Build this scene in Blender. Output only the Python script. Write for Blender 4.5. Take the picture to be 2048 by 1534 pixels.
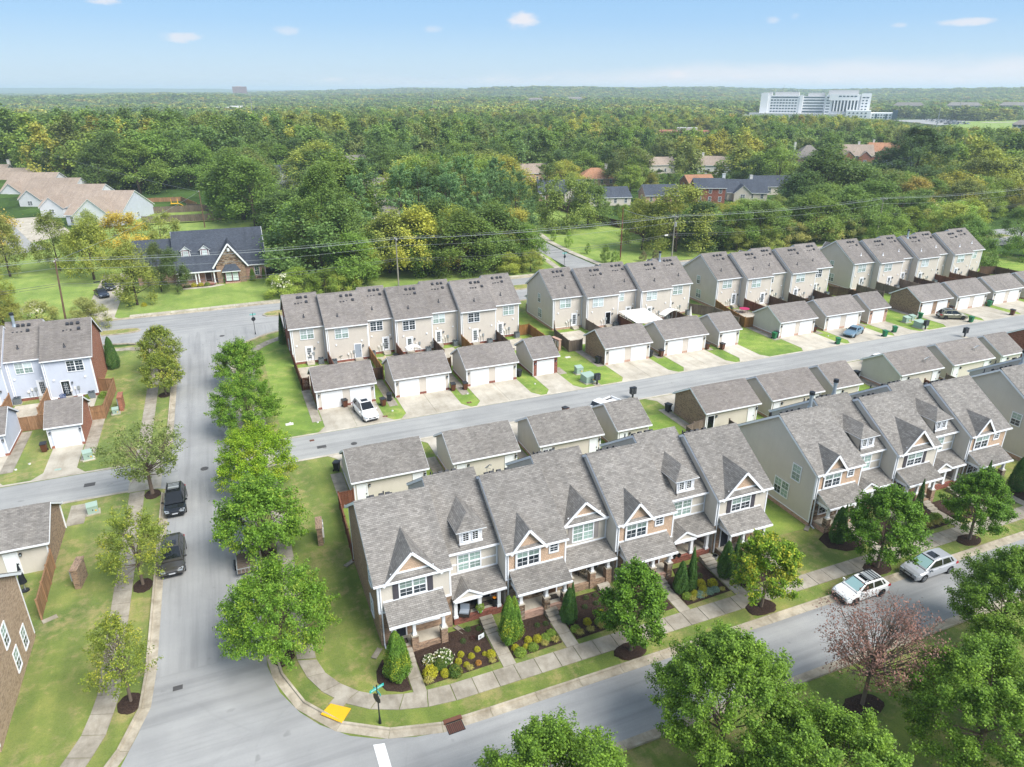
import bpy, math, random
import numpy as np
from mathutils import Vector, Matrix
random.seed(7); np.random.seed(7)
R = math.radians
sc = bpy.context.scene
for o in list(bpy.data.objects): bpy.data.objects.remove(o)

# ---------------------------------------------------------------- camera
CAM_H = 37.0
cam = bpy.data.objects.new('camera', bpy.data.cameras.new('camera'))
sc.collection.objects.link(cam)
cam.location = (0, 0, CAM_H)
cam.rotation_euler = (R(90 - 22.65), 0, R(-22.4))
cam.data.sensor_width = 36.0
cam.data.lens = 36.0 * 1408 / 2048
cam.data.clip_start = 0.5
cam.data.clip_end = 60000
sc.camera = cam

# ---------------------------------------------------------------- light
SUN_EL, SUN_AZ = 48.0, 148.0        # azimuth clockwise from +Y
world = bpy.data.worlds.new('World'); sc.world = world
world.use_nodes = True
sun_d = bpy.data.lights.new('sun', 'SUN'); sun_d.energy = 2.5; sun_d.angle = R(36); sun_d.color = (1, .965, .91)
sun = bpy.data.objects.new('sun', sun_d); sc.collection.objects.link(sun)
sun.rotation_euler = (R(90 - SUN_EL), 0, R(180 - SUN_AZ))
sc.view_settings.view_transform = 'Standard'; sc.view_settings.look = 'None'
sc.view_settings.gamma = 1; sc.view_settings.use_curve_mapping = False
sc.view_settings.exposure = 1.34
sc.render.engine = 'CYCLES'
sc.cycles.max_bounces = 6; sc.cycles.diffuse_bounces = 3; sc.cycles.glossy_bounces = 2
sc.cycles.transmission_bounces = 2; sc.cycles.volume_bounces = 1; sc.cycles.transparent_max_bounces = 4
sc.cycles.caustics_reflective = False; sc.cycles.caustics_refractive = False
sc.cycles.use_denoising = True

class NT:
	"""small helper over a node tree"""
	def __init__(s, tree): s.t = tree; s.n = tree.nodes; s.l = tree.links
	def new(s, typ, **kw):
		n = s.n.new(typ)
		for k, v in kw.items(): setattr(n, k, v)
		return n
	def set(s, sock, v):
		if hasattr(v, 'is_output') or isinstance(v, bpy.types.NodeSocket): s.l.new(v, sock)
		elif v is not None:
			if isinstance(v, (tuple, list)) and len(v) == 3 and sock.type == 'RGBA': v = (*v, 1)
			sock.default_value = v
	def math(s, op, a, b=0.0, c=0.0):
		n = s.new('ShaderNodeMath', operation=op); s.set(n.inputs[0], a); s.set(n.inputs[1], b); s.set(n.inputs[2], c); return n.outputs[0]
	def vmath(s, op, a, b=None):
		n = s.new('ShaderNodeVectorMath', operation=op); s.set(n.inputs[0], a)
		if b is not None: s.set(n.inputs[1], b)
		return n.outputs['Value'] if op in ('DOT_PRODUCT', 'LENGTH', 'DISTANCE') else n.outputs[0]
	def mix(s, fac, a, b, blend='MIX'):
		n = s.new('ShaderNodeMix', data_type='RGBA', blend_type=blend); s.set(n.inputs[0], fac); s.set(n.inputs[6], a); s.set(n.inputs[7], b); return n.outputs[2]
	def noise(s, vec, scale, detail=3.0, rough=.55, dist=0.0):
		n = s.new('ShaderNodeTexNoise'); s.set(n.inputs['Vector'], vec); s.set(n.inputs['Scale'], scale)
		s.set(n.inputs['Detail'], detail); s.set(n.inputs['Roughness'], rough); s.set(n.inputs['Distortion'], dist); return n.outputs[0]
	def ramp(s, fac, *stops):
		n = s.new('ShaderNodeValToRGB'); s.set(n.inputs[0], fac)
		e = n.color_ramp.elements
		while len(e) < len(stops): e.new(.5)
		for q, (p, c) in zip(e, stops):
			q.position = p; q.color = (*c, 1) if len(c) == 3 else c
		return n.outputs[0]
	def smooth(s, v, lo, hi):
		n = s.new('ShaderNodeMapRange', interpolation_type='SMOOTHSTEP'); s.set(n.inputs[0], v); s.set(n.inputs[1], lo); s.set(n.inputs[2], hi); return n.outputs[0]
	def sep(s, v):
		n = s.new('ShaderNodeSeparateXYZ'); s.set(n.inputs[0], v); return n.outputs
	def comb(s, x, y, z):
		n = s.new('ShaderNodeCombineXYZ'); s.set(n.inputs[0], x); s.set(n.inputs[1], y); s.set(n.inputs[2], z); return n.outputs[0]

def build_world():
	g = NT(world.node_tree); g.n.clear()
	out = g.new('ShaderNodeOutputWorld'); bg = g.new('ShaderNodeBackground')
	sky = g.new('ShaderNodeTexSky', sky_type='NISHITA', sun_disc=False, sun_elevation=R(SUN_EL), sun_rotation=R(SUN_AZ), altitude=150, air_density=1.0, dust_density=1.2, ozone_density=1.6)
	dirv = g.new('ShaderNodeTexCoord').outputs['Generated']
	x, y, z = g.sep(dirv)
	col = sky.outputs[0]
	el = g.math('ARCSINE', z)
	K = 1 / (2 ** 1.3 * .06)
	gr = g.ramp(g.math('DIVIDE', el, R(90)), (0, (.68, .82, .93)), (.022, (.55, .76, .96)), (.05, (.38, .64, .96)), (.085, (.29, .57, .94)), (.3, (.46, .62, .86)), (1, (.52, .64, .82)))
	gr = g.vmath('SCALE', gr); gr.node.inputs['Scale'].default_value = K
	col = g.mix(.85, col, gr)
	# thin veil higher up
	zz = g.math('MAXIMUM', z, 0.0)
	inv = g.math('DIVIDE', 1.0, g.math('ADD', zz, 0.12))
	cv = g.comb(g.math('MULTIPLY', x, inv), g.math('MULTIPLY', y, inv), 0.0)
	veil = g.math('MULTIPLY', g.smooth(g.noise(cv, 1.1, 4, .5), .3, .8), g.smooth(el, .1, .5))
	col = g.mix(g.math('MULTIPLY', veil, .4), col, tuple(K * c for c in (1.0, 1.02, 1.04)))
	# pale bank low over the right-hand horizon
	bankn = g.noise(g.comb(g.math('MULTIPLY', x, 9.), g.math('MULTIPLY', y, 9.), g.math('MULTIPLY', z, 40.)), 1.0, 5, .6)
	az = g.math('ARCTAN2', x, y)
	lim = g.math('MULTIPLY_ADD', g.smooth(az, .15, 1.0), .022, .016)
	bank = g.smooth(g.math('ADD', g.math('SUBTRACT', lim, el), g.math('MULTIPLY', g.math('SUBTRACT', bankn, .5), .035)), -.005, .02)
	bank = g.math('MULTIPLY', bank, g.smooth(az, .02, .3))
	col = g.mix(g.math('MULTIPLY', bank, .85), col, tuple(K * c for c in (.86, .87, .92)))
	# small fair-weather clouds: azimuth (clockwise from +Y, deg), elevation, half width, half height (deg), strength
	cl = [(-0.6,3.24,1.92,0.37,0.75),(6.3,3.86,1.03,0.37,0.5),(16.6,4.06,0.85,0.33,0.45),(23.1,4.59,1.62,0.73,1),(40.7,4.43,0.68,0.33,0.5),(42.1,4.6,0.51,0.28,0.4),(48.6,3.89,0.6,0.24,0.6),(52.1,3.94,1.92,0.28,0.8),(-4.8,5.19,1.28,0.28,0.8),(34.6,0.99,1.03,0.37,0.9),(9.2,0.65,1.2,0.24,0.6),(24.7,0.67,1.2,0.24,0.7),(44.9,0.56,0.94,0.33,0.7),(38.9,0.87,0.94,0.2,0.5),(52.6,0.43,0.94,0.37,0.7),(20.8,0.67,0.6,0.24,0.5),(25.2,0.81,0.51,0.16,0.5),(30.8,0.77,0.77,0.16,0.5)]
	cn = g.noise(g.vmath('MULTIPLY', dirv, (26, 26, 60)), 1.0, 6, .62)
	cmask = None
	for a, e, w, h, k in cl:
		da = g.math('DIVIDE', g.math('SUBTRACT', az, R(a)), R(w)); de = g.math('DIVIDE', g.math('SUBTRACT', el, R(e)), R(h))
		q = g.math('SUBTRACT', 1.0, g.math('ADD', g.math('MULTIPLY', da, da), g.math('MULTIPLY', de, de)))
		m = g.math('MULTIPLY', g.smooth(g.math('ADD', q, g.math('MULTIPLY', g.math('SUBTRACT', cn, .55), 3.2)), -.1, 1.1), k)
		m = g.math('MULTIPLY', m, g.smooth(q, -.9, .2))
		cmask = m if cmask is None else g.math('MAXIMUM', cmask, m)
	col = g.mix(g.math('MULTIPLY', cmask, .85), col, tuple(K * c for c in (.92, .88, .90)))
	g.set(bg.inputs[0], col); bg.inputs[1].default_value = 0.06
	g.l.new(bg.outputs[0], out.inputs[0])
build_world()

# ---------------------------------------------------------------- materials
MATS = {}
def mat(name, build):
	if name in MATS: return MATS[name]
	m = bpy.data.materials.new(name); m.use_nodes = True
	g = NT(m.node_tree); b = g.n['Principled BSDF']; build(g, b); MATS[name] = m; return m

def hexc(s):
	v = [int(s[i:i+2], 16) / 255 for i in (0, 2, 4)]
	return tuple(c / 12.92 if c <= .04045 else ((c + .055) / 1.055) ** 2.4 for c in v)

def uvrand(g, amt=37.0):
	uv = g.new('ShaderNodeUVMap').outputs[0]
	oi = g.new('ShaderNodeObjectInfo').outputs['Random']
	return g.vmath('ADD', uv, g.comb(g.math('MULTIPLY', oi, amt), g.math('MULTIPLY', g.math('FRACT', g.math('MULTIPLY', oi, 17.3)), amt), 0.0))

def bump(g, b, h, dist=.02, strength=.6):
	n = g.new('ShaderNodeBump'); n.inputs['Distance'].default_value = dist; n.inputs['Strength'].default_value = strength
	g.set(n.inputs['Height'], h); g.l.new(n.outputs[0], b.inputs['Normal'])

def plain(name, c, rough=.6, spec=.4, metal=0.0, var=.0, coat=0.0):
	def f(g, b):
		col = c
		if var:
			p = g.new('ShaderNodeTexCoord').outputs['Object']
			n = g.noise(p, 2.3, 5, .6)
			rn = g.new('ShaderNodeObjectInfo').outputs['Random']
			k = g.math('ADD', g.math('MULTIPLY', g.math('SUBTRACT', n, .5), var * 2), g.math('MULTIPLY', g.math('SUBTRACT', rn, .5), var))
			hv = g.new('ShaderNodeHueSaturation'); g.set(hv.inputs['Color'], (*c, 1)); g.set(hv.inputs['Value'], g.math('ADD', 1.0, k)); col = hv.outputs[0]
		g.set(b.inputs['Base Color'], col); b.inputs['Roughness'].default_value = rough
		b.inputs['Specular IOR Level'].default_value = spec; b.inputs['Metallic'].default_value = metal; b.inputs['Coat Weight'].default_value = coat
	return mat(name, f)

def shingle(name, cols, dark=.55, row=.145, wid=.30):
	def f(g, b):
		uv = uvrand(g)
		def brick(w, off, c1, c2):
			t = g.new('ShaderNodeTexBrick', offset=off, offset_frequency=2); g.set(t.inputs['Vector'], uv); t.inputs['Scale'].default_value = 1
			t.inputs['Brick Width'].default_value = w; t.inputs['Row Height'].default_value = row; t.inputs['Mortar Size'].default_value = .009
			t.inputs['Mortar Smooth'].default_value = .3
			g.set(t.inputs['Color1'], c1); g.set(t.inputs['Color2'], c2); g.set(t.inputs['Mortar'], tuple(x * dark for x in cols[0])); return t
		b1 = brick(wid, .5, cols[0], cols[1]); b2 = brick(wid * 1.63, .37, cols[2], cols[3])
		nz = g.smooth(g.noise(uv, 1.3, 4, .65), .35, .65)
		col = g.mix(g.math('MULTIPLY_ADD', nz, .4, .25), b1.outputs[0], b2.outputs[0])
		sp = g.smooth(g.noise(g.vmath('MULTIPLY', uv, (3.2, 7.0, 1)), 1.0, 2, .5), .66, .74)
		col = g.mix(g.math('MULTIPLY', sp, .5), col, tuple(x * 1.55 for x in cols[1]))
		st = g.noise(uv, .23, 3, .6)
		col = g.mix(.55, col, g.ramp(st, (.3, (.72, .70, .68)), (.7, (1.08, 1.06, 1.03))), 'MULTIPLY')
		sk = g.noise(g.vmath('MULTIPLY', uv, (1.3, .13, 1)), 1.0, 4, .6); col = g.mix(.6, col, g.ramp(sk, (.32, (.80, .80, .81)), (.5, (1, 1, 1)), (.68, (1.1, 1.09, 1.07))), 'MULTIPLY')
		rn = g.new('ShaderNodeObjectInfo').outputs['Random']; hv = g.new('ShaderNodeHueSaturation'); g.set(hv.inputs['Color'], col); g.set(hv.inputs['Value'], g.math('MULTIPLY_ADD', rn, .16, .92)); col = hv.outputs[0]
		g.set(b.inputs['Base Color'], col); b.inputs['Roughness'].default_value = .92; b.inputs['Specular IOR Level'].default_value = .2
		bump(g, b, g.math('ADD', g.math('MULTIPLY', b1.outputs['Fac'], -1), g.math('MULTIPLY', g.noise(uv, 60, 2), .3)), .02, .8)
	return mat(name, f)

def siding(name, c, lap=.115):
	def f(g, b):
		uv = uvrand(g); y = g.sep(uv)[1]
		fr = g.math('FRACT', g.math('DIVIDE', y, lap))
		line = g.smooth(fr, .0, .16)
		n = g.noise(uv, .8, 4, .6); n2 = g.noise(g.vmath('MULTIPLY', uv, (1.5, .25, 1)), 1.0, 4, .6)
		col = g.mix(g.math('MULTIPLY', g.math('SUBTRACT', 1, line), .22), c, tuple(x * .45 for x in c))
		col = g.mix(.5, col, g.ramp(n, (.3, (.93, .93, .93)), (.7, (1.05, 1.05, 1.05))), 'MULTIPLY')
		col = g.mix(.35, col, g.ramp(n2, (.35, (.88, .87, .85)), (.6, (1, 1, 1))), 'MULTIPLY')
		g.set(b.inputs['Base Color'], col); b.inputs['Roughness'].default_value = .65; b.inputs['Specular IOR Level'].default_value = .3
		bump(g, b, g.math('MULTIPLY', fr, -1), .02, .8)
	return mat(name, f)

def shake(name, c):
	def f(g, b):
		uv = uvrand(g)
		t = g.new('ShaderNodeTexBrick', offset=.5); g.set(t.inputs['Vector'], uv); t.inputs['Scale'].default_value = 1
		t.inputs['Brick Width'].default_value = .15; t.inputs['Row Height'].default_value = .16; t.inputs['Mortar Size'].default_value = .008
		g.set(t.inputs['Color1'], tuple(x * .9 for x in c)); g.set(t.inputs['Color2'], tuple(x * 1.1 for x in c)); g.set(t.inputs['Mortar'], tuple(x * .6 for x in c))
		g.set(b.inputs['Base Color'], t.outputs[0]); b.inputs['Roughness'].default_value = .75
		bump(g, b, g.math('MULTIPLY', t.outputs['Fac'], -1), .015)
	return mat(name, f)

def brickm(name, c1, c2, mort, c3=None):
	def f(g, b):
		uv = uvrand(g)
		t = g.new('ShaderNodeTexBrick', offset=.5); g.set(t.inputs['Vector'], uv); t.inputs['Scale'].default_value = 1
		t.inputs['Brick Width'].default_value = .215; t.inputs['Row Height'].default_value = .078; t.inputs['Mortar Size'].default_value = .006
		t.inputs['Mortar Smooth'].default_value = .2; t.inputs['Bias'].default_value = -.1
		g.set(t.inputs['Color1'], c1); g.set(t.inputs['Color2'], c2); g.set(t.inputs['Mortar'], mort)
		# random dark and pale bricks
		ub = g.sep(uv); cell = g.new('ShaderNodeTexWhiteNoise', noise_dimensions='2D')
		ry = g.math('FLOOR', g.math('DIVIDE', ub[1], .078))
		rx = g.math('FLOOR', g.math('DIVIDE', g.math('ADD', ub[0], g.math('MULTIPLY', g.math('MODULO', ry, 2.0), .1075)), .215))
		g.set(cell.inputs['Vector'], g.comb(rx, ry, 0))
		col = g.mix(g.math('MULTIPLY', g.math('SUBTRACT', 1, t.outputs['Fac']), g.math('MULTIPLY', g.smooth(cell.outputs[0], .75, .8), .6)), t.outputs[0], c3 or tuple(x * .45 for x in c1))
		n = g.noise(uv, .5, 4, .6)
		col = g.mix(.5, col, g.ramp(n, (.3, (.86, .85, .84)), (.7, (1.08, 1.08, 1.08))), 'MULTIPLY')
		g.set(b.inputs['Base Color'], col); b.inputs['Roughness'].default_value = .85; b.inputs['Specular IOR Level'].default_value = .2
		bump(g, b, g.math('MULTIPLY', t.outputs['Fac'], -1), .01)
	return mat(name, f)

def stonem(name):
	def f(g, b):
		uv = g.vmath('MULTIPLY', uvrand(g), (2.4, 6.5, 1))
		v = g.new('ShaderNodeTexVoronoi', feature='F1', voronoi_dimensions='2D'); g.set(v.inputs['Vector'], uv); v.inputs['Scale'].default_value = 1
		e = g.new('ShaderNodeTexVoronoi', feature='DISTANCE_TO_EDGE', voronoi_dimensions='2D'); g.set(e.inputs['Vector'], uv); e.inputs['Scale'].default_value = 1
		col = g.ramp(g.sep(v.outputs['Color'])[0], (0, (.06, .045, .035)), (.3, (.16, .095, .055)), (.6, (.27, .19, .12)), (.85, (.34, .27, .2)), (1, (.20, .17, .15)))
		col = g.mix(g.smooth(e.outputs[0], .0, .07), (.05, .04, .035), col)
		g.set(b.inputs['Base Color'], col); b.inputs['Roughness'].default_value = .85
		bump(g, b, g.smooth(e.outputs[0], 0, .15), .04)
	return mat(name, f)

def concrete(name, c, stain=.35, scale=1.0):
	def f(g, b):
		p = g.new('ShaderNodeNewGeometry').outputs['Position']
		rn = g.new('ShaderNodeObjectInfo').outputs['Random']
		n1 = g.noise(p, .45 * scale, 5, .62); n2 = g.noise(p, 9, 4, .6); n3 = g.noise(g.vmath('MULTIPLY', p, (1.6, .4, 1)), .8 * scale, 4, .6)
		col = g.mix(1.0, c, g.ramp(n1, (.3, (1 - stain, 1 - stain * 1.05, 1 - stain * 1.15)), (.62, (1.06, 1.06, 1.05))), 'MULTIPLY')
		col = g.mix(.5, col, g.ramp(n3, (.34, (.7, .67, .62)), (.55, (1, 1, 1))), 'MULTIPLY')
		col = g.mix(.4, col, g.ramp(n2, (.3, (.85, .85, .85)), (.7, (1.1, 1.1, 1.1))), 'MULTIPLY')
		hv = g.new('ShaderNodeHueSaturation'); g.set(hv.inputs['Color'], col); g.set(hv.inputs['Value'], g.math('MULTIPLY_ADD', rn, .2, .88))
		g.set(b.inputs['Base Color'], hv.outputs[0]); b.inputs['Roughness'].default_value = .9; b.inputs['Specular IOR Level'].default_value = .2
		bump(g, b, g.noise(p, 25, 3), .01, .4)
	return mat(name, f)

def asphaltm(name, c, ax=0):
	def f(g, b):
		p = g.new('ShaderNodeNewGeometry').outputs['Position']
		n1 = g.noise(p, .11, 4, .6); n2 = g.noise(p, 30, 3, .7); n3 = g.noise(g.vmath('MULTIPLY', p, (1.1, .05, 1) if ax else (.05, 1.1, 1)), 1.0, 3, .6); n4 = g.noise(p, .5, 5, .65)
		col = g.mix(1.0, c, g.ramp(n1, (.3, (.86, .87, .88)), (.7, (1.1, 1.1, 1.09))), 'MULTIPLY')
		col = g.mix(.55, col, g.ramp(n3, (.36, (.74, .74, .75)), (.5, (1, 1, 1)), (.66, (1.14, 1.14, 1.13))), 'MULTIPLY')
		col = g.mix(.35, col, g.ramp(n4, (.3, (.84, .84, .85)), (.7, (1.1, 1.1, 1.1))), 'MULTIPLY')
		col = g.mix(.6, col, g.ramp(n2, (.25, (.8, .8, .8)), (.75, (1.2, 1.2, 1.2))), 'MULTIPLY')
		pa = g.smooth(g.noise(p, .045, 2, .3), .56, .575)
		col = g.mix(g.math('MULTIPLY', pa, .18), col, tuple(x * .62 for x in c))
		sp = g.smooth(g.noise(p, .9, 2, .4), .70, .78)
		col = g.mix(g.math('MULTIPLY', sp, .35), col, tuple(x * .4 for x in c))
		# hairline cracks
		v = g.new('ShaderNodeTexVoronoi', feature='DISTANCE_TO_EDGE'); g.set(v.inputs['Vector'], g.vmath('ADD', p, g.vmath('MULTIPLY', g.new('ShaderNodeTexNoise').outputs[1], (2, 2, 0)))); v.inputs['Scale'].default_value = .13
		crack = g.math('MULTIPLY', g.math('LESS_THAN', v.outputs[0], .006), g.smooth(g.noise(p, .05, 2), .42, .55))
		col = g.mix(g.math('MULTIPLY', crack, .07), col, tuple(x * .45 for x in c))
		g.set(b.inputs['Base Color'], col); b.inputs['Roughness'].default_value = .92; b.inputs['Specular IOR Level'].default_value = .15
		bump(g, b, n2, .01, .5)
	return mat(name, f)

def grassm(name, g1, g2, g3, dry, dryamt=.5, stripe=0.0, sdir=(1, 0, 0), far=False):
	def f(g, b):
		p = g.new('ShaderNodeNewGeometry').outputs['Position']
		n1 = g.noise(p, .16, 5, .62, .4); n2 = g.noise(p, 1.1, 5, .7); n3 = g.noise(p, 9, 4, .75); n4 = g.noise(p, .05, 3, .5)
		col = g.ramp(n1, (.32, g1), (.5, g2), (.68, g3))
		dm = g.smooth(g.math('ADD', g.math('MULTIPLY', n2, .6), g.math('MULTIPLY', g.noise(p, .22, 4, .6), .55)), .60 - .08 * dryamt, .70)
		wd = g.smooth(g.noise(p, 2.3, 3, .6), .6, .7)
		col = g.mix(g.math('MULTIPLY', dm, dryamt), col, dry)
		col = g.mix(g.math('MULTIPLY', wd, .35), col, g1)
		col = g.mix(g.math('MULTIPLY', g.smooth(g.noise(p, .75, 5, .7), .64, .72), .6 * dryamt), col, hexc('8f7a55'))
		if stripe:
			w = g.new('ShaderNodeTexWave', wave_type='BANDS', bands_direction='X', wave_profile='SIN')
			d = Vector(sdir); px = g.vmath('DOT_PRODUCT', p, tuple(d)); g.set(w.inputs['Vector'], g.comb(px, 0, 0)); w.inputs['Scale'].default_value = .13; w.inputs['Distortion'].default_value = .0
			col = g.mix(stripe, col, g.ramp(w.outputs[0], (.3, (.78, .82, .75)), (.7, (1.15, 1.12, 1.05))), 'MULTIPLY')
		col = g.mix(.8, col, g.ramp(n3, (.25, (.62, .66, .6)), (.5, (1, 1, 1)), (.75, (1.3, 1.27, 1.2))), 'MULTIPLY')
		col = g.mix(.6, col, g.ramp(n2, (.3, (.78, .84, .74)), (.7, (1.18, 1.12, 1.1))), 'MULTIPLY')
		g.set(b.inputs['Base Color'], col); b.inputs['Roughness'].default_value = .9; b.inputs['Specular IOR Level'].default_value = .15
		b.inputs['Sheen Weight'].default_value = .1
		bump(g, b, g.math('ADD', n3, g.math('MULTIPLY', g.noise(p, 40, 2, .6), .7)), .08, .8)
	return mat(name, f)

def mulchm():
	def f(g, b):
		p = g.new('ShaderNodeNewGeometry').outputs['Position']
		n = g.noise(p, 14, 5, .75); n2 = g.noise(p, 1.2, 3)
		col = g.ramp(n, (.28, (.016, .010, .008)), (.5, (.050, .033, .026)), (.72, (.12, .082, .065)))
		col = g.mix(.6, col, g.ramp(n2, (.3, (.75, .75, .75)), (.7, (1.2, 1.15, 1.1))), 'MULTIPLY')
		g.set(b.inputs['Base Color'], col); b.inputs['Roughness'].default_value = .95; b.inputs['Specular IOR Level'].default_value = .1
		bump(g, b, n, .08, 1.0)
	return mat('mulch', f)

def woodm(name, c, gap=.0):
	def f(g, b):
		uv = uvrand(g)
		n = g.noise(g.vmath('MULTIPLY', uv, (9, .9, 1)), 1.0, 4, .65); n2 = g.noise(uv, .6, 3)
		isl = g.new('ShaderNodeNewGeometry').outputs['Random Per Island']
		col = g.mix(1, c, g.ramp(n, (.3, (.65, .63, .6)), (.7, (1.25, 1.22, 1.2))), 'MULTIPLY')
		col = g.mix(.6, col, g.ramp(n2, (.3, (.75, .75, .75)), (.7, (1.2, 1.2, 1.2))), 'MULTIPLY')
		col = g.mix(.8, col, g.ramp(isl, (0, (.72, .70, .68)), (1, (1.22, 1.2, 1.2))), 'MULTIPLY')
		g.set(b.inputs['Base Color'], col); b.inputs['Roughness'].default_value = .85; b.inputs['Specular IOR Level'].default_value = .2
		bump(g, b, n, .01)
	return mat(name, f)

def leafm(name, base, var=.5, trans=.35, tint=False, yellow=None, yamt=0.0):
	def f(g, b):
		geo = g.new('ShaderNodeNewGeometry'); isl = geo.outputs['Random Per Island']
		orn = g.new('ShaderNodeObjectInfo').outputs['Random']
		if tint:
			at = g.new('ShaderNodeAttribute', attribute_type='INSTANCER', attribute_name='leaf_tint'); col = at.outputs['Color']
		else:
			col = g.mix(1, base, (1, 1, 1), 'MULTIPLY')
		tc = g.new('ShaderNodeTexCoord').outputs['Object']
		cl = g.noise(tc, .55, 3, .6)
		if yellow:
			ym = g.smooth(g.math('ADD', g.math('MULTIPLY', g.noise(tc, .5, 2, .5), 1.0), g.math('MULTIPLY', g.math('SUBTRACT', isl, .5), .35)), .62 - .25 * yamt, .78 - .2 * yamt)
			col = g.mix(g.math('MULTIPLY', ym, .9), col, yellow)
		col = g.mix(1.0, col, g.ramp(isl, (0, (1 - var, 1 - var * .92, 1 - var)), (.5, (1, 1, 1)), (1, (1 + var * 1.3, 1 + var * 1.15, 1 + var * .8))), 'MULTIPLY')
		col = g.mix(.7, col, g.ramp(cl, (.3, (.8, .86, .82)), (.7, (1.25, 1.16, .95))), 'MULTIPLY')
		g.set(b.inputs['Base Color'], col); b.inputs['Roughness'].default_value = .55; b.inputs['Specular IOR Level'].default_value = .3
		tr = g.new('ShaderNodeBsdfTranslucent'); g.set(tr.inputs[0], g.mix(1, col, (1.25, 1.2, .6), 'MULTIPLY'))
		ms = g.new('ShaderNodeMixShader'); ms.inputs[0].default_value = trans
		g.l.new(b.outputs[0], ms.inputs[1]); g.l.new(tr.outputs[0], ms.inputs[2])
		g.l.new(ms.outputs[0], g.n['Material Output'].inputs[0])
	return mat(name, f)

def glassm(name, c, rough=.06):
	def f(g, b):
		p = g.new('ShaderNodeTexCoord').outputs['Object']
		rn = g.new('ShaderNodeObjectInfo').outputs['Random']
		hv = g.new('ShaderNodeHueSaturation'); g.set(hv.inputs['Color'], (*c, 1)); g.set(hv.inputs['Value'], g.math('ADD', .7, g.math('MULTIPLY', rn, .7)))
		g.set(b.inputs['Base Color'], hv.outputs[0]); b.inputs['Roughness'].default_value = rough; b.inputs['Specular IOR Level'].default_value = .8
	return mat(name, f)

def blindm(name, c):
	def f(g, b):
		uv = uvrand(g); y = g.sep(uv)[1]; rn = g.new('ShaderNodeObjectInfo').outputs['Random']
		fr = g.math('FRACT', g.math('DIVIDE', y, .06))
		col = g.mix(g.math('MULTIPLY', g.smooth(fr, .55, .9), .5), c, tuple(x * .5 for x in c))
		hv = g.new('ShaderNodeHueSaturation'); g.set(hv.inputs['Color'], col); g.set(hv.inputs['Value'], g.math('ADD', .65, g.math('MULTIPLY', rn, .6)))
		g.set(b.inputs['Base Color'], hv.outputs[0]); b.inputs['Roughness'].default_value = .12; b.inputs['Specular IOR Level'].default_value = .7
	return mat(name, f)

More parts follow.
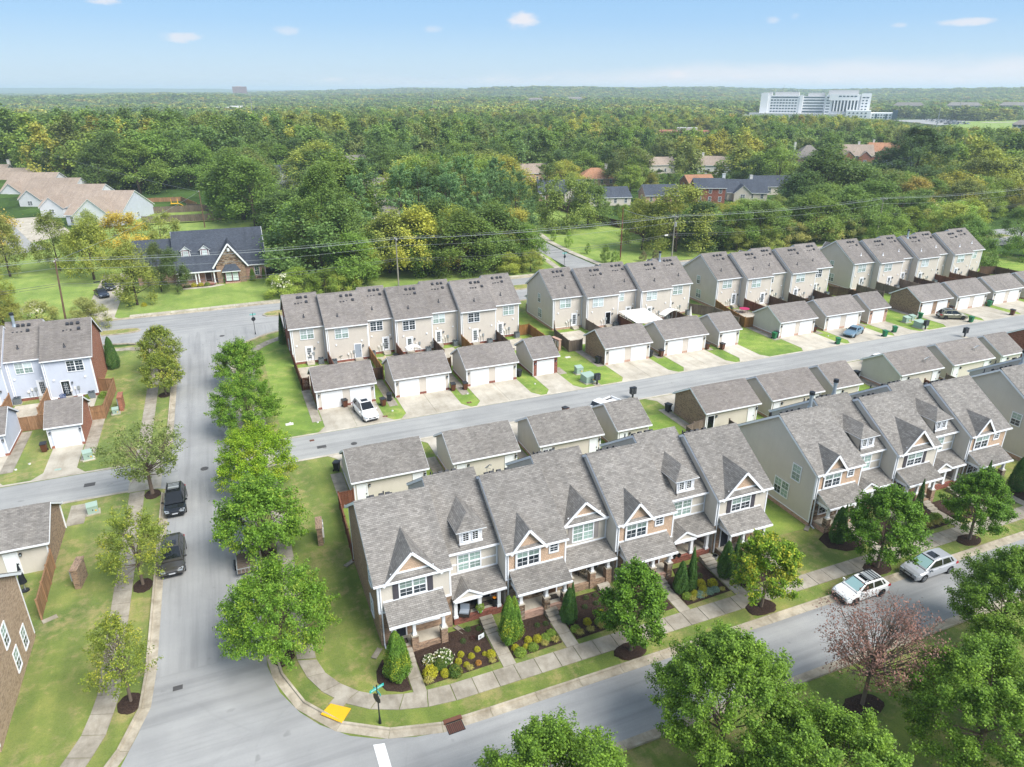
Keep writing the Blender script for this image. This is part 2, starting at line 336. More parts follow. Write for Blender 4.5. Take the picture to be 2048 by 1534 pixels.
M = dict(
	shingle=shingle('weathered_shingle', [hexc('777470'), hexc('9a9793'), hexc('686562'), hexc('888480')]),
	shingle_n=shingle('brown_shingle', [hexc('7a7571'), hexc('918c87'), hexc('6f6a66'), hexc('868180')], row=.16, wid=.33),
	shingle_dark=shingle('charcoal_shingle', [hexc('434954'), hexc('545b67'), hexc('3c414b'), hexc('4e5560')]),
	shingle_tan=shingle('tan_shingle', [hexc('9a8b7e'), hexc('ab9c90'), hexc('8d8075'), hexc('a09387')]),
	shingle_orange=shingle('rust_shingle', [hexc('a0765c'), hexc('b58a70'), hexc('93694f'), hexc('a87f66')]),
	siding=siding('greige_siding', hexc('c4bdb2')), siding_n=siding('beige_siding', hexc('c6beb4')),
	siding_blue=siding('pale_blue_siding', hexc('bfc5d2')), siding_white=siding('white_siding', hexc('cfd2d6')),
	shake=shake('tan_shake', hexc('c2a68e')), shake_w=shake('white_board', hexc('d9dade')),
	brick_brown=brickm('brown_brick', hexc('8a705c'), hexc('a58a72'), hexc('a89c8e'), hexc('54453a')),
	brick_tan=brickm('tan_brick', hexc('a58a72'), hexc('bca28a'), hexc('b5a896'), hexc('7a6250')), brick_red=brickm('red_brick', hexc('7e4537'), hexc('94584a'), hexc('a08a80'), hexc('552a22')),
	brick_rust=brickm('rust_brick', hexc('965c45'), hexc('a96d55'), hexc('a89184'), hexc('703f30')),
	brick_pink=brickm('buff_brick', hexc('b08c7c'), hexc('c2a08e'), hexc('b8a698'), hexc('8a6a5c')),
	stone=stonem('ledge_stone'),
	white=plain('white_trim', hexc('e2e4e8'), .45, .4, var=.05), offwhite=plain('offwhite_trim', hexc('d6d4cf'), .5, .4, var=.06),
	door=plain('white_garage_door', hexc('e0e1e3'), .5, .4, var=.05),
	shutter=plain('charcoal_shutter', hexc('4a474d'), .6), shutter_l=plain('grey_shutter', hexc('8f8a88'), .6),
	glass=glassm('window_glass', hexc('26323a')), blind=blindm('window_blind', hexc('8ea49d')), blind2=blindm('pale_blind', hexc('b9c6c6')),
	doorglass=glassm('door_glass', hexc('15181c')), maroon=plain('maroon_paint', hexc('5a1e2c'), .5),
	brown_door=plain('brown_door', hexc('4a3222'), .5), dark_door=plain('dark_door', hexc('232a36'), .5),
	concrete=concrete('pale_concrete', hexc('b9b2a5'), .28), concrete_d=concrete('drive_concrete', hexc('bab3a6'), .3, .7),
	walk=concrete('walk_concrete', hexc('a39c90'), .35, 1.6), kerb=concrete('kerb_concrete', hexc('b1a898'), .4, 2.0),
	asphalt=asphaltm('grey_asphalt', hexc('969695')), asphalt_y=asphaltm('grey_asphalt_side', hexc('969695'), 1), asphalt_far=asphaltm('pale_asphalt', hexc('999997')),
	grass=grassm('lot_grass', hexc('5c712d'), hexc('73843a'), hexc('8b904a'), hexc('a39269'), .55, .45, (1, .04, 0)),
	verge=grassm('verge_grass', hexc('667634'), hexc('7e8540'), hexc('959052'), hexc('aa966a'), .8),
	lush=grassm('lush_grass', hexc('5e7c2a'), hexc('779236'), hexc('90a348'), hexc('a49f62'), .4, .35, (.6, .8, 0)),
	lawn=grassm('mown_lawn', hexc('6a8433'), hexc('7f9640'), hexc('93a44e'), hexc('a5a169'), .2, .18, (1, 0, 0)),
	far_ground=grassm('rough_ground', hexc('39481d'), hexc('48562a'), hexc('566231'), hexc('6d6a42'), .4),
	mulch=mulchm(),
	wood_red=woodm('stained_fence', hexc('704a3a')), wood_dark=woodm('dark_fence', hexc('5a473c')), wood_grey=woodm('grey_fence', hexc('756a61')),
	wood_tan=woodm('fresh_fence', hexc('96765a')), wood_gold=woodm('golden_fence', hexc('8f6a40')), pole_wood=woodm('pole_wood', hexc('6e5a4c')), pole_grey=woodm('pole_grey', hexc('8b8a80')),
	bark=plain('bark', hexc('6f6257'), .9, .2, var=.3), bark_d=plain('dark_bark', hexc('4a3f38'), .9, .2, var=.3),
	black=plain('black_metal', hexc('22252a'), .5), vent=plain('roof_vent_black', hexc('34363c'), .6), steel=plain('galvanised_steel', hexc('a9b4bd'), .4, .5, .5),
	grey=plain('grey_metal', hexc('8d9294'), .5, var=.1), cabinet=plain('green_cabinet', hexc('93a89c'), .55, var=.08), ac=plain('ac_casing', hexc('4b555c'), .5, var=.15),
	yellow=plain('tactile_yellow', hexc('d9a81f'), .7, var=.1), iron=plain('rusty_iron', hexc('6a4536'), .8, var=.2), castiron=plain('cast_iron', hexc('4d4c4c'), .8, var=.2),
	teal=plain('sign_teal', hexc('2ba8a0'), .5), paint=plain('road_paint', hexc('d8d8d8'), .8, var=.08),
	plastic_brown=plain('brown_bin', hexc('5a3626'), .5), plastic_dark=plain('charcoal_bin', hexc('2d2f33'), .5), plastic_green=plain('green_bin', hexc('1d6a44'), .5),
	canvas=plain('white_canvas', hexc('d6d3cf'), .8), red=plain('red_fabric', hexc('a83a44'), .7), blue=plain('navy_fabric', hexc('2c3f66'), .7), pink=plain('magenta_fabric', hexc('a8285a'), .7),
	wicker=plain('dark_wicker', hexc('3a332e'), .8, var=.2), cushion=plain('grey_cushion', hexc('8e97a2'), .9), tan_f=plain('tan_fabric', hexc('b8a88c'), .9),
	tyre=plain('tyre_rubber', hexc('1c1c1d'), .85), rim=plain('alloy_rim', hexc('8b8e92'), .35, .5, .6), rim_d=plain('dark_rim', hexc('35373a'), .4, .5, .4),
	carglass=glassm('car_glass', hexc('101418'), .04), sunshade=plain('windscreen_shade', hexc('8fb0b0'), .3, .6), lamp=plain('lamp_lens', hexc('8f979e'), .15, .6), tail=plain('tail_lens', hexc('a01e24'), .25, .6),
	trim=plain('car_trim', hexc('1d1f22'), .6), plate=plain('number_plate', hexc('c9ccd2'), .5),
	facade=plain('hospital_white', hexc('e6e6e6'), .6, var=.06), facade2=plain('hospital_grey', hexc('bdbcbb'), .7, var=.06), blueglass=glassm('blue_glass', hexc('26404e'), .1),
	wire=plain('wire_grey', hexc('55585a'), .6), wire_w=plain('wire_pale', hexc('8f9698'), .6),
	ceramic=plain('pot_grey', hexc('8a8c8c'), .6), lime=plain('lime_pot', hexc('7fc241'), .5), flame=plain('orange_bloom', hexc('e08a1e'), .6),
)
def paintm(name, c, rough=.3): return plain(name, c, rough, .5, .0, 0.0, .6)
# ---------------------------------------------------------------- mesh helpers
class MB:
	"""collects polygons; the UV map is laid out in metres on every face"""
	def __init__(s): s.v = []; s.f = []; s.m = []; s.mats = []; s.sm = []; s.X = None
	def mi(s, m):
		m = M[m] if isinstance(m, str) else m
		if m not in s.mats: s.mats.append(m)
		return s.mats.index(m)
	def poly(s, pts, m, smooth=False):
		i = len(s.v)
		if s.X is not None: pts = [tuple(s.X @ Vector(p)) for p in pts]
		s.v.extend(pts); s.f.append(tuple(range(i, i + len(pts)))); s.m.append(s.mi(m)); s.sm.append(smooth)
	def box(s, x0, y0, z0, x1, y1, z1, m, skip=''):
		a = (x0, y0, z0); b = (x1, y0, z0); c = (x1, y1, z0); d = (x0, y1, z0); e = (x0, y0, z1); f = (x1, y0, z1); g = (x1, y1, z1); h = (x0, y1, z1)
		for k, q in (('b', (d, c, b, a)), ('t', (e, f, g, h)), ('f', (a, b, f, e)), ('k', (c, d, h, g)), ('l', (d, a, e, h)), ('r', (b, c, g, f))):
			if k not in skip: s.poly(q, m)
	def slab(s, pts, thick, m, edge=None):
		"""plate: pts is the upper face, thickness straight down"""
		low = [(p[0], p[1], p[2] - thick) for p in pts]
		s.poly(pts, m); s.poly(low[::-1], edge or m)
		n = len(pts)
		for i in range(n):
			j = (i + 1) % n; s.poly([pts[i], low[i], low[j], pts[j]], edge or m)
	def bar(s, p, q, w, h, m, up=(0, 0, 1)):
		p = Vector(p); q = Vector(q); d = (q - p).normalized(); u = Vector(up)
		a = d.cross(u)
		if a.length < 1e-4: a = d.cross(Vector((1, 0, 0)))
		a.normalize(); u = a.cross(d); a *= w / 2; u *= h / 2
		A = [tuple(p + i * a + j * u) for i, j in ((-1, -1), (1, -1), (1, 1), (-1, 1))]; B = [tuple(q + i * a + j * u) for i, j in ((-1, -1), (1, -1), (1, 1), (-1, 1))]
		s.poly(A[::-1], m); s.poly(B, m)
		for i in range(4):
			j = (i + 1) % 4; s.poly([A[i], A[j], B[j], B[i]], m)
	def tube(s, path, rad, n, m, caps=True, smooth=True):
		path = [Vector(p) for p in path]; rings = []
		for i, p in enumerate(path):
			d = (path[min(i + 1, len(path) - 1)] - path[max(i - 1, 0)]).normalized()
			a = d.cross(Vector((0, 0, 1)))
			if a.length < 1e-3: a = Vector((1, 0, 0))
			a.normalize(); b = a.cross(d)
			r = rad[i] if isinstance(rad, (list, tuple)) else rad
			rings.append([tuple(p + (a * math.cos(t) + b * math.sin(t)) * r) for t in [2 * math.pi * k / n for k in range(n)]])
		for u, w in zip(rings, rings[1:]):
			for k in range(n):
				l = (k + 1) % n; s.poly([u[l], u[k], w[k], w[l]], m, smooth)
		if caps: s.poly(rings[0], m); s.poly(rings[-1][::-1], m)
	def cyl(s, x, y, z0, z1, r0, r1, n, m): s.tube([(x, y, z0), (x, y, z1)], [r0, r1], n, m)
	def mesh(s, name):
		me = bpy.data.meshes.new(name)
		me.from_pydata([tuple(v) for v in s.v], [], s.f)
		for m in s.mats: me.materials.append(m)
		me.polygons.foreach_set('material_index', s.m); me.polygons.foreach_set('use_smooth', s.sm)
		uv = me.uv_layers.new(name='uv'); out = []
		for f in s.f:
			P = [s.v[i] for i in f]
			nx = ny = nz = 0.0
			for i in range(len(P)):
				a = P[i]; b = P[(i + 1) % len(P)]
				nx += (a[1] - b[1]) * (a[2] + b[2]); ny += (a[2] - b[2]) * (a[0] + b[0]); nz += (a[0] - b[0]) * (a[1] + b[1])
			l = math.sqrt(nx * nx + ny * ny + nz * nz) or 1; nx /= l; ny /= l; nz /= l
			h = math.hypot(nx, ny)
			if h < .05: ux, uy, uz, vx, vy, vz = 1, 0, 0, 0, 1, 0
			else:
				ux, uy, uz = -ny / h, nx / h, 0
				vx, vy, vz = ny * uz - nz * uy, nz * ux - nx * uz, nx * uy - ny * ux
			for p in P: out.append(p[0] * ux + p[1] * uy + p[2] * uz); out.append(p[0] * vx + p[1] * vy + p[2] * vz)
		uv.data.foreach_set('uv', out)
		me.update(); return me

COL = sc.collection.objects
def obj(name, me, parent=None, loc=(0, 0, 0), rz=0.0):
	if isinstance(me, MB): me = me.mesh(name)
	o = bpy.data.objects.new(name, me); COL.link(o); o.location = loc
	if rz: o.rotation_euler = (0, 0, rz)
	if parent: o.parent = parent
	return o
def tag(o, label, cat, group=None):
	o['label'] = label; o['category'] = cat
	if group: o['group'] = group
	return o
def thing(name, label, cat, loc=(0, 0, 0), rz=0.0, group=None):
	o = bpy.data.objects.new(name, None); COL.link(o); o.location = loc; o.rotation_euler = (0, 0, rz); o.empty_display_size = .3
	return tag(o, label, cat, group)
def struct(name, me, kind='structure'):
	o = obj(name, me); o['kind'] = kind; return o
def dup(root, loc, rz, label, group=None, scale=None):
	def cp(o, par):
		c = o.copy(); COL.link(c)
		if par: c.parent = par
		for ch in o.children: cp(ch, c)
		return c
	r = cp(root, None); r.location = loc; r.rotation_euler = (0, 0, rz); r['label'] = label
	if group: r['group'] = group
	if scale: r.scale = scale if isinstance(scale, tuple) else (scale,) * 3
	return r
CACHE = {}
def cached(key, fn):
	if key not in CACHE: CACHE[key] = fn()
	return CACHE[key]
def box_mesh(name, dims, m):
	def f():
		b = MB(); b.box(*dims, m); return b.mesh(name)
	return cached((name, dims, m if isinstance(m, str) else m.name), f)
# ---------------------------------------------------------------- ground, roads, walks
def hash2(ix, iy): return np.modf(np.sin(ix * 127.1 + iy * 311.7) * 43758.5453)[0]
def vnoise(x, y):
	ix = np.floor(x); iy = np.floor(y); fx = x - ix; fy = y - iy; fx = fx * fx * (3 - 2 * fx); fy = fy * fy * (3 - 2 * fy)
	h = lambda a, b: np.abs(hash2(a, b))
	return (h(ix, iy) * (1 - fx) + h(ix + 1, iy) * fx) * (1 - fy) + (h(ix, iy + 1) * (1 - fx) + h(ix + 1, iy + 1) * fx) * fy
def fbm(x, y, o=4):
	s = 0; a = .5
	for k in range(o): s = s + a * vnoise(x * 2 ** k + 17 * k, y * 2 ** k - 9 * k); a *= .5
	return s
def sstep(v, a, b):
	t = np.clip((v - a) / (b - a), 0, 1); return t * t * (3 - 2 * t)
def height(x, y):
	"""terrain: flat round the houses, a rise under the left wood, long ridges on the horizon"""
	x = np.asarray(x, float); y = np.asarray(y, float)
	d = np.hypot(x, y); az = np.degrees(np.arctan2(x, y))
	left = 7.5 * np.exp(-(((x + 70) / 150) ** 2 + ((y - 400) / 110) ** 2)) * sstep(y, 250, 340)
	roll = (fbm(x / 700 + 3.1, y / 700 + 7.7) - .5) * 46 * sstep(d, 900, 2200) * (1 - .95 * np.exp(-(((x - 930) ** 2 + (y - 740) ** 2) / 420. ** 2)))
	amp = 4 + 20 * sstep(az, -8, 22) + 5 * sstep(az, 25, 40)
	ridge = (amp + (fbm(x / 800 + 11, y / 800 + 5) - .5) * 40) * sstep(d, 2100, 3600)
	far = (fbm(x / 1500 + 1, y / 1500 + 2) * 80 + 0) * sstep(d, 6000, 9500) * (1 - .35 * sstep(az, -5, 15))
	return left + roll + np.maximum(ridge, far) - .06

def build_terrain():
	az = np.radians(np.linspace(-75, 115, 200)); r = np.concatenate([[0.5], np.geomspace(20, 16000, 170)])
	A, Q = np.meshgrid(az, r); x = Q * np.sin(A); y = Q * np.cos(A) - 15
	z = height(x, y)
	n = len(az); V = np.stack([x.ravel(), y.ravel(), z.ravel()], 1)
	F = [(i * n + j, i * n + j + 1, (i + 1) * n + j + 1, (i + 1) * n + j) for i in range(len(r) - 1) for j in range(n - 1)]
	me = bpy.data.meshes.new('terrain'); me.from_pydata(V.tolist(), [], F)
	def f(g, b):
		p = g.new('ShaderNodeNewGeometry').outputs['Position']
		n1 = g.noise(p, .004, 5, .6); n2 = g.noise(p, .035, 5, .65)
		v = g.new('ShaderNodeTexVoronoi'); g.set(v.inputs['Vector'], p); v.inputs['Scale'].default_value = .07
		col = g.ramp(n1, (.32, hexc('41582f')), (.5, hexc('4b6434')), (.68, hexc('5b6d3a')))
		col = g.mix(.8, col, g.ramp(n2, (.3, (.6, .64, .62)), (.7, (1.35, 1.28, 1.15))), 'MULTIPLY')
		col = g.mix(.6, col, g.ramp(v.outputs[0], (.1, (1.25, 1.2, 1.1)), (.7, (.55, .6, .6))), 'MULTIPLY')
		g.set(b.inputs['Base Color'], col); b.inputs['Roughness'].default_value = .95; b.inputs['Specular IOR Level'].default_value = .05
		bump(g, b, g.math('SUBTRACT', n2, v.outputs[0]), 6.0, 1.0)
	me.materials.append(mat('wooded_ground', f))
	me.polygons.foreach_set('use_smooth', [True] * len(me.polygons))
	struct('ground', me)
build_terrain()

def sheet(name, pts, z, m, kind='structure'):
	b = MB(); b.poly([(p[0], p[1], z) for p in pts], m); return struct(name, b, kind)

sheet('lawn', [(-90, 8), (175, 8), (175, 119), (-90, 119)], 0.0, 'grass')
sheet('alley_lawn', [(3.2, 76), (172, 76), (172, 112.5), (3.2, 112.5)], .004, 'lush')
sheet('side_lawn', [(40.4, 40), (46, 40), (46, 62), (40.4, 62)], .004, 'lush')
sheet('back_lawn', [(7, 50), (172, 50), (172, 66), (7, 66)], .003, 'lush')
sheet('north_lawn', [(-120, 134.5), (69, 134.5), (75, 166), (90, 200), (80, 235), (-40, 235), (-140, 215)], .004, 'lawn')
sheet('park_lawn', [(79, 136.5), (180, 136.5), (180, 140.5), (111, 141), (112, 232), (96, 215), (84, 190), (79, 165)], .004, 'lawn')
sheet('yard_lawn', [(-24, 236), (2, 236), (2, 300), (-24, 300)], .14, 'lawn')

corner_e = [(8.71, 31.3), (6.57, 31.7), (4.53, 32.38), (2.86, 33.31), (1.26, 34.85), (.21, 36.33), (-.82, 38.52), (-1.39, 41.18)]
corner_k = [(8.7, 31.98), (6.7, 32.35), (5.0, 32.95), (3.5, 33.75), (2.05, 34.95), (.95, 36.4), (-.05, 38.6), (-.75, 41.24)]
left_e = [(-8.62, 44), (-8.69, 42.45), (-8.84, 40.25), (-9.3, 38.5), (-10.1, 36.26), (-11.6, 33.9), (-14, 32), (-17, 31.3)]
left_k = [(-9.2, 44), (-9.25, 42.6), (-9.4, 40.4), (-9.9, 38.8), (-10.75, 36.7), (-12.2, 34.5), (-14.4, 32.65), (-17.2, 32)]
sheet('front_street', [(-80, 26.3), (170, 26.3), (170, 31.3)] + corner_e + [(-1.4, 44)] + left_e + [(-80, 31.3)], .012, 'asphalt')
sheet('side_street', [(-8.62, 43), (-1.4, 43), (-1.4, 108), (-.6, 111.5), (1.2, 114.3), (4.2, 116.9), (8, 118.6), (14, 119.4), (14, 122), (-18.5, 122), (-18.5, 121.2), (-14.6, 120), (-11.2, 117.2), (-9.3, 113.6), (-8.62, 109.5)], .016, 'asphalt_y')
sheet('north_road', [(-140, 121.3), (-18, 121.3), (14, 119.4), (230, 119.4), (230, 135.2), (60, 135.2), (8, 135.3), (-6, 134.6), (-18, 134.8), (-140, 134)], .012, 'asphalt')
sheet('alley', [(-2.2, 69.2), (-.6, 70.1), (1.2, 70.55), (170, 70.9), (170, 76.8), (1.5, 76.4), (-.6, 77.0), (-2.2, 78.2)], .020, 'asphalt_far')
sheet('west_alley', [(-7.8, 69.2), (-9.6, 70.2), (-12, 70.55), (-80, 71.8), (-80, 76.0), (-12, 76.4), (-9.6, 76.9), (-7.8, 78.2)], .020, 'asphalt_far')
sheet('branch_road', [(69.2, 135), (79.4, 135), (78.2, 141), (78.0, 154), (78.6, 168), (81.5, 184), (88, 204), (83, 206), (76, 187), (73.4, 168), (72.3, 154), (71.4, 141)], .016, 'asphalt')
# medians of the north road
def median(pts):
	sheet('median_grass', pts, .16, 'verge')
	b = MB(); n = len(pts)
	c = (sum(p[0] for p in pts) / n, sum(p[1] for p in pts) / n)
	out = []
	for p in pts:
		d = Vector((p[0] - c[0], p[1] - c[1])); out.append((p[0] + .25 * (1 if d.x > 0 else -1) * min(1, abs(d.x)), p[1] + .25 * (1 if d.y > 0 else -1)))
	for i in range(n):
		j = (i + 1) % n; a, b_, cc, d = pts[i], pts[j], out[j], out[i]
		b.poly([(*d, .165), (*cc, .165), (*b_, .165), (*a, .165)], 'kerb'); b.poly([(*d, 0), (*cc, 0), (*cc, .165), (*d, .165)], 'kerb')
	struct('median_kerb', b)
median([(5.0, 128.1), (5.6, 127.1), (7.5, 126.6), (46, 126.4), (62, 126.9), (63, 128.2), (62, 129.4), (46, 129.6), (8, 129.7), (5.8, 129.2)])
median([(-14.8, 127), (-15.4, 126.2), (-17, 125.9), (-40, 126.4), (-70, 126.5), (-70, 128.9), (-40, 128.6), (-17, 128.1), (-15.4, 127.8)])
median([(84, 128), (85, 127), (88, 126.6), (200, 126.6), (200, 129.4), (88, 129.4), (85, 129)])

# kerb and gutter in cast lengths
def along(pts, step):
	"""points every `step` metres along a polyline"""
	P = [Vector((p[0], p[1])) for p in pts]; L = [0]
	for a, b in zip(P, P[1:]): L.append(L[-1] + (b - a).length)
	n = max(1, round(L[-1] / step)); out = []
	for k in range(n + 1):
		t = L[-1] * k / n; i = max(j for j in range(len(P)) if L[j] <= t + 1e-6); i = min(i, len(P) - 2)
		u = (t - L[i]) / (L[i + 1] - L[i]); out.append(P[i].lerp(P[i + 1], u))
	return out
def normals(P):
	N = []
	for i in range(len(P)):
		d = (P[min(i + 1, len(P) - 1)] - P[max(i - 1, 0)]).normalized(); N.append(Vector((-d.y, d.x)))
	return N
def kerb_run(name, pts, inward=1, step=3.0, pan=.55):
	"""kerb line pts is the back of the kerb; the gutter pan lies towards the road"""
	root = bpy.data.objects.new(name, None); COL.link(root); root['kind'] = 'structure'
	P = along(pts, step); N = normals(P)
	for i in range(len(P) - 1):
		a, b = P[i], P[i + 1]; d = (b - a).normalized() * .012; a = a + d; b = b - d; na, nb = N[i] * inward, N[i + 1] * inward
		q = MB()
		pr = [(0, 0), (0, .155), (.14, .15), (.17, .03), (pan + .17, .022), (pan + .17, 0)]
		A = [(*(a + na * s), h) for s, h in pr]; B = [(*(b + nb * s), h) for s, h in pr]
		for k in range(len(pr) - 1):
			f = [A[k], B[k], B[k + 1], A[k + 1]]; q.poly(f if inward > 0 else f[::-1], 'kerb')
		q.poly(A, 'kerb'); q.poly(B[::-1], 'kerb')
		obj('kerb_stone', q, root)
	return root
kerb_run('front_kerb', [(150, 31.98), (60, 31.98), (12, 31.98)] + corner_k + [(-.8, 44), (-.8, 69)], 1, 3.2)
kerb_run('side_kerb', [(-.8, 78.5), (-.8, 108), (0, 111.3), (1.7, 113.9), (4.6, 116.4), (8.2, 118.1), (14, 118.9), (120, 118.9)], 1, 4)
kerb_run('left_kerb', [(-60, 32), (-20, 32)] + left_k[::-1] + [(-9.2, 69)], -1, 3.2) if False else kerb_run('left_kerb', ([(-9.2, 69)] + left_k + [(-30, 32)]), 1, 3.2)
kerb_run('left_kerb', [(-24, 120.7), (-18.6, 120.7), (-15, 119.5), (-11.7, 116.8), (-9.9, 113.3), (-9.2, 109.5), (-9.2, 78.5)], 1, 4)
kerb_run('far_kerb', [(-30, 25.85), (20, 25.85), (150, 25.85)], 1, 3.2)
kerb_run('north_kerb', [(-100, 134.4), (-18, 135.1), (-6, 135.0), (8, 135.7), (66, 135.6)], -1, 4) if False else kerb_run('north_kerb', [(66, 135.6), (8, 135.7), (-6, 135.0), (-18, 135.2), (-100, 134.4)][::-1], -1, 5)
kerb_run('north_kerb', [(82, 135.7), (200, 135.7)], -1, 5)

def slabs(name, inner, outer, step=1.5, m='walk', top=.045, piece='slab'):
	root = bpy.data.objects.new(name, None); COL.link(root); root['kind'] = 'structure'
	A = along(inner, step); n = len(A) - 1
	L = sum((Vector(q) - Vector(p)).length for p, q in zip(outer, outer[1:])); B = along(outer, L / n)
	for i in range(min(n, len(B) - 1)):
		g = .011 * 1.5 / step + .004
		a0 = A[i].lerp(A[i + 1], g); a1 = A[i].lerp(A[i + 1], 1 - g); b0 = B[i].lerp(B[i + 1], g); b1 = B[i].lerp(B[i + 1], 1 - g)
		q = MB(); dz = random.uniform(-.006, .006)
		pts = [(*a0, top + dz), (*a1, top + dz), (*b1, top + dz), (*b0, top + dz)]
		s = (a1 - a0).x * (b0 - a0).y - (a1 - a0).y * (b0 - a0).x
		q.slab(pts if s > 0 else pts[::-1], .06, m); obj(piece, q, root)
	return root
slabs('front_sidewalk', [(1.85, 40.59), (2.31, 38.83), (3.51, 37.0), (5.21, 35.75), (7.32, 35.05), (9.83, 34.85)], [(.6, 41.0), (1.01, 39.2), (1.78, 37.5), (3.28, 35.62), (5.0, 34.48), (7.53, 33.65), (9.84, 33.4)], 1.45)
slabs('front_sidewalk', [(9.84, 34.85), (110, 34.9)], [(9.84, 33.4), (110, 33.4)], 1.55)
slabs('side_sidewalk', [(.6, 41.1), (.5, 44), (.5, 69.4)], [(1.85, 40.7), (1.75, 44), (1.75, 69.4)], 1.6)
slabs('side_sidewalk', [(.5, 77), (.5, 106), (1.5, 110), (4.3, 113.3), (7.6, 115.3), (13, 116)], [(1.75, 77), (1.75, 105.5), (2.6, 109), (5.0, 112.0), (8, 113.9), (13, 114.5)], 1.6)
slabs('left_sidewalk', [(-15.2, 33.8), (-13.9, 36.6), (-12.6, 39.4), (-12.0, 42.4), (-12.05, 46), (-12.1, 70.2)], [(-13.9, 33.2), (-12.5, 36), (-11.2, 38.9), (-10.65, 42.2), (-10.72, 46), (-10.75, 70.2)], 1.6)
slabs('left_sidewalk', [(-12.1, 76.8), (-12.1, 112), (-12.9, 114.6), (-15.2, 116.6), (-19, 117.2), (-30, 117.4)], [(-10.75, 76.8), (-10.75, 112.4), (-11.9, 115.6), (-14.8, 117.9), (-19, 118.5), (-30, 118.7)], 1.6)
slabs('north_sidewalk', [(-17, 135.6), (-5, 135.7), (8.5, 136.2), (67, 136.2)], [(-17, 137.0), (-5, 137.1), (8.5, 137.6), (67, 137.6)], 2.2, 'concrete')
slabs('branch_sidewalk', [(78.9, 138), (78.5, 154), (79.2, 168), (82.2, 184)], [(80.4, 138), (80.1, 154), (80.8, 168), (83.8, 183.5)], 2.2, 'concrete')
slabs('branch_sidewalk', [(69.3, 137.6), (71.6, 154), (72.7, 168), (75.4, 187)], [(67.9, 137.6), (70.1, 154), (71.2, 168), (73.9, 187)], 2.2, 'concrete')
# crossing of the west alley, flush strips beside the alleys
sheet('alley_crossing', [(-9.3, 70.3), (-9.3, 76.8), (-12.3, 76.6), (-12.3, 70.35)], .026, 'concrete')
sheet('alley_crossing', [(-.7, 70.2), (1.9, 70.6), (1.9, 76.5), (-.7, 77)], .026, 'concrete')
for y0, y1, nm in ((70.5, 70.85, 'alley_edge'), (76.45, 76.8, 'alley_edge')):
	sheet(nm, [(1.9, y0), (170, y0 + .25), (170, y1 + .25), (1.9, y1)], .030, 'concrete')
	sheet(nm, [(-12.3, y0), (-12.3, y1), (-60, y1), (-60, y0)], .030, 'concrete')
# ramp with yellow tactile panel, stop line
def ramp():
	root = bpy.data.objects.new('kerb_ramp', None); COL.link(root); root['kind'] = 'structure'
	b = MB(); b.slab([(2.02, 36.3, .05), (2.75, 35.62, .05), (3.45, 36.3, .055), (2.9, 37.0, .055)], .05, 'walk'); obj('ramp_slab', b, root)
	b = MB(); b.slab([(1.42, 35.55, .165), (2.55, 34.35, .165), (3.3, 35.35, .07), (2.15, 36.25, .07)], .06, 'yellow'); obj('tactile_panel', b, root)
ramp()
sheet('stop_line', [(4.1, 26.9), (4.75, 26.9), (4.72, 31.95), (4.05, 32.1)], .030, 'paint')

# driveways, garage walks
def drive(x0, x1, y0, y1, flare, name='driveway', m='concrete_d'):
	root = bpy.data.objects.new(name, None); COL.link(root); root['kind'] = 'structure'
	s = 1 if flare < y0 + .1 else -1
	n = max(1, round((x1 - x0) / 3.6)); W = (x1 - x0) / n
	for i in range(n):
		a, b = x0 + i * W + .015, x0 + (i + 1) * W - .015
		fa = a - (.9 if i == 0 else 0); fb = b + (.9 if i == n - 1 else 0)
		q = MB(); z = .034 + random.uniform(-.003, .003)
		if s > 0: pts = [(fa, y0, z), (fb, y0, z), (b, y0 + 1.3, z), (b, y1, z), (a, y1, z), (a, y0 + 1.3, z)]
		else: pts = [(a, y0, z), (b, y0, z), (b, y1 - 1.1, z), (fb, y1, z), (fa, y1, z), (a, y1 - 1.1, z)]
		q.slab(pts, .05, m); obj('slab', q, root)
GN = [(8.1, 15.3), (18.0, 25.25), (27.75, 34.95), (37.5, 41.2), (48.9, 56.4), (59.0, 66.4), (68.9, 72.7), (80.8, 88.0), (90.3, 98.1), (100.0, 104.2), (111.9, 119.4), (121.2, 129.0), (130.8, 138.4), (140.4, 148)]
GS = [(8.2, 15.35), (18.25, 25.1), (27.75, 34.95), (37.1, 41.0), (48.75, 56.2), (58.35, 66.0), (68.1, 72.3), (79.45, 86.8), (89.2, 96.8), (98.8, 102.9), (108, 115.6)]
for x0, x1 in GN: drive(x0, x1, 76.82, 83.2, 76.8)
for x0, x1 in GS: drive(x0, x1, 65.6, 70.48, 99)
drive(-20.8, -17.7, 76.82, 84.0, 76.8); drive(-28.3, -25, 76.82, 84.0, 76.8); drive(-28, -20.5, 65.6, 70.4, 99)
drive(-24.6, -19.4, 135.3, 172, 135.2, 'house_driveway')
def gwalk(x0, x1, y0, y1):
	r = slabs('garage_walk', [(x0, y0), (x0, y1)], [(x1, y0), (x1, y1)], 2.2, 'walk', .04)
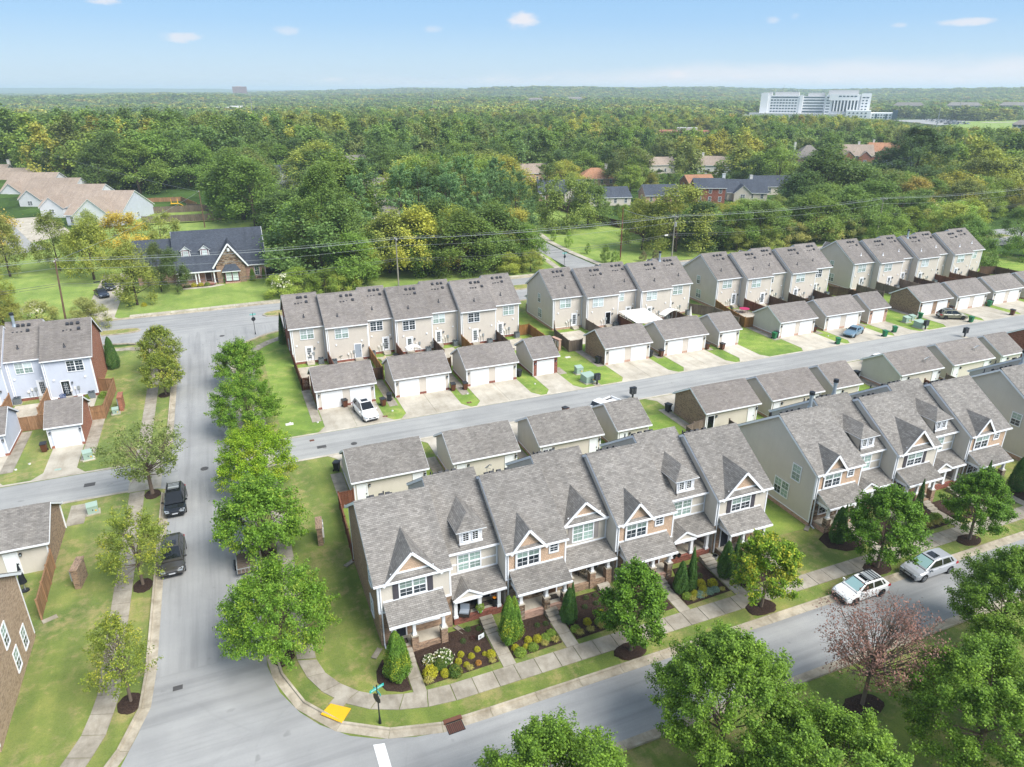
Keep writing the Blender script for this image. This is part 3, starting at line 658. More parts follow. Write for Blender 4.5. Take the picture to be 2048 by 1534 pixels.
for x0, x1, y0, y1 in [(6.9, 8.0, 79.8, 90.5), (16.6, 17.7, 80.8, 90), (26.2, 27.3, 80.8, 90), (41.3, 42.4, 82.4, 85), (47.6, 48.8, 83.0, 91), (57.6, 58.7, 82.6, 86), (79.5, 80.7, 82.5, 90), (66.6, 67.7, 82.6, 85), (98.3, 99.3, 82.5, 86), (88.2, 89.3, 82.2, 86), (110.7, 111.8, 82, 90),
                       (6.9, 8.1, 60.2, 66.4), (16.9, 18.1, 59.2, 66), (26.4, 27.5, 59.2, 66), (47.4, 48.6, 59.5, 67), (78.2, 79.4, 59.5, 66), (-17.6, -16.3, 79.5, 91), (-25, -23.8, 79.5, 90), (-17.1, -15.6, 66, 69.8)]: gwalk(x0, x1, y0, y1)

# mulch beds and the front paths with their steps
def bed(pts, name='mulch_bed', z=.05):
	b = MB(); n = len(pts); c = (sum(p[0] for p in pts) / n, sum(p[1] for p in pts) / n)
	inn = [((p[0] - c[0]) * .93 + c[0], (p[1] - c[1]) * .93 + c[1]) for p in pts]
	b.poly([(*p, z + .05) for p in inn], 'mulch')
	for i in range(n):
		j = (i + 1) % n; b.poly([(*pts[i], .006), (*pts[j], .006), (*inn[j], z + .05), (*inn[i], z + .05)], 'mulch')
	o = struct(name, b); return o
def blob(cx, cy, rx, ry, n=22, j=.1):
	return [(cx + rx * math.cos(t) * (1 + random.uniform(-j, j)), cy + ry * math.sin(t) * (1 + random.uniform(-j, j))) for t in [2 * math.pi * k / n for k in range(n)]]
bed([(5.5, 37.9), (5.35, 36.9), (5.75, 35.95), (6.7, 35.45), (7.35, 35.4), (7.35, 38.75), (6.9, 39.0), (6.1, 38.8)])
for x0, x1, yb in [(8.3, 13.68, 39.6), (14.75, 18.6, 38.7), (19.68, 23.7, 39.6), (24.8, 28.25, 38.7), (29.3, 33.55, 39.6), (34.7, 38.5, 38.7)]:
	bed([(x0, 35.35), (x1, 35.5), (x1, yb), (x0 + 1.5, yb), (x0 + 1.2, 38.7), (x0, 38.7)])
bed([(46.6, 38.8), (45.3, 38.2), (45.1, 36.9), (46.2, 35.9), (47.6, 35.7), (48.6, 36.2), (48.6, 38.6)])
for x0, x1 in [(49.7, 54.0), (54.9, 58.4), (59.4, 63.2), (64.2, 67.6), (68.6, 72.5), (78, 83)]: bed([(x0, 35.4), (x1, 35.45), (x1, 38.7), (x0, 38.7)])
def path(x0, x1, ytop, rise=.5, n=3):
	root = bpy.data.objects.new('front_path', None); COL.link(root); root['kind'] = 'structure'
	ys = [34.87, 36.0, 37.0]; 
	st = [ytop - .38 * k for k in range(n, -1, -1)]
	y = 34.87; m = st[0]; k = max(1, round((m - y) / 1.2)); L = (m - y) / k
	for i in range(k):
		b = MB(); b.box(x0, y + i * L + .01, 0, x1, y + (i + 1) * L - .01, .05 + .02 * i, 'walk'); obj('slab', b, root)
	for i in range(n):
		b = MB(); b.box(x0 - .02, st[i] + .004, 0, x1 + .02, st[i + 1] - .004, .05 + rise * (i + 1) / (n + .6), 'walk'); obj('step', b, root)
for x0, x1, yt in [(7.4, 8.25, 38.75), (13.75, 14.7, 39.75), (18.65, 19.6, 38.75), (23.75, 24.7, 39.75), (28.3, 29.25, 38.75), (33.6, 34.65, 39.75), (38.55, 39.5, 38.75), (48.7, 49.6, 38.75), (54.05, 54.9, 39.7), (58.45, 59.35, 38.7), (63.25, 64.15, 39.7), (67.65, 68.55, 38.7), (84, 85, 39)]: path(x0, x1, yt, n=3 if yt < 39 else 4)
# ---------------------------------------------------------------- townhouses
D_, ZE, SL = 10.6, 5.62, .65
def window_parts(parent, x, y, z, w, h, rz=0.0, double=True, lites=(2, 1), trim=.1, kinds=None, name='window', sash=True):
	"""double-hung window; local x,z is the lower left corner of the opening, facing -Y before rz"""
	def fr():
		b = MB(); t = trim; f = -.055
		b.box(-t, f, -t, 0, 0, h + t, 'white'); b.box(w, f, -t, w + t, 0, h + t, 'white'); b.box(0, f, h, w, 0, h + t, 'white'); b.box(0, f - .02, -t, w, 0, 0, 'white')
		n = 2 if double else 1; W = w / n
		if double: b.box(W - .06, f + .006, 0, W + .06, 0, h, 'white')
		for k in range(n):
			a = k * W + (.06 if k else 0); c = (k + 1) * W - (.06 if double and k == 0 else 0)
			if sash: b.box(a, -.042, h / 2 - .035, c, 0, h / 2 + .035, 'white')
			for lo, hi in (((h / 2 + .035, h), (0, h / 2 - .035)) if sash else ((0, h),)):
				for j in range(1, lites[0]):
					u = a + (c - a) * j / lites[0]; b.box(u - .012, -.03, lo, u + .012, 0, hi, 'white')
				for j in range(1, lites[1] + 1):
					if lites[1] > 0 and j <= lites[1]:
						v = lo + (hi - lo) * j / (lites[1] + 1); b.box(a, -.028, v - .012, c, 0, v + .012, 'white')
		return b.mesh(name)
	o = obj(name, cached(('win', w, h, double, lites, trim, sash, name), fr), parent, (x, y, z), rz)
	n = 2 if double else 1; W = w / n
	rows = ((h / 2, h, 0), (0, h / 2, 1)) if sash else ((0, h, 0),)
	for k in range(n):
		for lo, hi, r in rows:
			kd = (kinds[r] if kinds else ('blind' if r == 0 else random.choice(['glass', 'glass', 'blind'])))
			me = cached(('pane', W, hi - lo, kd), lambda: (lambda b: (b.box(.01, -.016, .01, W - .01, -.004, hi - lo - .01, kd), b.mesh('pane'))[1])(MB()))
			obj('pane', me, o, (k * W, 0, lo))
	return o

def door_parts(parent, x, y, z, w, h, rz=0.0, kind='glass', name='door'):
	def fr():
		b = MB(); t = .1
		b.box(-t, -.06, 0, 0, 0, h + t, 'white'); b.box(w, -.06, 0, w + t, 0, h + t, 'white'); b.box(0, -.06, h, w, 0, h + t, 'white')
		m = {'glass': 'white', 'white': 'white', 'dark': 'dark_door', 'open': 'doorglass', 'slider': 'doorglass', 'brown': 'brown_door', 'screen': 'cushion'}[kind]
		b.box(0, -.025, 0, w, 0, h, m)
		if kind in ('white', 'dark', 'brown'):
			for i in range(2):
				for j in range(3):
					b.box(w * (.14 + .42 * i), -.034, .15 + j * h * .32, w * (.44 + .42 * i), -.02, .15 + j * h * .32 + h * .24, m)
		return b.mesh(name)
	o = obj(name, cached(('door', w, h, kind, name), fr), parent, (x, y, z), rz)
	if kind in ('glass', 'slider'):
		me = cached(('dpane', w, h, kind), lambda: (lambda b: ([b.box(w * .2, -.034, .25, w * .8, -.024, h - .2, random.choice(['blind2', 'glass']))] + [b.box(w * .2 + w * .2 * i - .01, -.042, .25, w * .2 + w * .2 * i + .01, -.03, h - .2, 'white') for i in (1, 2)] + [b.box(w * .2, -.042, .25 + (h - .45) * i / 5 - .01, w * .8, -.03, .25 + (h - .45) * i / 5 + .01, 'white') for i in (1, 2, 3, 4)], b.mesh('pane'))[1])(MB()))
		obj('pane', me, o)
	if kind != 'open':
		me = cached('handle', lambda: (lambda b: (b.box(-.02, -.09, -.05, .06, -.03, .05, 'black'), b.mesh('handle'))[1])(MB()))
		obj('handle', me, o, (w * .9, 0, 1.0))
	return o

def lamp_part(parent, x, y, z, rz=0.0):
	def f():
		b = MB(); b.box(-.06, -.03, -.08, .06, 0, .08, 'black'); b.box(-.08, -.2, -.12, .08, -.06, .1, 'black'); b.box(-.06, -.205, -.09, .06, -.19, .06, 'lamp'); b.box(-.1, -.22, .1, .1, -.04, .14, 'black'); return b.mesh('wall_lamp')
	obj('wall_lamp', cached('wlamp', f), parent, (x, y, z), rz)

def pt(b, x0, x1, y, z0, z1, m, dy=.03): b.box(x0, y - dy, z0, x1, y, z1, m)

def gable_front(root, x0, x1, zb, za, face, pent, side_trim=True):
	xm = (x0 + x1) / 2; yr = (za - ZE) / SL; yf = -.3; k = (za - zb) / (xm - x0)
	xe0, xe1 = x0 - .22, x1 + .22; ze = za - k * (xm - xe0); yb = (ze - ZE) / SL
	b = MB()
	th = .09
	b.slab([(xe0, yf, ze + th), (xm, yf, za + th), (xm, yr + .12, za + th), (xe0, max(yb, yf + .02) + .1, ze + th)], th, 'shingle', 'shingle')
	b.slab([(xm, yf, za + th), (xe1, yf, ze + th), (xe1, max(yb, yf + .02) + .1, ze + th), (xm, yr + .12, za + th)], th, 'shingle', 'shingle')
	obj('gable_roof', b, root)
	b = MB(); zf = zb - .25
	b.poly([(x0, -.05, zf), (x1, -.05, zf), (x1, -.05, zb), (xm, -.05, za), (x0, -.05, zb)], face); obj('gable', b, root)
	b = MB()
	b.bar((xe0, yf - .02, ze - .02), (xm, yf - .02, za - .02), .04, .2, 'white', (0, 0, 1)); b.bar((xm, yf - .021, za - .02), (xe1, yf - .021, ze - .02), .04, .2, 'white', (0, 0, 1))
	if pent:
		b.box(x0 + .35, -.1, zb + .42, x1 - .35, -.05, zb + .55, 'white')
	obj('rake_board', b, root)
	if pent:
		b = MB(); i = .42 / k
		b.slab([(x0 - .1, -.28, zb + .1), (x1 + .1, -.28, zb + .1), (x1 - i, -.06, zb + .44), (x0 + i, -.06, zb + .44)], .05, 'shingle'); obj('pent_roof', b, root)

def hip_dormer(root, x0, x1):
	zb, zt, y = 5.88, 7.05, .18
	b = MB(); b.box(x0, y, zb - .35, x1, y + .02, zt, 'shake_w'); yl = (zt - ZE) / SL
	d = obj('dormer', b, root)
	b = MB()
	for x, s in ((x0, 1), (x1, -1)):
		p = [(x, y + .02, zb - .35), (x, y + .02, zt), (x, yl + .05, zt), (x, .05 + (zb - .35 - ZE) / SL, zb - .35)]
		b.poly(p if s > 0 else p[::-1], 'siding')
	obj('dormer_cheek', b, root)
	xm = (x0 + x1) / 2; e = .28; za = zt + .95; yr = (za - ZE) / SL; ya = y - e + 1.05
	b = MB(); z0 = zt + .02
	b.slab([(x0 - e, y - e, z0), (x1 + e, y - e, z0), (xm, ya, za)], .06, 'shingle', 'white')
	b.slab([(x0 - e, y - e, z0), (xm, ya, za), (xm, yr + .1, za), (x0 - e, yl + .12, z0)], .06, 'shingle', 'white')
	b.slab([(xm, ya, za), (x1 + e, y - e, z0), (x1 + e, yl + .12, z0), (xm, yr + .1, za)], .06, 'shingle', 'white')
	obj('dormer_roof', b, root)
	b = MB(); b.box(x0 - .04, y - .05, zb - .1, x1 + .04, y, zb + .06, 'white'); b.box(x0 - .2, y - .2, zt - .1, x1 + .2, y - .02, zt - .02, 'white'); obj('dormer_trim', b, root)
	w = .42
	for cx in (x0 + (x1 - x0) * .3, x0 + (x1 - x0) * .7):
		window_parts(root, cx - w / 2, y, zb + .2, w, .68, 0, False, (2, 3), .07, ('doorglass',), 'dormer_window', False)

def porch(root, x0, x1, zt, ze, ye, fl, style, posts, gable=None, bw=None):
	yf = ye + .35
	b = MB(); bm = bw or {'brick': 'brick_brown', 'stone': 'brick_pink', 'full': 'brick_red', 'red': 'brick_red'}[style]
	b.box(x0 + .05, yf, 0, x1 - .05, -.004, fl - .06, bm, 'bk'); b.box(x0 + .02, yf - .03, fl - .06, x1 - .02, yf + .22, fl + .012, bm); obj('porch_base', b, root)
	b = MB(); n = 2; W = (x1 - x0 - .08) / n
	for i in range(n): b.box(x0 + .04 + i * W + .006, yf + .22, fl - .06, x0 + .04 + (i + 1) * W - .006, -.004, fl, 'concrete')
	obj('porch_floor', b, root)
	b = MB(); sl = (zt - ze) / (0 - ye)
	b.slab([(x0 - .12, ye, ze), (x1 + .12, ye, ze), (x1 + .12, .0, zt), (x0 - .12, .0, zt)], .1, 'shingle', 'white'); obj('porch_roof', b, root)
	b = MB()
	b.box(x0 - .1, -.045, zt - .02, x1 + .1, 0, zt + .1, 'white'); b.box(x0 - .12, ye - .09, ze - .16, x1 + .12, ye + .01, ze - .01, 'white')   # ledger, gutter
	b.box(x0 + .02, yf + .02, ze - .34, x1 - .02, yf + .26, ze - .1, 'white')                                                     # beam
	for x in (x0 + .02, x1 - .14): b.box(x, yf + .26, ze - .34, x + .12, -.01, ze - .1, 'white')
	for x, sg in ((x0 + .04, 1), (x1 - .06, -1)):
		b.poly([(x, yf, ze - .1), (x, -.01, ze - .1), (x, -.01, zt - .12), (x, yf, ze - .08)][::-sg], 'siding')
	b.poly([(x0 + .06, -.01, ze - .12), (x1 - .06, -.01, ze - .12), (x1 - .06, yf + .1, ze - .12), (x0 + .06, yf + .1, ze - .12)], 'white')
	obj('porch_beam', b, root)
	for px in posts:
		b = MB(); cx, cy = px, yf + .14
		if style in ('brick', 'stone', 'red'):
			pm = {'brick': 'brick_brown', 'stone': 'stone', 'red': 'brick_brown'}[style]
			b.box(cx - .11, cy - .11, fl + .95, cx + .11, cy + .11, ze - .34, 'white'); b.box(cx - .15, cy - .15, fl + .95, cx + .15, cy + .15, fl + 1.08, 'white'); b.box(cx - .15, cy - .15, ze - .46, cx + .15, cy + .15, ze - .34, 'white')
			o = obj('column', b, root)
			q = MB(); q.box(cx - .24, cy - .24, 0, cx + .24, cy + .24, fl + .9, pm); q.box(cx - .27, cy - .27, fl + .9, cx + .27, cy + .27, fl + .95, 'concrete'); obj('pier', q, o)
		else:
			b.box(cx - .13, cy - .13, fl, cx + .13, cy + .13, ze - .34, 'white'); b.box(cx - .17, cy - .17, fl, cx + .17, cy + .17, fl + .2, 'white'); b.box(cx - .17, cy - .17, ze - .46, cx + .17, cy + .17, ze - .34, 'white')
			obj('column', b, root)
	if gable:
		gx0, gx1 = gable; xm = (gx0 + gx1) / 2; zb = ze - .02; za = ze + (xm - gx0) * .62; k = .62; yr = ye + (za - ze) / sl
		b = MB(); f = ye - .12
		b.slab([(gx0 - .1, f, zb + .05), (xm, f, za + .1), (xm, min(yr + .1, -.02), za + .1), (gx0 - .1, ye + .15, zb + .05)], .07, 'shingle', 'shingle')
		b.slab([(xm, f, za + .1), (gx1 + .1, f, zb + .05), (gx1 + .1, ye + .15, zb + .05), (xm, min(yr + .1, -.02), za + .1)], .07, 'shingle', 'shingle'); obj('porch_gable_roof', b, root)
		b = MB(); b.poly([(gx0, ye - .02, zb - .12), (gx1, ye - .02, zb - .12), (xm, ye - .02, za)], 'siding')
		b.bar((gx0 - .1, f - .01, zb - .02), (xm, f - .01, za + .02), .04, .16, 'white'); b.bar((xm, f - .011, za + .02), (gx1 + .1, f - .011, zb - .02), .04, .16, 'white'); b.box(gx0, ye - .1, zb - .26, gx1, ye - .02, zb - .12, 'white'); obj('porch_gable', b, root)

VENT = None
def vent_parts(root, w, seed, rear_off=0.0, flue=False, white_pipe=False):
	rg = random.Random(seed)
	def bx():
		b = MB(); b.box(-.2, -.2, 0, .2, .2, .06, 'vent'); b.box(-.16, -.2, .06, .16, .14, .2, 'vent'); return b.mesh('roof_vent')
	def sm():
		b = MB(); b.box(-.1, -.1, 0, .1, .1, .12, 'vent'); return b.mesh('small_vent')
	def pp(m):
		def f():
			b = MB(); b.cyl(0, 0, -.05, .5, .06, .06, 8, m); b.cyl(0, 0, -.05, .12, .2, .09, 8, m); return b.mesh('vent_pipe')
		return f
	zr = lambda y: ZE + SL * (D_ - y) + .1
	tilt = (-math.atan(SL), 0, 0)
	xs = w * rg.uniform(.2, .4)
	for i in range(3):
		o = obj('roof_vent', cached('rv', bx), root, (xs + i * rg.uniform(.55, .75), 6.05, zr(6.05))); o.rotation_euler = tilt
	o = obj('roof_vent', cached('rv', bx), root, (xs - rg.uniform(-.1, .3), 6.85, zr(6.85))); o.rotation_euler = tilt
	for i in range(3): obj('small_vent', cached('sv', sm), root, (xs + .8 + i * rg.uniform(.42, .5), 6.9 + rg.uniform(-.1, .1), zr(6.9) - .05))
	obj('vent_pipe', cached('vp' + str(white_pipe), pp('white' if white_pipe else 'vent')), root, (w * rg.uniform(.35, .7), 9.2, zr(9.2)))
	if flue:
		b = MB(); b.cyl(0, 0, -.2, 1.5, .17, .17, 12, 'steel'); b.cyl(0, 0, -.1, .25, .3, .2, 12, 'steel'); b.cyl(0, 0, 1.45, 1.75, .26, .26, 12, 'black'); b.cyl(0, 0, 1.2, 1.34, .21, .21, 12, 'steel')
		obj('flue', b, root, (w * .75, 5.9, zr(5.9) - .05))

def downspout(root, x, y, z, dy, m='white', kick=True):
	b = MB(); s = -1 if dy < 0 else 1
	b.box(x - .045, y - .04, .15, x + .045, y + .04, z - .35, m); b.bar((x, y, z - .32), (x, y + .32 * s, z - .08), .08, .08, m)
	if kick: b.bar((x, y, .18), (x, y + .45 * s, .06), .09, .08, m)
	obj('downspout', b, root)

def townhouse(label, x, y, w, rz=0.0, style='C', lower='stone', ends=(0, 0), emat=('siding', 'siding'), sid='siding', seed=0, rear=None, roof='shingle', group=None, flue=False, white_pipe=False, floor=.55):
	root = thing('townhouse', label, 'townhouse', (x, y, 0), rz, group)
	g = .006; a, c = g, w - g; d = D_; zr = ZE + SL * d / 2 - .03; ze = ZE - .03
	up = {'A': sid, 'B': sid, 'C': 'shake', 'D': sid, 'R': sid}[style]
	b = MB()
	b.poly([(a, 0, 0), (c, 0, 0), (c, 0, 2.95), (a, 0, 2.95)], lower); b.poly([(a, 0, 2.95), (c, 0, 2.95), (c, 0, ze), (a, 0, ze)], up)
	b.poly([(c, d, 0), (a, d, 0), (a, d, ze), (c, d, ze)], sid)
	b.poly([(a, d, 0), (a, 0, 0), (a, 0, ze), (a, d / 2, zr), (a, d, ze)], emat[0]); b.poly([(c, 0, 0), (c, d, 0), (c, d, ze), (c, d / 2, zr), (c, 0, ze)], emat[1])
	obj('wall', b, root)
	# roof: two slopes
	oL = .28 if ends[0] else .06; oR = .28 if ends[1] else .06; e = .25; t = .1
	zl = ZE - SL * e + t; zR = ZE + SL * d / 2 + t
	b = MB(); b.slab([(-oL, -e, zl), (w + oR, -e, zl), (w + oR, d / 2, zR), (-oL, d / 2, zR)], .07, roof)
	b.slab([(w + oR, d + e, zl), (-oL, d + e, zl), (-oL, d / 2, zR), (w + oR, d / 2, zR)], .07, roof); rf = obj('roof', b, root)
	b = MB(); n = int((w + oL + oR) / .3); L = (w + oL + oR) / n
	for i in range(n):
		x0 = -oL + i * L
		b.poly([(x0, d / 2 - .16, zR - .085), (x0 + L, d / 2 - .16, zR - .1), (x0 + L, d / 2, zR + .015), (x0, d / 2, zR + .03)], roof); b.poly([(x0 + L, d / 2 + .16, zR - .1), (x0, d / 2 + .16, zR - .085), (x0, d / 2, zR + .03), (x0 + L, d / 2, zR + .015)], roof)
		b.poly([(x0, d / 2 - .16, zR - .085), (x0, d / 2, zR + .03), (x0, d / 2 + .16, zR - .085)][::-1], roof)
	obj('ridge_cap', b, rf)
	for xx in (-oL - .01, w + oR - .05):
		for yy, q in ((-e, .02), (d + e, .021)): b = MB(); b.bar((xx + q, yy, zl - .17), (xx + q, d / 2, zR - .17), .045, .2, 'white', (0, 0, 1)); obj('rake_board', b, root)
	for y0, y1, ya, yb in ((-e - .11, -e, -e, 0), (d + e, d + e + .11, d, d + e)):
		b = MB(); b.box(-oL, y0, zl - .17, w + oR, y1, zl - .04, 'white'); b.box(-oL, ya, zl - .16, w + oR, yb, zl - .13, 'white'); obj('gutter', b, root)
	def cb(*q): obj('corner_board', box_mesh('corner_board', (0, 0, 0, round(q[3] - q[0], 3), round(q[4] - q[1], 3), round(q[5] - q[2], 3)), 'white'), root, q[:3])
	for xx in (0, w - .13): cb(xx, -.03, 2.95, xx + .13, .0, ze - .1); cb(xx, d, .35, xx + .13, d + .03, ze - .1)
	if ends[0]: cb(-.03, 0, .4 if not emat[0].startswith('brick') else 2.9, 0, .13, ze - .1); cb(-.03, d - .13, .35, 0, d, ze - .1)
	if ends[1]: cb(w, 0, .4, w + .03, .13, ze - .1); cb(w, d - .13, .35, w + .03, d, ze - .1)
	# foundation band
	fm = 'brick_rust' if lower in ('stone',) and False else ('brick_red' if rear and rear.get('found') == 'red' else 'brick_pink')
	b = MB(); b.box(a, d - .01, 0, c, d + .03, .38, fm); b.box(a, d - .01, .38, c, d + .045, .44, 'white')
	if ends[0] and not emat[0].startswith('brick'): b.box(-.03, 0, 0, .01, d, .42, fm); b.box(-.045, 0, .42, .01, d, .5, 'white')
	if ends[1] and not emat[1].startswith('brick'): b.box(w - .01, 0, 0, w + .03, d, .42, fm); b.box(w - .01, 0, .42, w + .045, d, .5, 'white')
	obj('foundation', b, root)
	rg = random.Random(seed + 5)
	# front
	fl = floor
	if style == 'A':
		gable_front(root, .62, 4.45, 5.55, 7.6, 'shake', True)
		window_parts(root, 1.6, 0, 3.93, 1.85, 1.28, kinds=('blind', 'glass'))
		for sx in (1.08, 3.6):
			b = MB(); b.box(sx, -.05, 3.85, sx + .4, 0, 5.28, 'shutter')
			for k in range(18): b.box(sx + .04, -.062, 3.92 + k * .075, sx + .36, -.048, 3.96 + k * .075, 'shutter')
			obj('shutter', b, root)
		porch(root, .45, 4.6, 3.78, 2.95, -1.72, fl, 'brick', (.75, 2.15, 4.3))
		door_parts(root, .85, 0, fl, .95, 2.05, kind='dark'); window_parts(root, 2.6, 0, fl + .75, 1.7, 1.3, kinds=('glass', 'glass'))
		lamp_part(root, 2.1, 0, fl + 1.7)
		b = MB(); pt(b, 0, w, 0, 2.88, 3.04, 'white', .05); obj('belt_board', b, root)
	elif style == 'B':
		hip_dormer(root, 1.15, 3.0)
		window_parts(root, 1.0, 0, 3.68, 1.72, 1.35, kinds=('blind', 'blind'))
		b = MB(); pt(b, 0, w, 0, 4.22, 4.36, 'white', .02); obj('belt_board', b, root)
		porch(root, .05, w - .1, 3.45, 2.62, -1.82, fl, 'full', (.25, 2.15, w - .45), (.05, 2.2))
		door_parts(root, 2.5, 0, fl, .95, 2.05, kind='dark'); window_parts(root, .5, 0, fl + .7, 1.5, 1.3, kinds=('glass', 'glass'))
		lamp_part(root, 3.7, 0, fl + 1.7)
	elif style == 'C':
		gable_front(root, .6, 3.1, 5.55, 7.1, 'shake', False)
		window_parts(root, .95, -.055, 3.93, 1.75, 1.5, kinds=('blind', 'glass'), trim=.16)
		window_parts(root, 3.68, 0, 4.5, .62, .85, 0, False, (2, 1), .12, ('glass', 'glass'))
		porch(root, .42, 4.7, 3.7, 2.78, -1.72, fl, 'stone', (.75, 2.85, 4.4))
		door_parts(root, 3.3, 0, fl, .95, 2.05, kind='brown'); window_parts(root, .95, 0, fl + .6, 1.7, 1.4, kinds=('glass', 'glass'))
		lamp_part(root, 4.5, 0, fl + 1.7)
		b = MB(); pt(b, 0, w, 0, 2.9, 3.02, 'white', .05); obj('belt_board', b, root)
	elif style == 'D':
		gable_front(root, .42, 4.05, 5.55, 7.3, 'shake', True)
		window_parts(root, 1.35, 0, 3.68, 1.75, 1.42, kinds=('blind', 'blind'))
		for sx in (.88, 3.25):
			b = MB(); b.box(sx, -.05, 3.6, sx + .36, 0, 5.15, 'shutter_l'); obj('shutter', b, root)
		porch(root, .05, w - .1, 3.32, 2.66, -1.9, fl, 'brick', (.45, 2.4, w - .5))
		door_parts(root, 2.75, 0, fl, .95, 2.05, kind='dark'); window_parts(root, .6, 0, fl + .7, 1.5, 1.3, kinds=('glass', 'glass'))
		lamp_part(root, 3.9, 0, fl + 1.7)
	elif style == 'R':       # seen from behind: a plain gabled front
		if seed % 2 == 0: gable_front(root, .6, 3.6, 5.55, 7.6, 'shake', True)
		window_parts(root, 1.2, 0, 3.8, 1.8, 1.3); door_parts(root, 1.2, 0, .5, .95, 2.05, kind='dark')
		porch(root, .4, w - .3, 3.6, 2.8, -1.7, .5, 'brick', (.7, w / 2, w - .6))
		b = MB(); pt(b, 0, w, 0, 2.9, 3.02, 'white', .05); obj('belt_board', b, root)
	# rear (faces +Y): coordinates measured from the rear's own left end as one looks at it
	rr = rear or {}
	def rx(u): return w - u
	for (u, z, ww, hh, dbl) in rr.get('win', [(1.4, 3.75, 1.75, 1.35, True)]):
		window_parts(root, rx(u), d, z, ww, hh, math.pi, dbl, (2, 1), .09, rr.get('kinds'))
	for (u, kd) in rr.get('door', [(3.1, 'glass')]):
		door_parts(root, rx(u), d, .45, .9, 2.05, math.pi, kind=kd); lamp_part(root, rx(u + 1.25), d, 2.2, math.pi)
		b = MB(); b.box(-1.0, 0, 0, .1, .75, .42, 'concrete'); b.box(-.95, .75, 0, .05, 1.05, .22, 'concrete'); obj('back_step', b, root, (rx(u), d, 0))
	um = rr.get('meter', w * .62)
	def met():
		b = MB(); b.box(-.16, 0, 1.2, .12, .12, 1.65, 'grey'); b.box(.3, 0, 1.25, .52, .1, 1.6, 'offwhite'); b.cyl(-.02, .07, .25, 1.2, .03, .03, 6, 'grey'); b.cyl(.4, .06, .25, 1.25, .025, .025, 6, 'grey'); b.box(.7, 0, 1.05, .95, .14, 1.3, 'offwhite'); b.cyl(.8, .07, .3, 1.05, .025, .025, 6, 'grey'); return b.mesh('meter_box')
	obj('meter_box', cached('meter', met), root, (rx(um), d, 0), 0)
	def cap():
		b = MB(); b.tube([(0, 0, 0), (0, .1, 0)], [.13, .12], 10, 'white'); return b.mesh('wall_vent')
	for k in range(2): obj('wall_vent', cached('wcap', cap), root, (rx(w * (.2 + .62 * k) + rg.uniform(-.3, .3)), d, 2.9 + rg.uniform(-.15, .15)))
	downspout(root, rx(.28), d + .06, ze, 1)
	if ends[0] or style in 'AC': downspout(root, .2, -.08, ze, -1, kick=bool(ends[0]))
	for side, lst in rr.get('side', {}).items():      # windows in an exposed gable end
		for (yy, z, ww, hh, dbl) in lst:
			if side == 'L': window_parts(root, 0, yy + ww, z, ww, hh, -math.pi / 2, dbl, (2, 1), .09)
			else: window_parts(root, w, yy, z, ww, hh, math.pi / 2, dbl, (2, 1), .09)
	vent_parts(root, w, seed, flue=flue, white_pipe=white_pipe)
	return root

S = 'front row facing the street'
g1 = 'townhouses of the row facing the street'; g2 = 'townhouses of the right-hand row facing the street'
Y0, Y1 = 40.1, 41.6
townhouse('brown brick end townhouse on the street corner, dark shutters under its tan gable', 6.4, Y0, 5.35, style='A', lower='brick_brown', ends=(1, 0), emat=('brick_brown', 'siding'), seed=1, group=g1, floor=.45,
          rear=dict(side={'L': [(2.1, 3.7, .9, 1.4, False), (2.2, .9, .9, 1.4, False)]}))
townhouse('townhouse with white hipped dormer and red brick porch, second from the street corner', 11.8, Y1, 4.15, style='B', lower='brick_red', seed=2, group=g1, floor=.6)
townhouse('tan shake and ledge stone townhouse, third from the street corner', 15.98, Y0, 5.05, style='C', seed=3, group=g1, floor=.6)
townhouse('townhouse with pale grey shutters under a wide tan gable, middle of the corner row', 21.05, Y1, 4.35, style='D', lower='brick_brown', seed=4, group=g1, floor=.6)
townhouse('tan shake and ledge stone townhouse behind the tall green street tree', 25.42, Y0, 5.4, style='C', seed=6, group=g1, floor=.6)
townhouse('townhouse with white hipped dormer and red chair on its porch', 30.84, Y1, 4.2, style='B', lower='brick_red', seed=7, group=g1, floor=.6)
townhouse('end townhouse with dark shutters behind the yellow-topped street tree', 35.06, Y0, 5.35, style='A', lower='brick_brown', ends=(0, 1), seed=8, group=g1, floor=.5)
townhouse('end townhouse with beige gable wall beside the green side lawn', 45.9, Y0, 5.35, style='C', ends=(1, 0), seed=9, group=g2, flue=True, rear=dict(side={'L': [(1.9, 3.65, .95, 1.5, False), (3.0, 1.3, 1.75, 1.5, True)]}))
townhouse('right-hand row townhouse with white hipped dormer next to its beige end house', 51.28, Y1, 4.2, style='B', lower='brick_red', seed=10, group=g2, flue=True)
townhouse('right-hand row townhouse with dark shutters between two hipped dormers', 55.5, Y0, 5.5, style='A', lower='brick_brown', seed=11, group=g2)
townhouse('right-hand row townhouse with white hipped dormer next to the far tan gable', 61.03, Y1, 4.3, style='B', lower='brick_red', seed=12, group=g2)
townhouse('tan shake townhouse at the far end of the right-hand row', 65.36, Y0, 5.4, style='C', ends=(0, 1), seed=13, group=g2)
g3 = 'townhouses at the right picture edge'
townhouse('end townhouse with large beige gable wall at the right picture edge', 76.2, Y0, 5.4, style='C', ends=(1, 0), seed=14, group=g3, flue=True, rear=dict(side={'L': [(2.0, 3.65, .95, 1.3, False)]}))
townhouse('second townhouse of the row at the right picture edge', 81.6, Y1, 4.3, style='B', lower='brick_red', seed=15, group=g3)
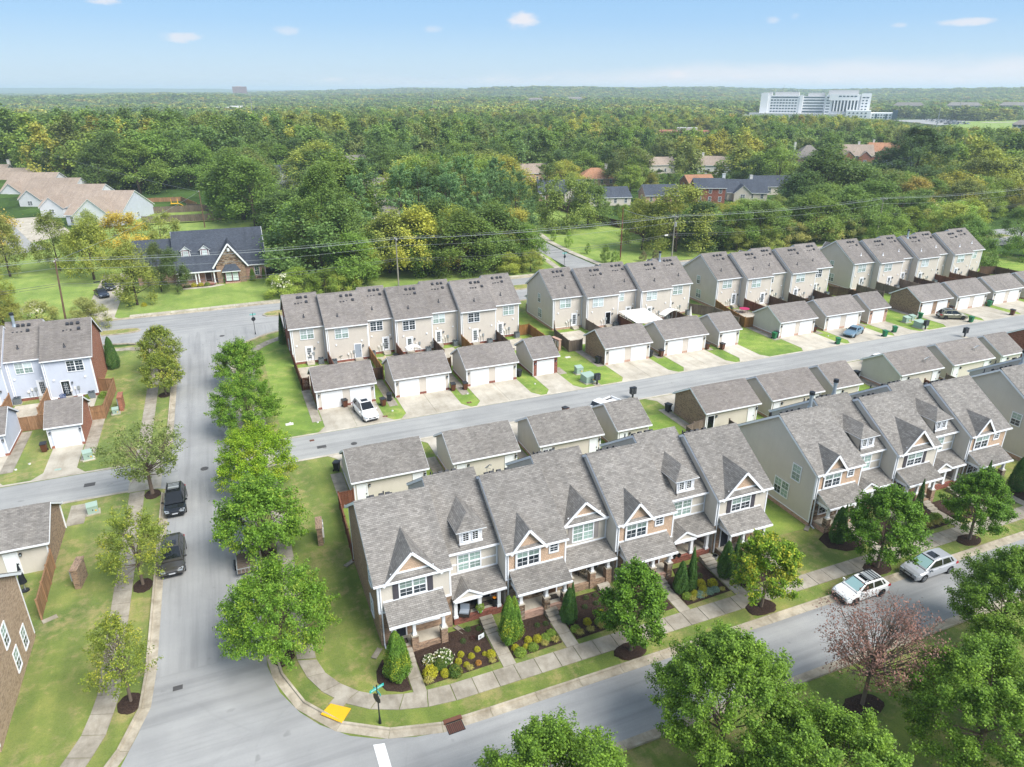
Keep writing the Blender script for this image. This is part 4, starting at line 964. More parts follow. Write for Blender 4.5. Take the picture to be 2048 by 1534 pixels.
# north rows, seen from behind: (x0, x1, forward?, [window u], window width, door u, door kind)
RN, RB = 99.0 + D_, 100.5 + D_
def north(row, group, sid, roof='shingle_n', ends=(1, 1), em=None, red=True, wp=False):
	n = len(row)
	for i, (x0, x1, fw, win, door, lab, kinds) in enumerate(row):
		w = x1 - x0 - .02; el = i == 0 and ends[0]; er = i == n - 1 and ends[1]
		emat = ((em[1] if er else sid), (em[0] if el else sid))      # rotated by 180: local right end is the picture's left
		wins = [(u - x0 + ww, 3.75, ww, 1.35, ww > 1) for u, ww in win]
		# rear left end in the picture is local right after rotation
		r = dict(win=[(w - (w - (u - x0)), 3.75, ww, 1.35, ww > 1) for u, ww in win], door=[(u - x0, k) for u, k in door], found='red' if red else 'x', kinds=kinds)
		if el and em[0] == sid: r['side'] = {'R': [(4.7, 3.55, .9, 1.4, False), (4.9, .95, 1.25, 1.45, True)]}
		if el and em[0] != sid: r['side'] = {'R': [(2.9, 3.55, .9, 1.4, False), (5.6, .95, .9, 1.45, False)]}
		townhouse(lab, x1 - .01, RN if fw else RB, w, math.pi, style='R', lower='brick_brown', ends=(er, el), emat=emat, sid=sid, seed=20 + i + int(x0), rear=r, roof=roof, group=group, white_pipe=wp, flue=lab.endswith('flue pipe'))
BG = ('blind2', 'blind'); BB = ('blind2', 'blind2'); GG = ('glass', 'glass')
north([(7.1, 11.85, 0, [(8.5, 1.8)], [(9.0, 'glass')], 'rear of townhouse at the road corner with red brick end wall', BG), (11.85, 17.95, 1, [(13.2, 1.8)], [(15.8, 'screen')], 'rear of townhouse above the garage with the parked white car', BG),
       (17.95, 22.0, 0, [(18.6, 1.8)], [(20.3, 'glass')], 'rear of townhouse whose window shows a golden blind', GG), (22.0, 27.75, 1, [(23.2, 1.8)], [(23.6, 'glass')], 'rear of townhouse with white canopy frame on its patio', GG),
       (27.75, 32.25, 0, [(28.3, 1.8)], [(28.6, 'glass')], 'rear of townhouse with blue condenser unit and open patio', BG), (32.25, 38.1, 1, [(33.5, 1.8)], [(34.1, 'glass')], 'rear of townhouse with dark panes above the two-door garage', GG),
       (38.1, 42.6, 0, [(39.9, 1.8)], [(38.9, 'glass')], 'rear end townhouse beside the fresh cedar fence', BG)], 'townhouses of the row beyond the alley next to the side road', 'siding_n', em=('brick_red', 'siding_n'))
north([(48.7, 54.1, 0, [(50.0, 1.9)], [(52.2, 'glass')], 'rear end townhouse with beige gable wall beside the meter pillar', BG), (54.1, 60.2, 1, [(55.3, 1.9)], [(57.8, 'open')], 'rear of townhouse with open back door left of the white canopy', BB),
       (60.2, 64.5, 0, [(60.5, 1.5)], [(62.6, 'glass')], 'rear of townhouse behind the white patio canopy', BG), (64.5, 70.65, 1, [(65.7, 1.9)], [(65.9, 'glass')], 'rear of townhouse behind the hanging white lounge', BB),
       (70.65, 75.6, 0, [(72.0, 1.9)], [(70.9, 'glass')], 'rear end townhouse with closed white parasol, with a steel flue pipe', BG)], 'townhouses of the middle row beyond the alley', 'siding_n', em=('siding_n', 'siding_n'), red=False)
north([(81.4, 86.75, 0, [(82.7, 1.9)], [(85, 'glass')], 'rear end townhouse behind the golden wooden fence', BG), (86.75, 92.5, 1, [(88, 1.9)], [(90.3, 'glass')], 'rear of townhouse with a dark divider fence, second after the golden fence', BG),
       (92.5, 97.0, 0, [(92.8, 1.4)], [(93.0, 'glass')], 'rear of townhouse in the middle of the third row beyond the alley', GG), (97.0, 103.0, 1, [(98.3, 1.9)], [(98.1, 'glass')], 'rear of townhouse with dark closed parasol on its patio', BG),
       (103.0, 107.9, 0, [(104.0, 1.9)], [(104.2, 'glass')], 'rear end townhouse above the single-door garage and its brick front', GG)], 'townhouses of the third row beyond the alley', 'siding_n', em=('siding_n', 'siding_n'), red=False)
north([(114.0, 119.2, 0, [(115.3, 1.9)], [(116.2, 'glass')], 'rear end townhouse with gable wall behind the brown brick garage', BG), (119.2, 125.5, 1, [(120.6, 1.9)], [(122.0, 'glass')], 'rear of townhouse with grey fences, second of the far row', BG),
       (125.5, 129.6, 0, [(125.8, 1.0)], [(127.5, 'glass')], 'rear of townhouse with one small window in the far row', GG), (129.6, 135.6, 1, [(130.8, 1.9)], [(130.6, 'glass')], 'rear of townhouse in the far row, with a steel flue pipe', BB),
       (135.6, 139.8, 0, [(135.9, 1.0)], [(136.6, 'glass')], 'rear of townhouse with narrow window near the far end', BG), (139.8, 145.5, 1, [(141.2, 1.9)], [(141.0, 'glass')], 'rear of townhouse with dark red fence in the far row', BG),
       (145.5, 150.6, 0, [(147.0, 1.9)], [(146.2, 'glass')], 'rear end townhouse at the far right under the trees', BG)], 'townhouses of the far right row beyond the alley', 'siding_n', em=('siding_n', 'siding_n'), red=False, wp=True)
north([(-33.2, -27.5, 1, [(-31.8, 1.8)], [(-29.5, 'glass')], 'pale blue townhouse cut by the left picture edge', BG), (-27.5, -23.35, 0, [(-26.5, 1.8)], [(-24.6, 'glass')], 'pale blue townhouse with steel flue pipe', BG),
       (-23.35, -17.8, 1, [(-20.6, 1.8)], [(-21.7, 'slider')], 'pale blue townhouse with rust brick end wall and white garden chairs', GG)], 'pale blue townhouses on the left', 'siding_blue', ends=(0, 1), em=('siding_blue', 'brick_rust'))
townhouse('brown brick end townhouse at the lower left picture edge', -22.3, Y0 + .1, 5.45, style='C', lower='brick_tan', ends=(0, 1), emat=('siding', 'brick_tan'), seed=60, group='townhouses left of the side road', rear=dict(side={'R': [(5.3, 3.4, .85, 1.5, False), (5.9, .9, .85, 1.5, False), (8.1, .9, .85, 1.5, False)]}))
townhouse('beige townhouse beyond the lower left picture edge', -26.6, Y1, 4.2, style='B', lower='brick_red', seed=61, group='townhouses left of the side road')

# ---------------------------------------------------------------- garages
def garage(label, x0, x1, face, north_, doors, mats, roof, group, sd=(), brickbase='brick_pink', openside=None):
	"""face = y of the alley-side wall; north_ garages open towards -Y, the others towards +Y"""
	w = x1 - x0; d = 6.1; zw = 2.78; sl = .58
	root = thing('garage', label, 'garage', (x0, face, 0) if north_ else (x1, face, 0), 0 if north_ else math.pi, group)
	fm, lm, rm, bm = mats
	zr = zw + sl * d / 2
	b = MB(); b.poly([(0, 0, 0), (w, 0, 0), (w, 0, zw), (0, 0, zw)], fm); b.poly([(w, d, 0), (0, d, 0), (0, d, zw), (w, d, zw)], bm)
	b.poly([(0, d, 0), (0, 0, 0), (0, 0, zw), (0, d / 2, zr), (0, d, zw)], lm); b.poly([(w, 0, 0), (w, d, 0), (w, d, zw), (w, d / 2, zr), (w, 0, zw)], rm)
	obj('wall', b, root)
	e, o, t = .3, .25, .1; zl = zw - sl * e + t; zR = zr + t
	b = MB(); b.slab([(-o, -e, zl), (w + o, -e, zl), (w + o, d / 2, zR), (-o, d / 2, zR)], .12, roof); b.slab([(w + o, d + e, zl), (-o, d + e, zl), (-o, d / 2, zR), (w + o, d / 2, zR)], .12, roof); rf = obj('roof', b, root)
	b = MB()
	n = int((w + .5) / .3); L = (w - .8) / n
	for i in range(n):
		xx = .4 + i * L
		b.poly([(xx, d / 2 - .15, zR - .075), (xx + L, d / 2 - .15, zR - .085), (xx + L, d / 2, zR + .02), (xx, d / 2, zR + .045)], roof); b.poly([(xx + L, d / 2 + .15, zR - .085), (xx, d / 2 + .15, zR - .075), (xx, d / 2, zR + .045), (xx + L, d / 2, zR + .02)], roof)
	obj('ridge_cap', b, rf)
	for xx in (-o, w + o):
		for yy, q in ((-e, 0), (d + e, .001)): b = MB(); b.bar((xx + q, yy, zl - .13), (xx + q, d / 2, zR - .13), .045, .18, 'white'); obj('rake_board', b, root)
	for y0, y1, ya, yb in ((-e - .1, -e, -e, 0), (d + e, d + e + .1, d, d + e)):
		b = MB(); b.box(-o, y0, zl - .16, w + o, y1, zl - .03, 'white'); b.box(-o, ya, zl - .15, w + o, yb, zl - .12, 'white'); obj('gutter', b, root)
	for xx in (-.01, w - .11):
		if not fm.startswith('brick'): obj('corner_board', box_mesh('corner_board', (0, -.03, .3, .12, 0, zw - .15), 'white'), root, (xx, 0, 0))
		obj('corner_board', box_mesh('corner_board', (0, d, .05, .12, d + .03, zw - .15), 'white'), root, (xx, 0, 0))
	obj('downspout', box_mesh('downspout', (-.1, -.1, .1, -.02, -.02, zw - .2), 'white'), root)
	b = MB(); h = .32
	dx = []
	dw = 2.44
	if doors == 2: dx = [w * .25 - dw / 2 + .02, w * .75 - dw / 2 - .02]
	else: dx = [w / 2 - dw / 2]
	xs = [0] + [v for q in dx for v in (q - .1, q + dw + .1)] + [w]
	for i in range(0, len(xs), 2):
		if not fm.startswith('brick'): b.box(xs[i], -.03, 0, xs[i + 1], .01, h, brickbase)
	for xx, m_, s in ((-.03, lm, 0), (w - .01, rm, 1)):
		if not m_.startswith('brick'):
			b.box(xx, -.002, 0, xx + .04, d, h, brickbase); b.box(xx - .012, .0, h, xx + .052, d, h + .07, 'white')
	obj('foundation', b, root) if b.f else None
	for q in dx:
		b = MB(); b.box(q - .1, -.04, 0, q, 0, 2.24, 'white'); b.box(q + dw, -.04, 0, q + dw + .1, 0, 2.24, 'white'); b.box(q, -.04, 2.13, q + dw, 0, 2.24, 'white'); do = obj('garage_door', b, root)
		def sec():
			b = MB(); b.box(0, -.022, .008, dw, 0, .525, 'door')
			for k in range(4): b.box(.08 + k * .59, -.03, .08, .08 + k * .59 + .5, -.02, .44, 'door')
			return b.mesh('door_panel')
		for k in range(4): obj('door_panel', cached('gpanel', sec), do, (q, 0, .01 + k * .53))
	lamps = [xs[0] + (xs[1] - xs[0]) / 2, xs[-1] - (xs[-1] - xs[-2]) / 2]
	for q in lamps: lamp_part(root, q, 0, 1.9)
	for u, kd in sd:      # doors on the house side, u measured from the picture's left for the near garages
		xx = w - u if not north_ else u
		door_parts(root, xx, d, .08, .86, 2.03, math.pi, kind=kd); lamp_part(root, xx - 1.15, d, 1.95, math.pi)
	return root
GGn = 'garages on the far side of the alley'; GGs = 'garages on the near side of the alley'
sn = 'siding_n'
info = ['two-door garage with the white car parked in front', 'two-door garage, second along the alley from the side road', 'two-door garage with rust stains on its drive, third along the alley', 'single garage with red brick front', 'two-door garage with brown brick gable wall beside the meter pillar', 'two-door garage next to the white canopy', 'single beige garage beside the sloping lawn with two brown bins',
		'two-door garage with green and black bins beside its wall', 'two-door garage behind the blue-grey sedan', 'single garage with brown brick front', 'two-door garage with brown brick gable behind the olive car', 'two-door garage right of the olive car', 'two-door garage near the right picture edge', 'garage at the far right picture edge']
for i, (x0, x1) in enumerate(GN):
	fm, lm, rm = sn, sn, sn
	if i == 0: lm = 'brick_red'
	if i == 3: fm = 'brick_red'; rm = 'brick_red'
	if i == 4: lm = 'brick_brown'
	if i == 9: fm = 'brick_pink'; rm = 'brick_pink'
	if i == 10: lm = 'brick_brown'; fm = 'brick_brown'
	garage(info[i], x0, x1, 83.2, True, 1 if x1 - x0 < 5 else 2, (fm, lm, rm, sn), 'shingle_n', GGn, [(1.5, 'white')], 'brick_red' if i < 4 else 'brick_pink')
info = ['near-side garage at the corner with a black bin on its walk', 'near-side garage with a satellite dish behind it', 'near-side garage with red lattice screen behind it', 'single near-side garage beside the white pickup', 'near-side garage with brown brick gable and open dark door', 'near-side garage second right of the brown brick gable', 'single near-side garage, third right of the brown brick gable', 'near-side garage with white dish on its roof and black bin beside it', 'near-side garage with white dish, second of its group', 'single near-side garage by the right picture edge', 'red brick garage cut by the right picture edge']
for i, (x0, x1) in enumerate(GS):
	lm = 'siding'; sd = [(.35, 'white'), (x1 - x0 - 1.3, 'white')] if x1 - x0 > 5 else [(.3, 'white')]
	rm = 'siding'
	if i == 4: rm = 'brick_brown'; sd = [(.3, 'open'), (x1 - x0 - 1.3, 'white')]
	if i == 10: rm = 'brick_red'
	garage(info[i], x0, x1, 65.6, False, 1 if x1 - x0 < 5 else 2, ('siding', lm, rm, 'siding'), 'shingle' if i < 4 else 'shingle_n', GGs, sd, 'brick_pink')
garage('single garage with rust brick side wall on the left', -20.85, -17.6, 84.0, True, 1, ('siding_blue', 'siding_blue', 'brick_rust', 'siding_blue'), 'shingle_n', 'pale blue garages on the left', [(1.2, 'white')], 'brick_rust')
garage('pale blue garage cut by the left picture edge', -28.3, -24.9, 84.0, True, 1, ('siding_blue', 'siding_blue', 'siding_blue', 'siding_blue'), 'shingle_n', 'pale blue garages on the left', [(1.2, 'white')], 'brick_rust')
garage('garage with brown brick side wall at the left picture edge', -24.3, -17.0, 65.6, False, 2, ('siding', 'brick_brown', 'siding', 'siding'), 'shingle', 'garages left of the side road', [(.4, 'white'), (4.2, 'white')], 'brick_brown')
# ---------------------------------------------------------------- fences and patios
def fence(label, pts, m='wood_red', h=1.8, name='wooden_fence', group=None, step=2.4):
	root = thing(name, label, 'fence', (pts[0][0], pts[0][1], 0), 0, group); ox, oy = pts[0]
	for p, q in zip(pts, pts[1:]):
		L = math.hypot(q[0] - p[0], q[1] - p[1]); n = max(1, round(L / step)); s = L / n; a = math.atan2(q[1] - p[1], q[0] - p[0])
		def pan():
			b = MB(); k = max(2, int(s / .15)); w = (s - .12) / k
			rg = random.Random(int(s * 1000))
			for i in range(k): b.box(.06 + i * w + .004, -.012, .05, .06 + (i + 1) * w - .004, .012, h - .06 + rg.uniform(-.015, .02), m)
			for z in (.3, h * .55, h - .25): b.box(.05, .012, z, s - .05, .05, z + .09, m)
			b.box(.0, -.05, h - .03, s, .06, h + .01, m)
			return b.mesh('fence_panel')
		for i in range(n):
			x = p[0] + (q[0] - p[0]) * i / n - ox; y = p[1] + (q[1] - p[1]) * i / n - oy
			obj('fence_panel', cached(('pan', round(s, 2), h, m), pan), root, (x, y, 0), a)
			obj('post', cached(('post', h, m), lambda: (lambda b: (b.box(-.06, -.06, 0, .06, .06, h + .1, m), b.box(-.075, -.075, h + .1, .075, .075, h + .14, m), b.mesh('post'))[2])(MB())), root, (x, y, 0), a)
		obj('post', CACHE[('post', h, m)], root, (q[0] - ox, q[1] - oy, 0), a)
	return root
gf = 'backyard fences beyond the alley'; gs = 'backyard fences of the near row'
fence('dark red stained fence with gate at the road corner, beyond the alley', [(7.05, 99.5), (7.05, 90.2), (8.0, 90.2)], 'wood_red', group=gf)
F = [(11.9, 'wood_red', 'short red fence between the first two patios beyond the alley'), (17.9, 'wood_gold', 'golden fence above the second garage beyond the alley'), (22.0, 'wood_red', 'red divider fence beside the white canopy frame'), (27.8, 'wood_dark', 'dark divider fence left of the open patio'),
     (32.3, 'wood_gold', 'orange divider fence right of the open patio'), (38.1, 'wood_dark', 'dark divider fence next to the cedar enclosure')]
for x, m, l in F: fence(l, [(x, 98.9), (x, 93.6 if m != 'wood_gold' or x > 20 else 90)], m, group=gf)
fence('gate fence between the first two garages', [(15.4, 90.2), (17.9, 90.2)], 'wood_dark', group=gf); fence('golden gate fence between the second and third garages', [(25.3, 90.2), (27.7, 90.2)], 'wood_gold', group=gf)
fence('fresh cedar fence enclosing the last patio of the first row', [(42.6, 100.2), (44.3, 100.2), (44.3, 92.0), (41.3, 89.6)], 'wood_gold', group=gf); fence('small red gate fence left of the single brick garage', [(35.0, 90), (37.4, 90)], 'wood_red', group=gf)
fence('long grey weathered fence by the meter pillar', [(48.7, 99.9), (47.0, 96), (46.6, 90.2), (48.8, 90.2)], 'wood_grey', group=gf)
for x, m, l in [(54.1, 'wood_grey', 'grey divider fence left of the open back door'), (60.2, 'wood_red', 'red divider fence under the white canopy'), (70.6, 'wood_dark', 'dark divider fence left of the closed white parasol')]: fence(l, [(x, 98.9), (x, 93.8)], m, group=gf)
fence('pale grey fence behind the closed white parasol', [(75.6, 100.3), (78.2, 96.5), (78.2, 90.0)], 'wood_grey', group=gf)
fence('golden fence around the patio with the magenta table', [(81.4, 100.3), (80.2, 96), (79.2, 89.6), (80.8, 89.4)], 'wood_gold', group=gf)
for x, m, l in [(86.7, 'wood_red', 'red fence right of the magenta table'), (92.5, 'wood_dark', 'dark fence in the middle of the third row'), (97.0, 'wood_dark', 'dark fence left of the closed dark parasol'), (103.0, 'wood_dark', 'dark fence right of the closed dark parasol')]: fence(l, [(x, 98.9), (x, 93)], m, group=gf)
fence('brown fence with green shrub at the end of the third row', [(107.9, 100), (110, 97), (110, 90)], 'wood_dark', group=gf)
for x, m, l in [(114.0, 'wood_grey', 'first grey fence of the far row'), (119.2, 'wood_grey', 'second grey fence of the far row'), (125.5, 'wood_grey', 'third grey fence beside the wooden deck'), (129.6, 'wood_dark', 'dark brown fence behind the wooden deck'), (135.6, 'wood_red', 'dark red fence in the far row'), (139.8, 'wood_red', 'red fence left of the last townhouses'), (145.5, 'wood_dark', 'brown fence near the far right end')]: fence(l, [(x, 98.9), (x, 92.6)], m, group=gf)
fence('brown fence enclosing the last patio on the far right', [(150.6, 100), (154, 99), (154, 91)], 'wood_dark', group=gf)
# near row
fence('dark stained fence along the corner lawn beside the end townhouse', [(6.35, 50.8), (6.7, 59.4), (8.1, 59.4)], 'wood_red', group=gs)
for x, m, l in [(11.8, 'wood_red', 'short fence behind the corner townhouse'), (16.0, 'wood_red', 'red fence behind the second near-side garage'), (25.4, 'wood_red', 'red fence left of the lattice screen'), (35.0, 'wood_dark', 'dark fence by the single near-side garage')]: fence(l, [(x, 52.2), (x, 57)], m, group=gs)
fence('red low fence between the near-side garages', [(15.5, 57.6), (18.1, 58.2)], 'wood_red', 1.1, group=gs); fence('red fence right of the dish garage', [(25.2, 58.4), (27.6, 58.4)], 'wood_red', 1.3, group=gs)
fence('grey fence running back from the beige end gable', [(45.7, 50.8), (45.7, 58.8), (47.0, 59.2)], 'wood_grey', group=gs); fence('grey gate fence beside the open dark garage door', [(46.9, 59.2), (48.6, 59.6)], 'wood_grey', group=gs)
for x, m, l in [(51.3, 'wood_grey', 'grey fence behind the right-hand end townhouse'), (57.2, 'wood_dark', 'dark fence between near-side garages on the right'), (61.0, 'wood_dark', 'dark fence under the steel flue pipe'), (67.1, 'wood_dark', 'low dark fence by the single right-hand garage')]: fence(l, [(x, 52.2), (x, 58.4)], m, group=gs)
fence('grey fence between the two white dishes', [(83, 52), (83, 58.6)], 'wood_red', group=gs); fence('dark grey fence right of the first white dish', [(87.3, 52), (87.3, 58.8)], 'wood_grey', group=gs)
fence('tan board fence at the lower left picture edge', [(-16.75, 52.6), (-16.9, 59.4)], 'wood_tan', group='fences on the left')
fence('tan fence with dark gate behind the white garden chairs', [(-17.7, 100.4), (-15.9, 99.6), (-16.2, 90.6), (-17.6, 90.6)], 'wood_tan', group='fences on the left')
for x, l in [(-23.35, 'tan divider fence left of the white garden chairs'), (-27.5, 'tan divider fence left of the steel flue')]: fence(l, [(x, 98.9), (x, 92.5)], 'wood_tan', group='fences on the left')
fence('tan gate fence between the pale blue garages', [(-24.9, 90.2), (-20.9, 90.2)], 'wood_tan', group='fences on the left')
def patio(x0, x1, y0=94.5, y1=98.9):
	b = MB(); b.slab([(x0, y0, .05), (x1, y0, .05), (x1, y1, .05), (x0, y1, .05)], .05, 'concrete'); struct('patio', b)
for x0, x1, y0 in [(7.3, 11.6, 91.5), (12.1, 17.6, 94.5), (18.2, 21.8, 94.0), (22.3, 27.5, 94.5), (28.2, 30.9, 91.5), (32.6, 37.8, 95), (38.4, 42.4, 94), (49, 53, 92.5), (54.4, 59.8, 95), (60.5, 64.2, 94), (64.8, 70.4, 94.5), (70.9, 75.4, 94), (81.6, 86.4, 93.5), (87, 92.2, 95), (97.3, 102.7, 95), (120, 125, 94), (-23, -18, 93.5), (-27.2, -23.6, 91)]: patio(x0, x1, y0)
sheet('gravel_bed', [(7.4, 90.5), (11.7, 90.5), (11.7, 98.9), (7.4, 98.9)], .02, 'verge')

# ---------------------------------------------------------------- small yard things
def proto(fn, *a):
	"""build a first specimen; later ones are copies"""
	return fn(*a)
def make_ac(label, loc, rz=0):
	r = thing('air_conditioner', label, 'air conditioner', loc, rz)
	b = MB(); b.box(-.42, -.42, 0, .42, .42, .06, 'concrete'); obj('pad', b, r)
	b = MB(); b.box(-.36, -.36, .06, .36, .36, .85, 'ac')
	for k in range(9): b.box(-.37, -.37, .12 + k * .078, .37, .37, .145 + k * .078, 'grey')
	b.box(-.38, -.38, .85, .38, .38, .9, 'ac'); obj('casing', b, r)
	b = MB(); b.cyl(0, 0, .9, .93, .3, .3, 14, 'black'); b.cyl(0, 0, .93, .95, .08, .08, 8, 'grey'); obj('fan_grille', b, r); return r
ACS = [(10.9, 99.6), (12.6, 98.2), (18.5, 99.6), (26.7, 98.2), (31.5, 99.6), (36.7, 98.2), (41.9, 99.6), (59.3, 98.1), (69.6, 98.1), (74.8, 99.4), (95.8, 99.4), (101.9, 98.2), (106.9, 99.4), (123.8, 98), (134.5, 98), (143, 98), (-18.5, 98.3), (-27.0, 99.7)]
near = ['dark patio with the drain pipe', 'two dishes of the second house', 'golden fence and yellow plant', 'white canopy frame', 'open concrete patio', 'dark divider fence', 'fresh cedar fence', 'open back door', 'hanging white lounge', 'closed white parasol', 'meter boxes of the third row', 'closed dark parasol', 'brown end fence', 'second grey far fence', 'wooden deck fence', 'red far fence', 'white garden chairs', 'steel flue of the blue house']
ac0 = make_ac('dark condenser unit beside the ' + near[0], (ACS[0][0], ACS[0][1], 0)); ac0['group'] = 'condenser units by the back walls'
for (x, y), n in list(zip(ACS, near))[1:]: dup(ac0, (x, y, 0), random.uniform(-.1, .1), 'dark condenser unit beside the ' + n, 'condenser units by the back walls')

def make_bin(label, loc, rz, body):
	r = thing('wheelie_bin', label, 'bin', loc, rz)
	b = MB()
	lo = [(-.24, -.27), (.24, -.27), (.24, .22), (-.24, .22)]; hi = [(-.3, -.36), (.3, -.36), (.3, .32), (-.3, .32)]
	b.poly([(*p, .06) for p in lo][::-1], body)
	for i in range(4):
		j = (i + 1) % 4; b.poly([(*lo[i], .06), (*lo[j], .06), (*hi[j], .98), (*hi[i], .98)], body)
	b.box(-.32, -.38, .93, .32, .34, .99, body); obj('body', b, r)
	b = MB(); b.slab([(-.33, -.42, 1.03), (.33, -.42, 1.03), (.33, .36, 1.07), (-.33, .36, 1.07)], .06, 'plastic_dark' if body != 'plastic_green' else body); b.box(-.3, .34, .98, .3, .44, 1.04, body); obj('lid', b, r)
	for s in (-1, 1):
		b = MB(); b.tube([(s * .24, .27, .12), (s * .32, .27, .12)], .12, 10, 'tyre'); obj('wheel', b, r)
	return r
bins = {}
BINS = [('brown', 11.35, 82.9, 'brown bin in front of the first garage, beside the white car'), ('brown', 15.9, 81.4, 'brown bin with dark lid on the first grass strip'), ('dark', 17.0, 82.6, 'charcoal bin at the left wall of the second garage'), ('brown', 25.6, 82.7, 'brown bin at the right corner of the second garage'), ('brown', 27.2, 82.4, 'brown bin at the left corner of the third garage'), ('dark', 35.6, 83.9, 'charcoal bin at the right corner of the third garage'),
		('dark', 48.3, 84.2, 'charcoal bin beside the brown brick gable wall'), ('dark', 56.8, 83.6, 'charcoal bin between the brick garage and its neighbour'), ('brown', 58.5, 83.2, 'brown bin left of the canopy garage'), ('brown', 66.8, 83.2, 'brown bin right of the canopy garage'), ('brown', 68.9, 82.2, 'brown bin before the single beige garage'), ('green', 79.9, 83.2, 'green bin of the pair by the sloping lawn'), ('dark', 80.55, 83.5, 'black bin of the pair by the sloping lawn'), ('brown', 88.5, 83.5, 'dark red-brown bin left of the sedan drive'),
		('green', 87.3, 77.3, 'green bin at the alley edge before the sedan'), ('green', 97.2, 77.2, 'green bin at the alley edge right of the sedan'), ('green', 100.5, 78.2, 'tilted green bin before the single brick garage'), ('green', 111.0, 82.0, 'dark green bin beside the brown brick gable by the olive car'), ('green', 117.3, 77.2, 'green bin at the alley edge behind the olive car'), ('brown', 120.0, 83.0, 'brown bin behind the olive car'), ('brown', 128.0, 77.3, 'brown bin alone on the far grass strip'), ('green', 129.4, 82.6, 'green bin at the far right garages'), ('dark', 130.3, 83.0, 'black bin at the far right garages'),
		('dark', 7.7, 67.0, 'black bin on the walk of the near corner garage'), ('brown', 36.0, 70.1, 'brown bin at the near alley edge by the white pickup'), ('dark', 48.3, 66.2, 'black bin by the brown brick near-side gable'), ('dark', 78.7, 65.6, 'black bin left of the near garage with the roof dish'), ('brown', -21.5, 83.6, 'brown bin left of the pale blue single garage'), ('dark', 27.0, 66.0, 'black bin between the second and third near-side garages'), ('dark', -20.6, 67.3, 'black bin behind the lower left garage roof'), ('dark', 102.8, 60.5, 'black bin by the red brick garage at the right edge')]
for k, x, y, l in BINS:
	body = {'brown': 'plastic_brown', 'dark': 'plastic_dark', 'green': 'plastic_green'}[k]; rz = random.uniform(-.5, .5) + (math.pi if y < 72 else 0)
	if k not in bins: bins[k] = make_bin(l, (x, y, .035), rz, body); bins[k]['group'] = 'wheelie bins along the alley'
	else: dup(bins[k], (x, y, .035), rz, l, 'wheelie bins along the alley')

def mailbox(label, x, y, rz=0):
	r = thing('mailbox_cluster', label, 'mailbox', (x, y, 0), rz, 'mailbox clusters along the alley')
	b = MB(); b.box(-.45, -.45, 0, .45, .45, .05, 'concrete'); obj('base', b, r)
	b = MB(); b.box(-.09, -.09, .05, .09, .09, .72, 'black'); obj('post', b, r)
	b = MB(); b.box(-.39, -.24, .72, .39, .24, 1.55, 'black'); b.box(-.42, -.27, 1.55, .42, .27, 1.6, 'black'); obj('cabinet', b, r)
	for s in (-1, 1):
		for i in range(2):
			for j in range(4):
				q = MB(); q.box(-.17, -.012, 0, .17, .004, .17, 'vent'); q.box(-.03, -.018, .04, .03, -.01, .07, 'grey')
				obj('door', cached('mbdoor', lambda: q.mesh('mailbox_door')), r, (-.19 + .38 * i, -.245 if s < 0 else .245, .77 + .19 * j), 0 if s < 0 else math.pi)
mailbox('black mailbox cluster on the lawn beside the green transformer', 44.3, 77.2); mailbox('black mailbox cluster at the near alley edge above the single garage roof', 46.3, 71.3, math.pi)
mailbox('black mailbox cluster on the lawn right of the second transformer', 106.5, 77.3); mailbox('black mailbox cluster at the near alley edge on the right', 109.0, 72.1, math.pi)

def util_box(label, x, y, w, d, h, rz=0, m='cabinet', pad=True, name='utility_cabinet'):
	r = thing(name, label, 'utility box', (x, y, 0), rz, 'green utility boxes')
	if pad:
		b = MB(); b.box(-w / 2 - .15, -d / 2 - .15, 0, w / 2 + .15, d / 2 + .15, .1, 'concrete'); obj('pad', b, r)
	b = MB(); b.box(-w / 2, -d / 2, .08, w / 2, d / 2, h * .8, m); obj('body', b, r)
	b = MB(); b.slab([(-w / 2 - .03, -d / 2 - .03, h * .86), (w / 2 + .03, -d / 2 - .03, h * .86), (w / 2 + .03, d / 2 + .03, h), (-w / 2 - .03, d / 2 + .03, h)], h * .1, m); b.box(-w / 2, -d / 2, h * .78, w / 2, d / 2 - .02, h * .84, m); obj('lid', b, r)
	b = MB(); b.box(-.03, -d / 2 - .03, h * .4, .04, -d / 2, h * .55, 'black'); b.box(w * .2, -d / 2 - .008, h * .3, w * .36, -d / 2, h * .46, 'yellow'); obj('latch', b, r)
util_box('tall pale green box on the lawn left of the transformer', 43.9, 81.8, 1.0, .8, 1.15); util_box('large green transformer beside the black mailbox', 43.7, 78.6, 1.6, 1.4, 1.2, .15)
util_box('pale green box behind the right-hand transformer', 107.0, 81.4, 1.1, .8, 1.1); util_box('low green box beside the pale right-hand box', 109.2, 82.1, 1.0, .8, .9); util_box('green transformer beside the right-hand mailbox', 106.9, 78.6, 1.8, 1.4, 1.15, .1)
util_box('pale green box on the grass left of the lower sidewalk', -15.0, 67.7, .9, .7, 1.0, .15); util_box('pale green box beside the left garage drive', -16.8, 79.8, .9, .7, 1.05, .2); util_box('small pale box next to the rust brick pillar', -15.2, 91.7, .7, .6, .8, .1)
def pillar(label, x, y, rz, m):
	r = thing('meter_pillar', label, 'brick pillar', (x, y, 0), rz, 'brick meter pillars')
	b = MB(); b.box(-.9, -.22, 0, .9, .22, 1.75, m); obj('brick_wall', b, r); b = MB(); b.box(-.97, -.29, 1.75, .97, .29, 1.86, m); obj('coping', b, r)
	for k in range(4):
		b = MB(); b.box(-.8 + k * .42, -.36, .75, -.45 + k * .42, -.225, 1.6, 'grey' if k % 2 else 'offwhite'); b.cyl(-.62 + k * .42, -.29, .05, .75, .03, .03, 6, 'grey'); obj('meter_box', b, r)
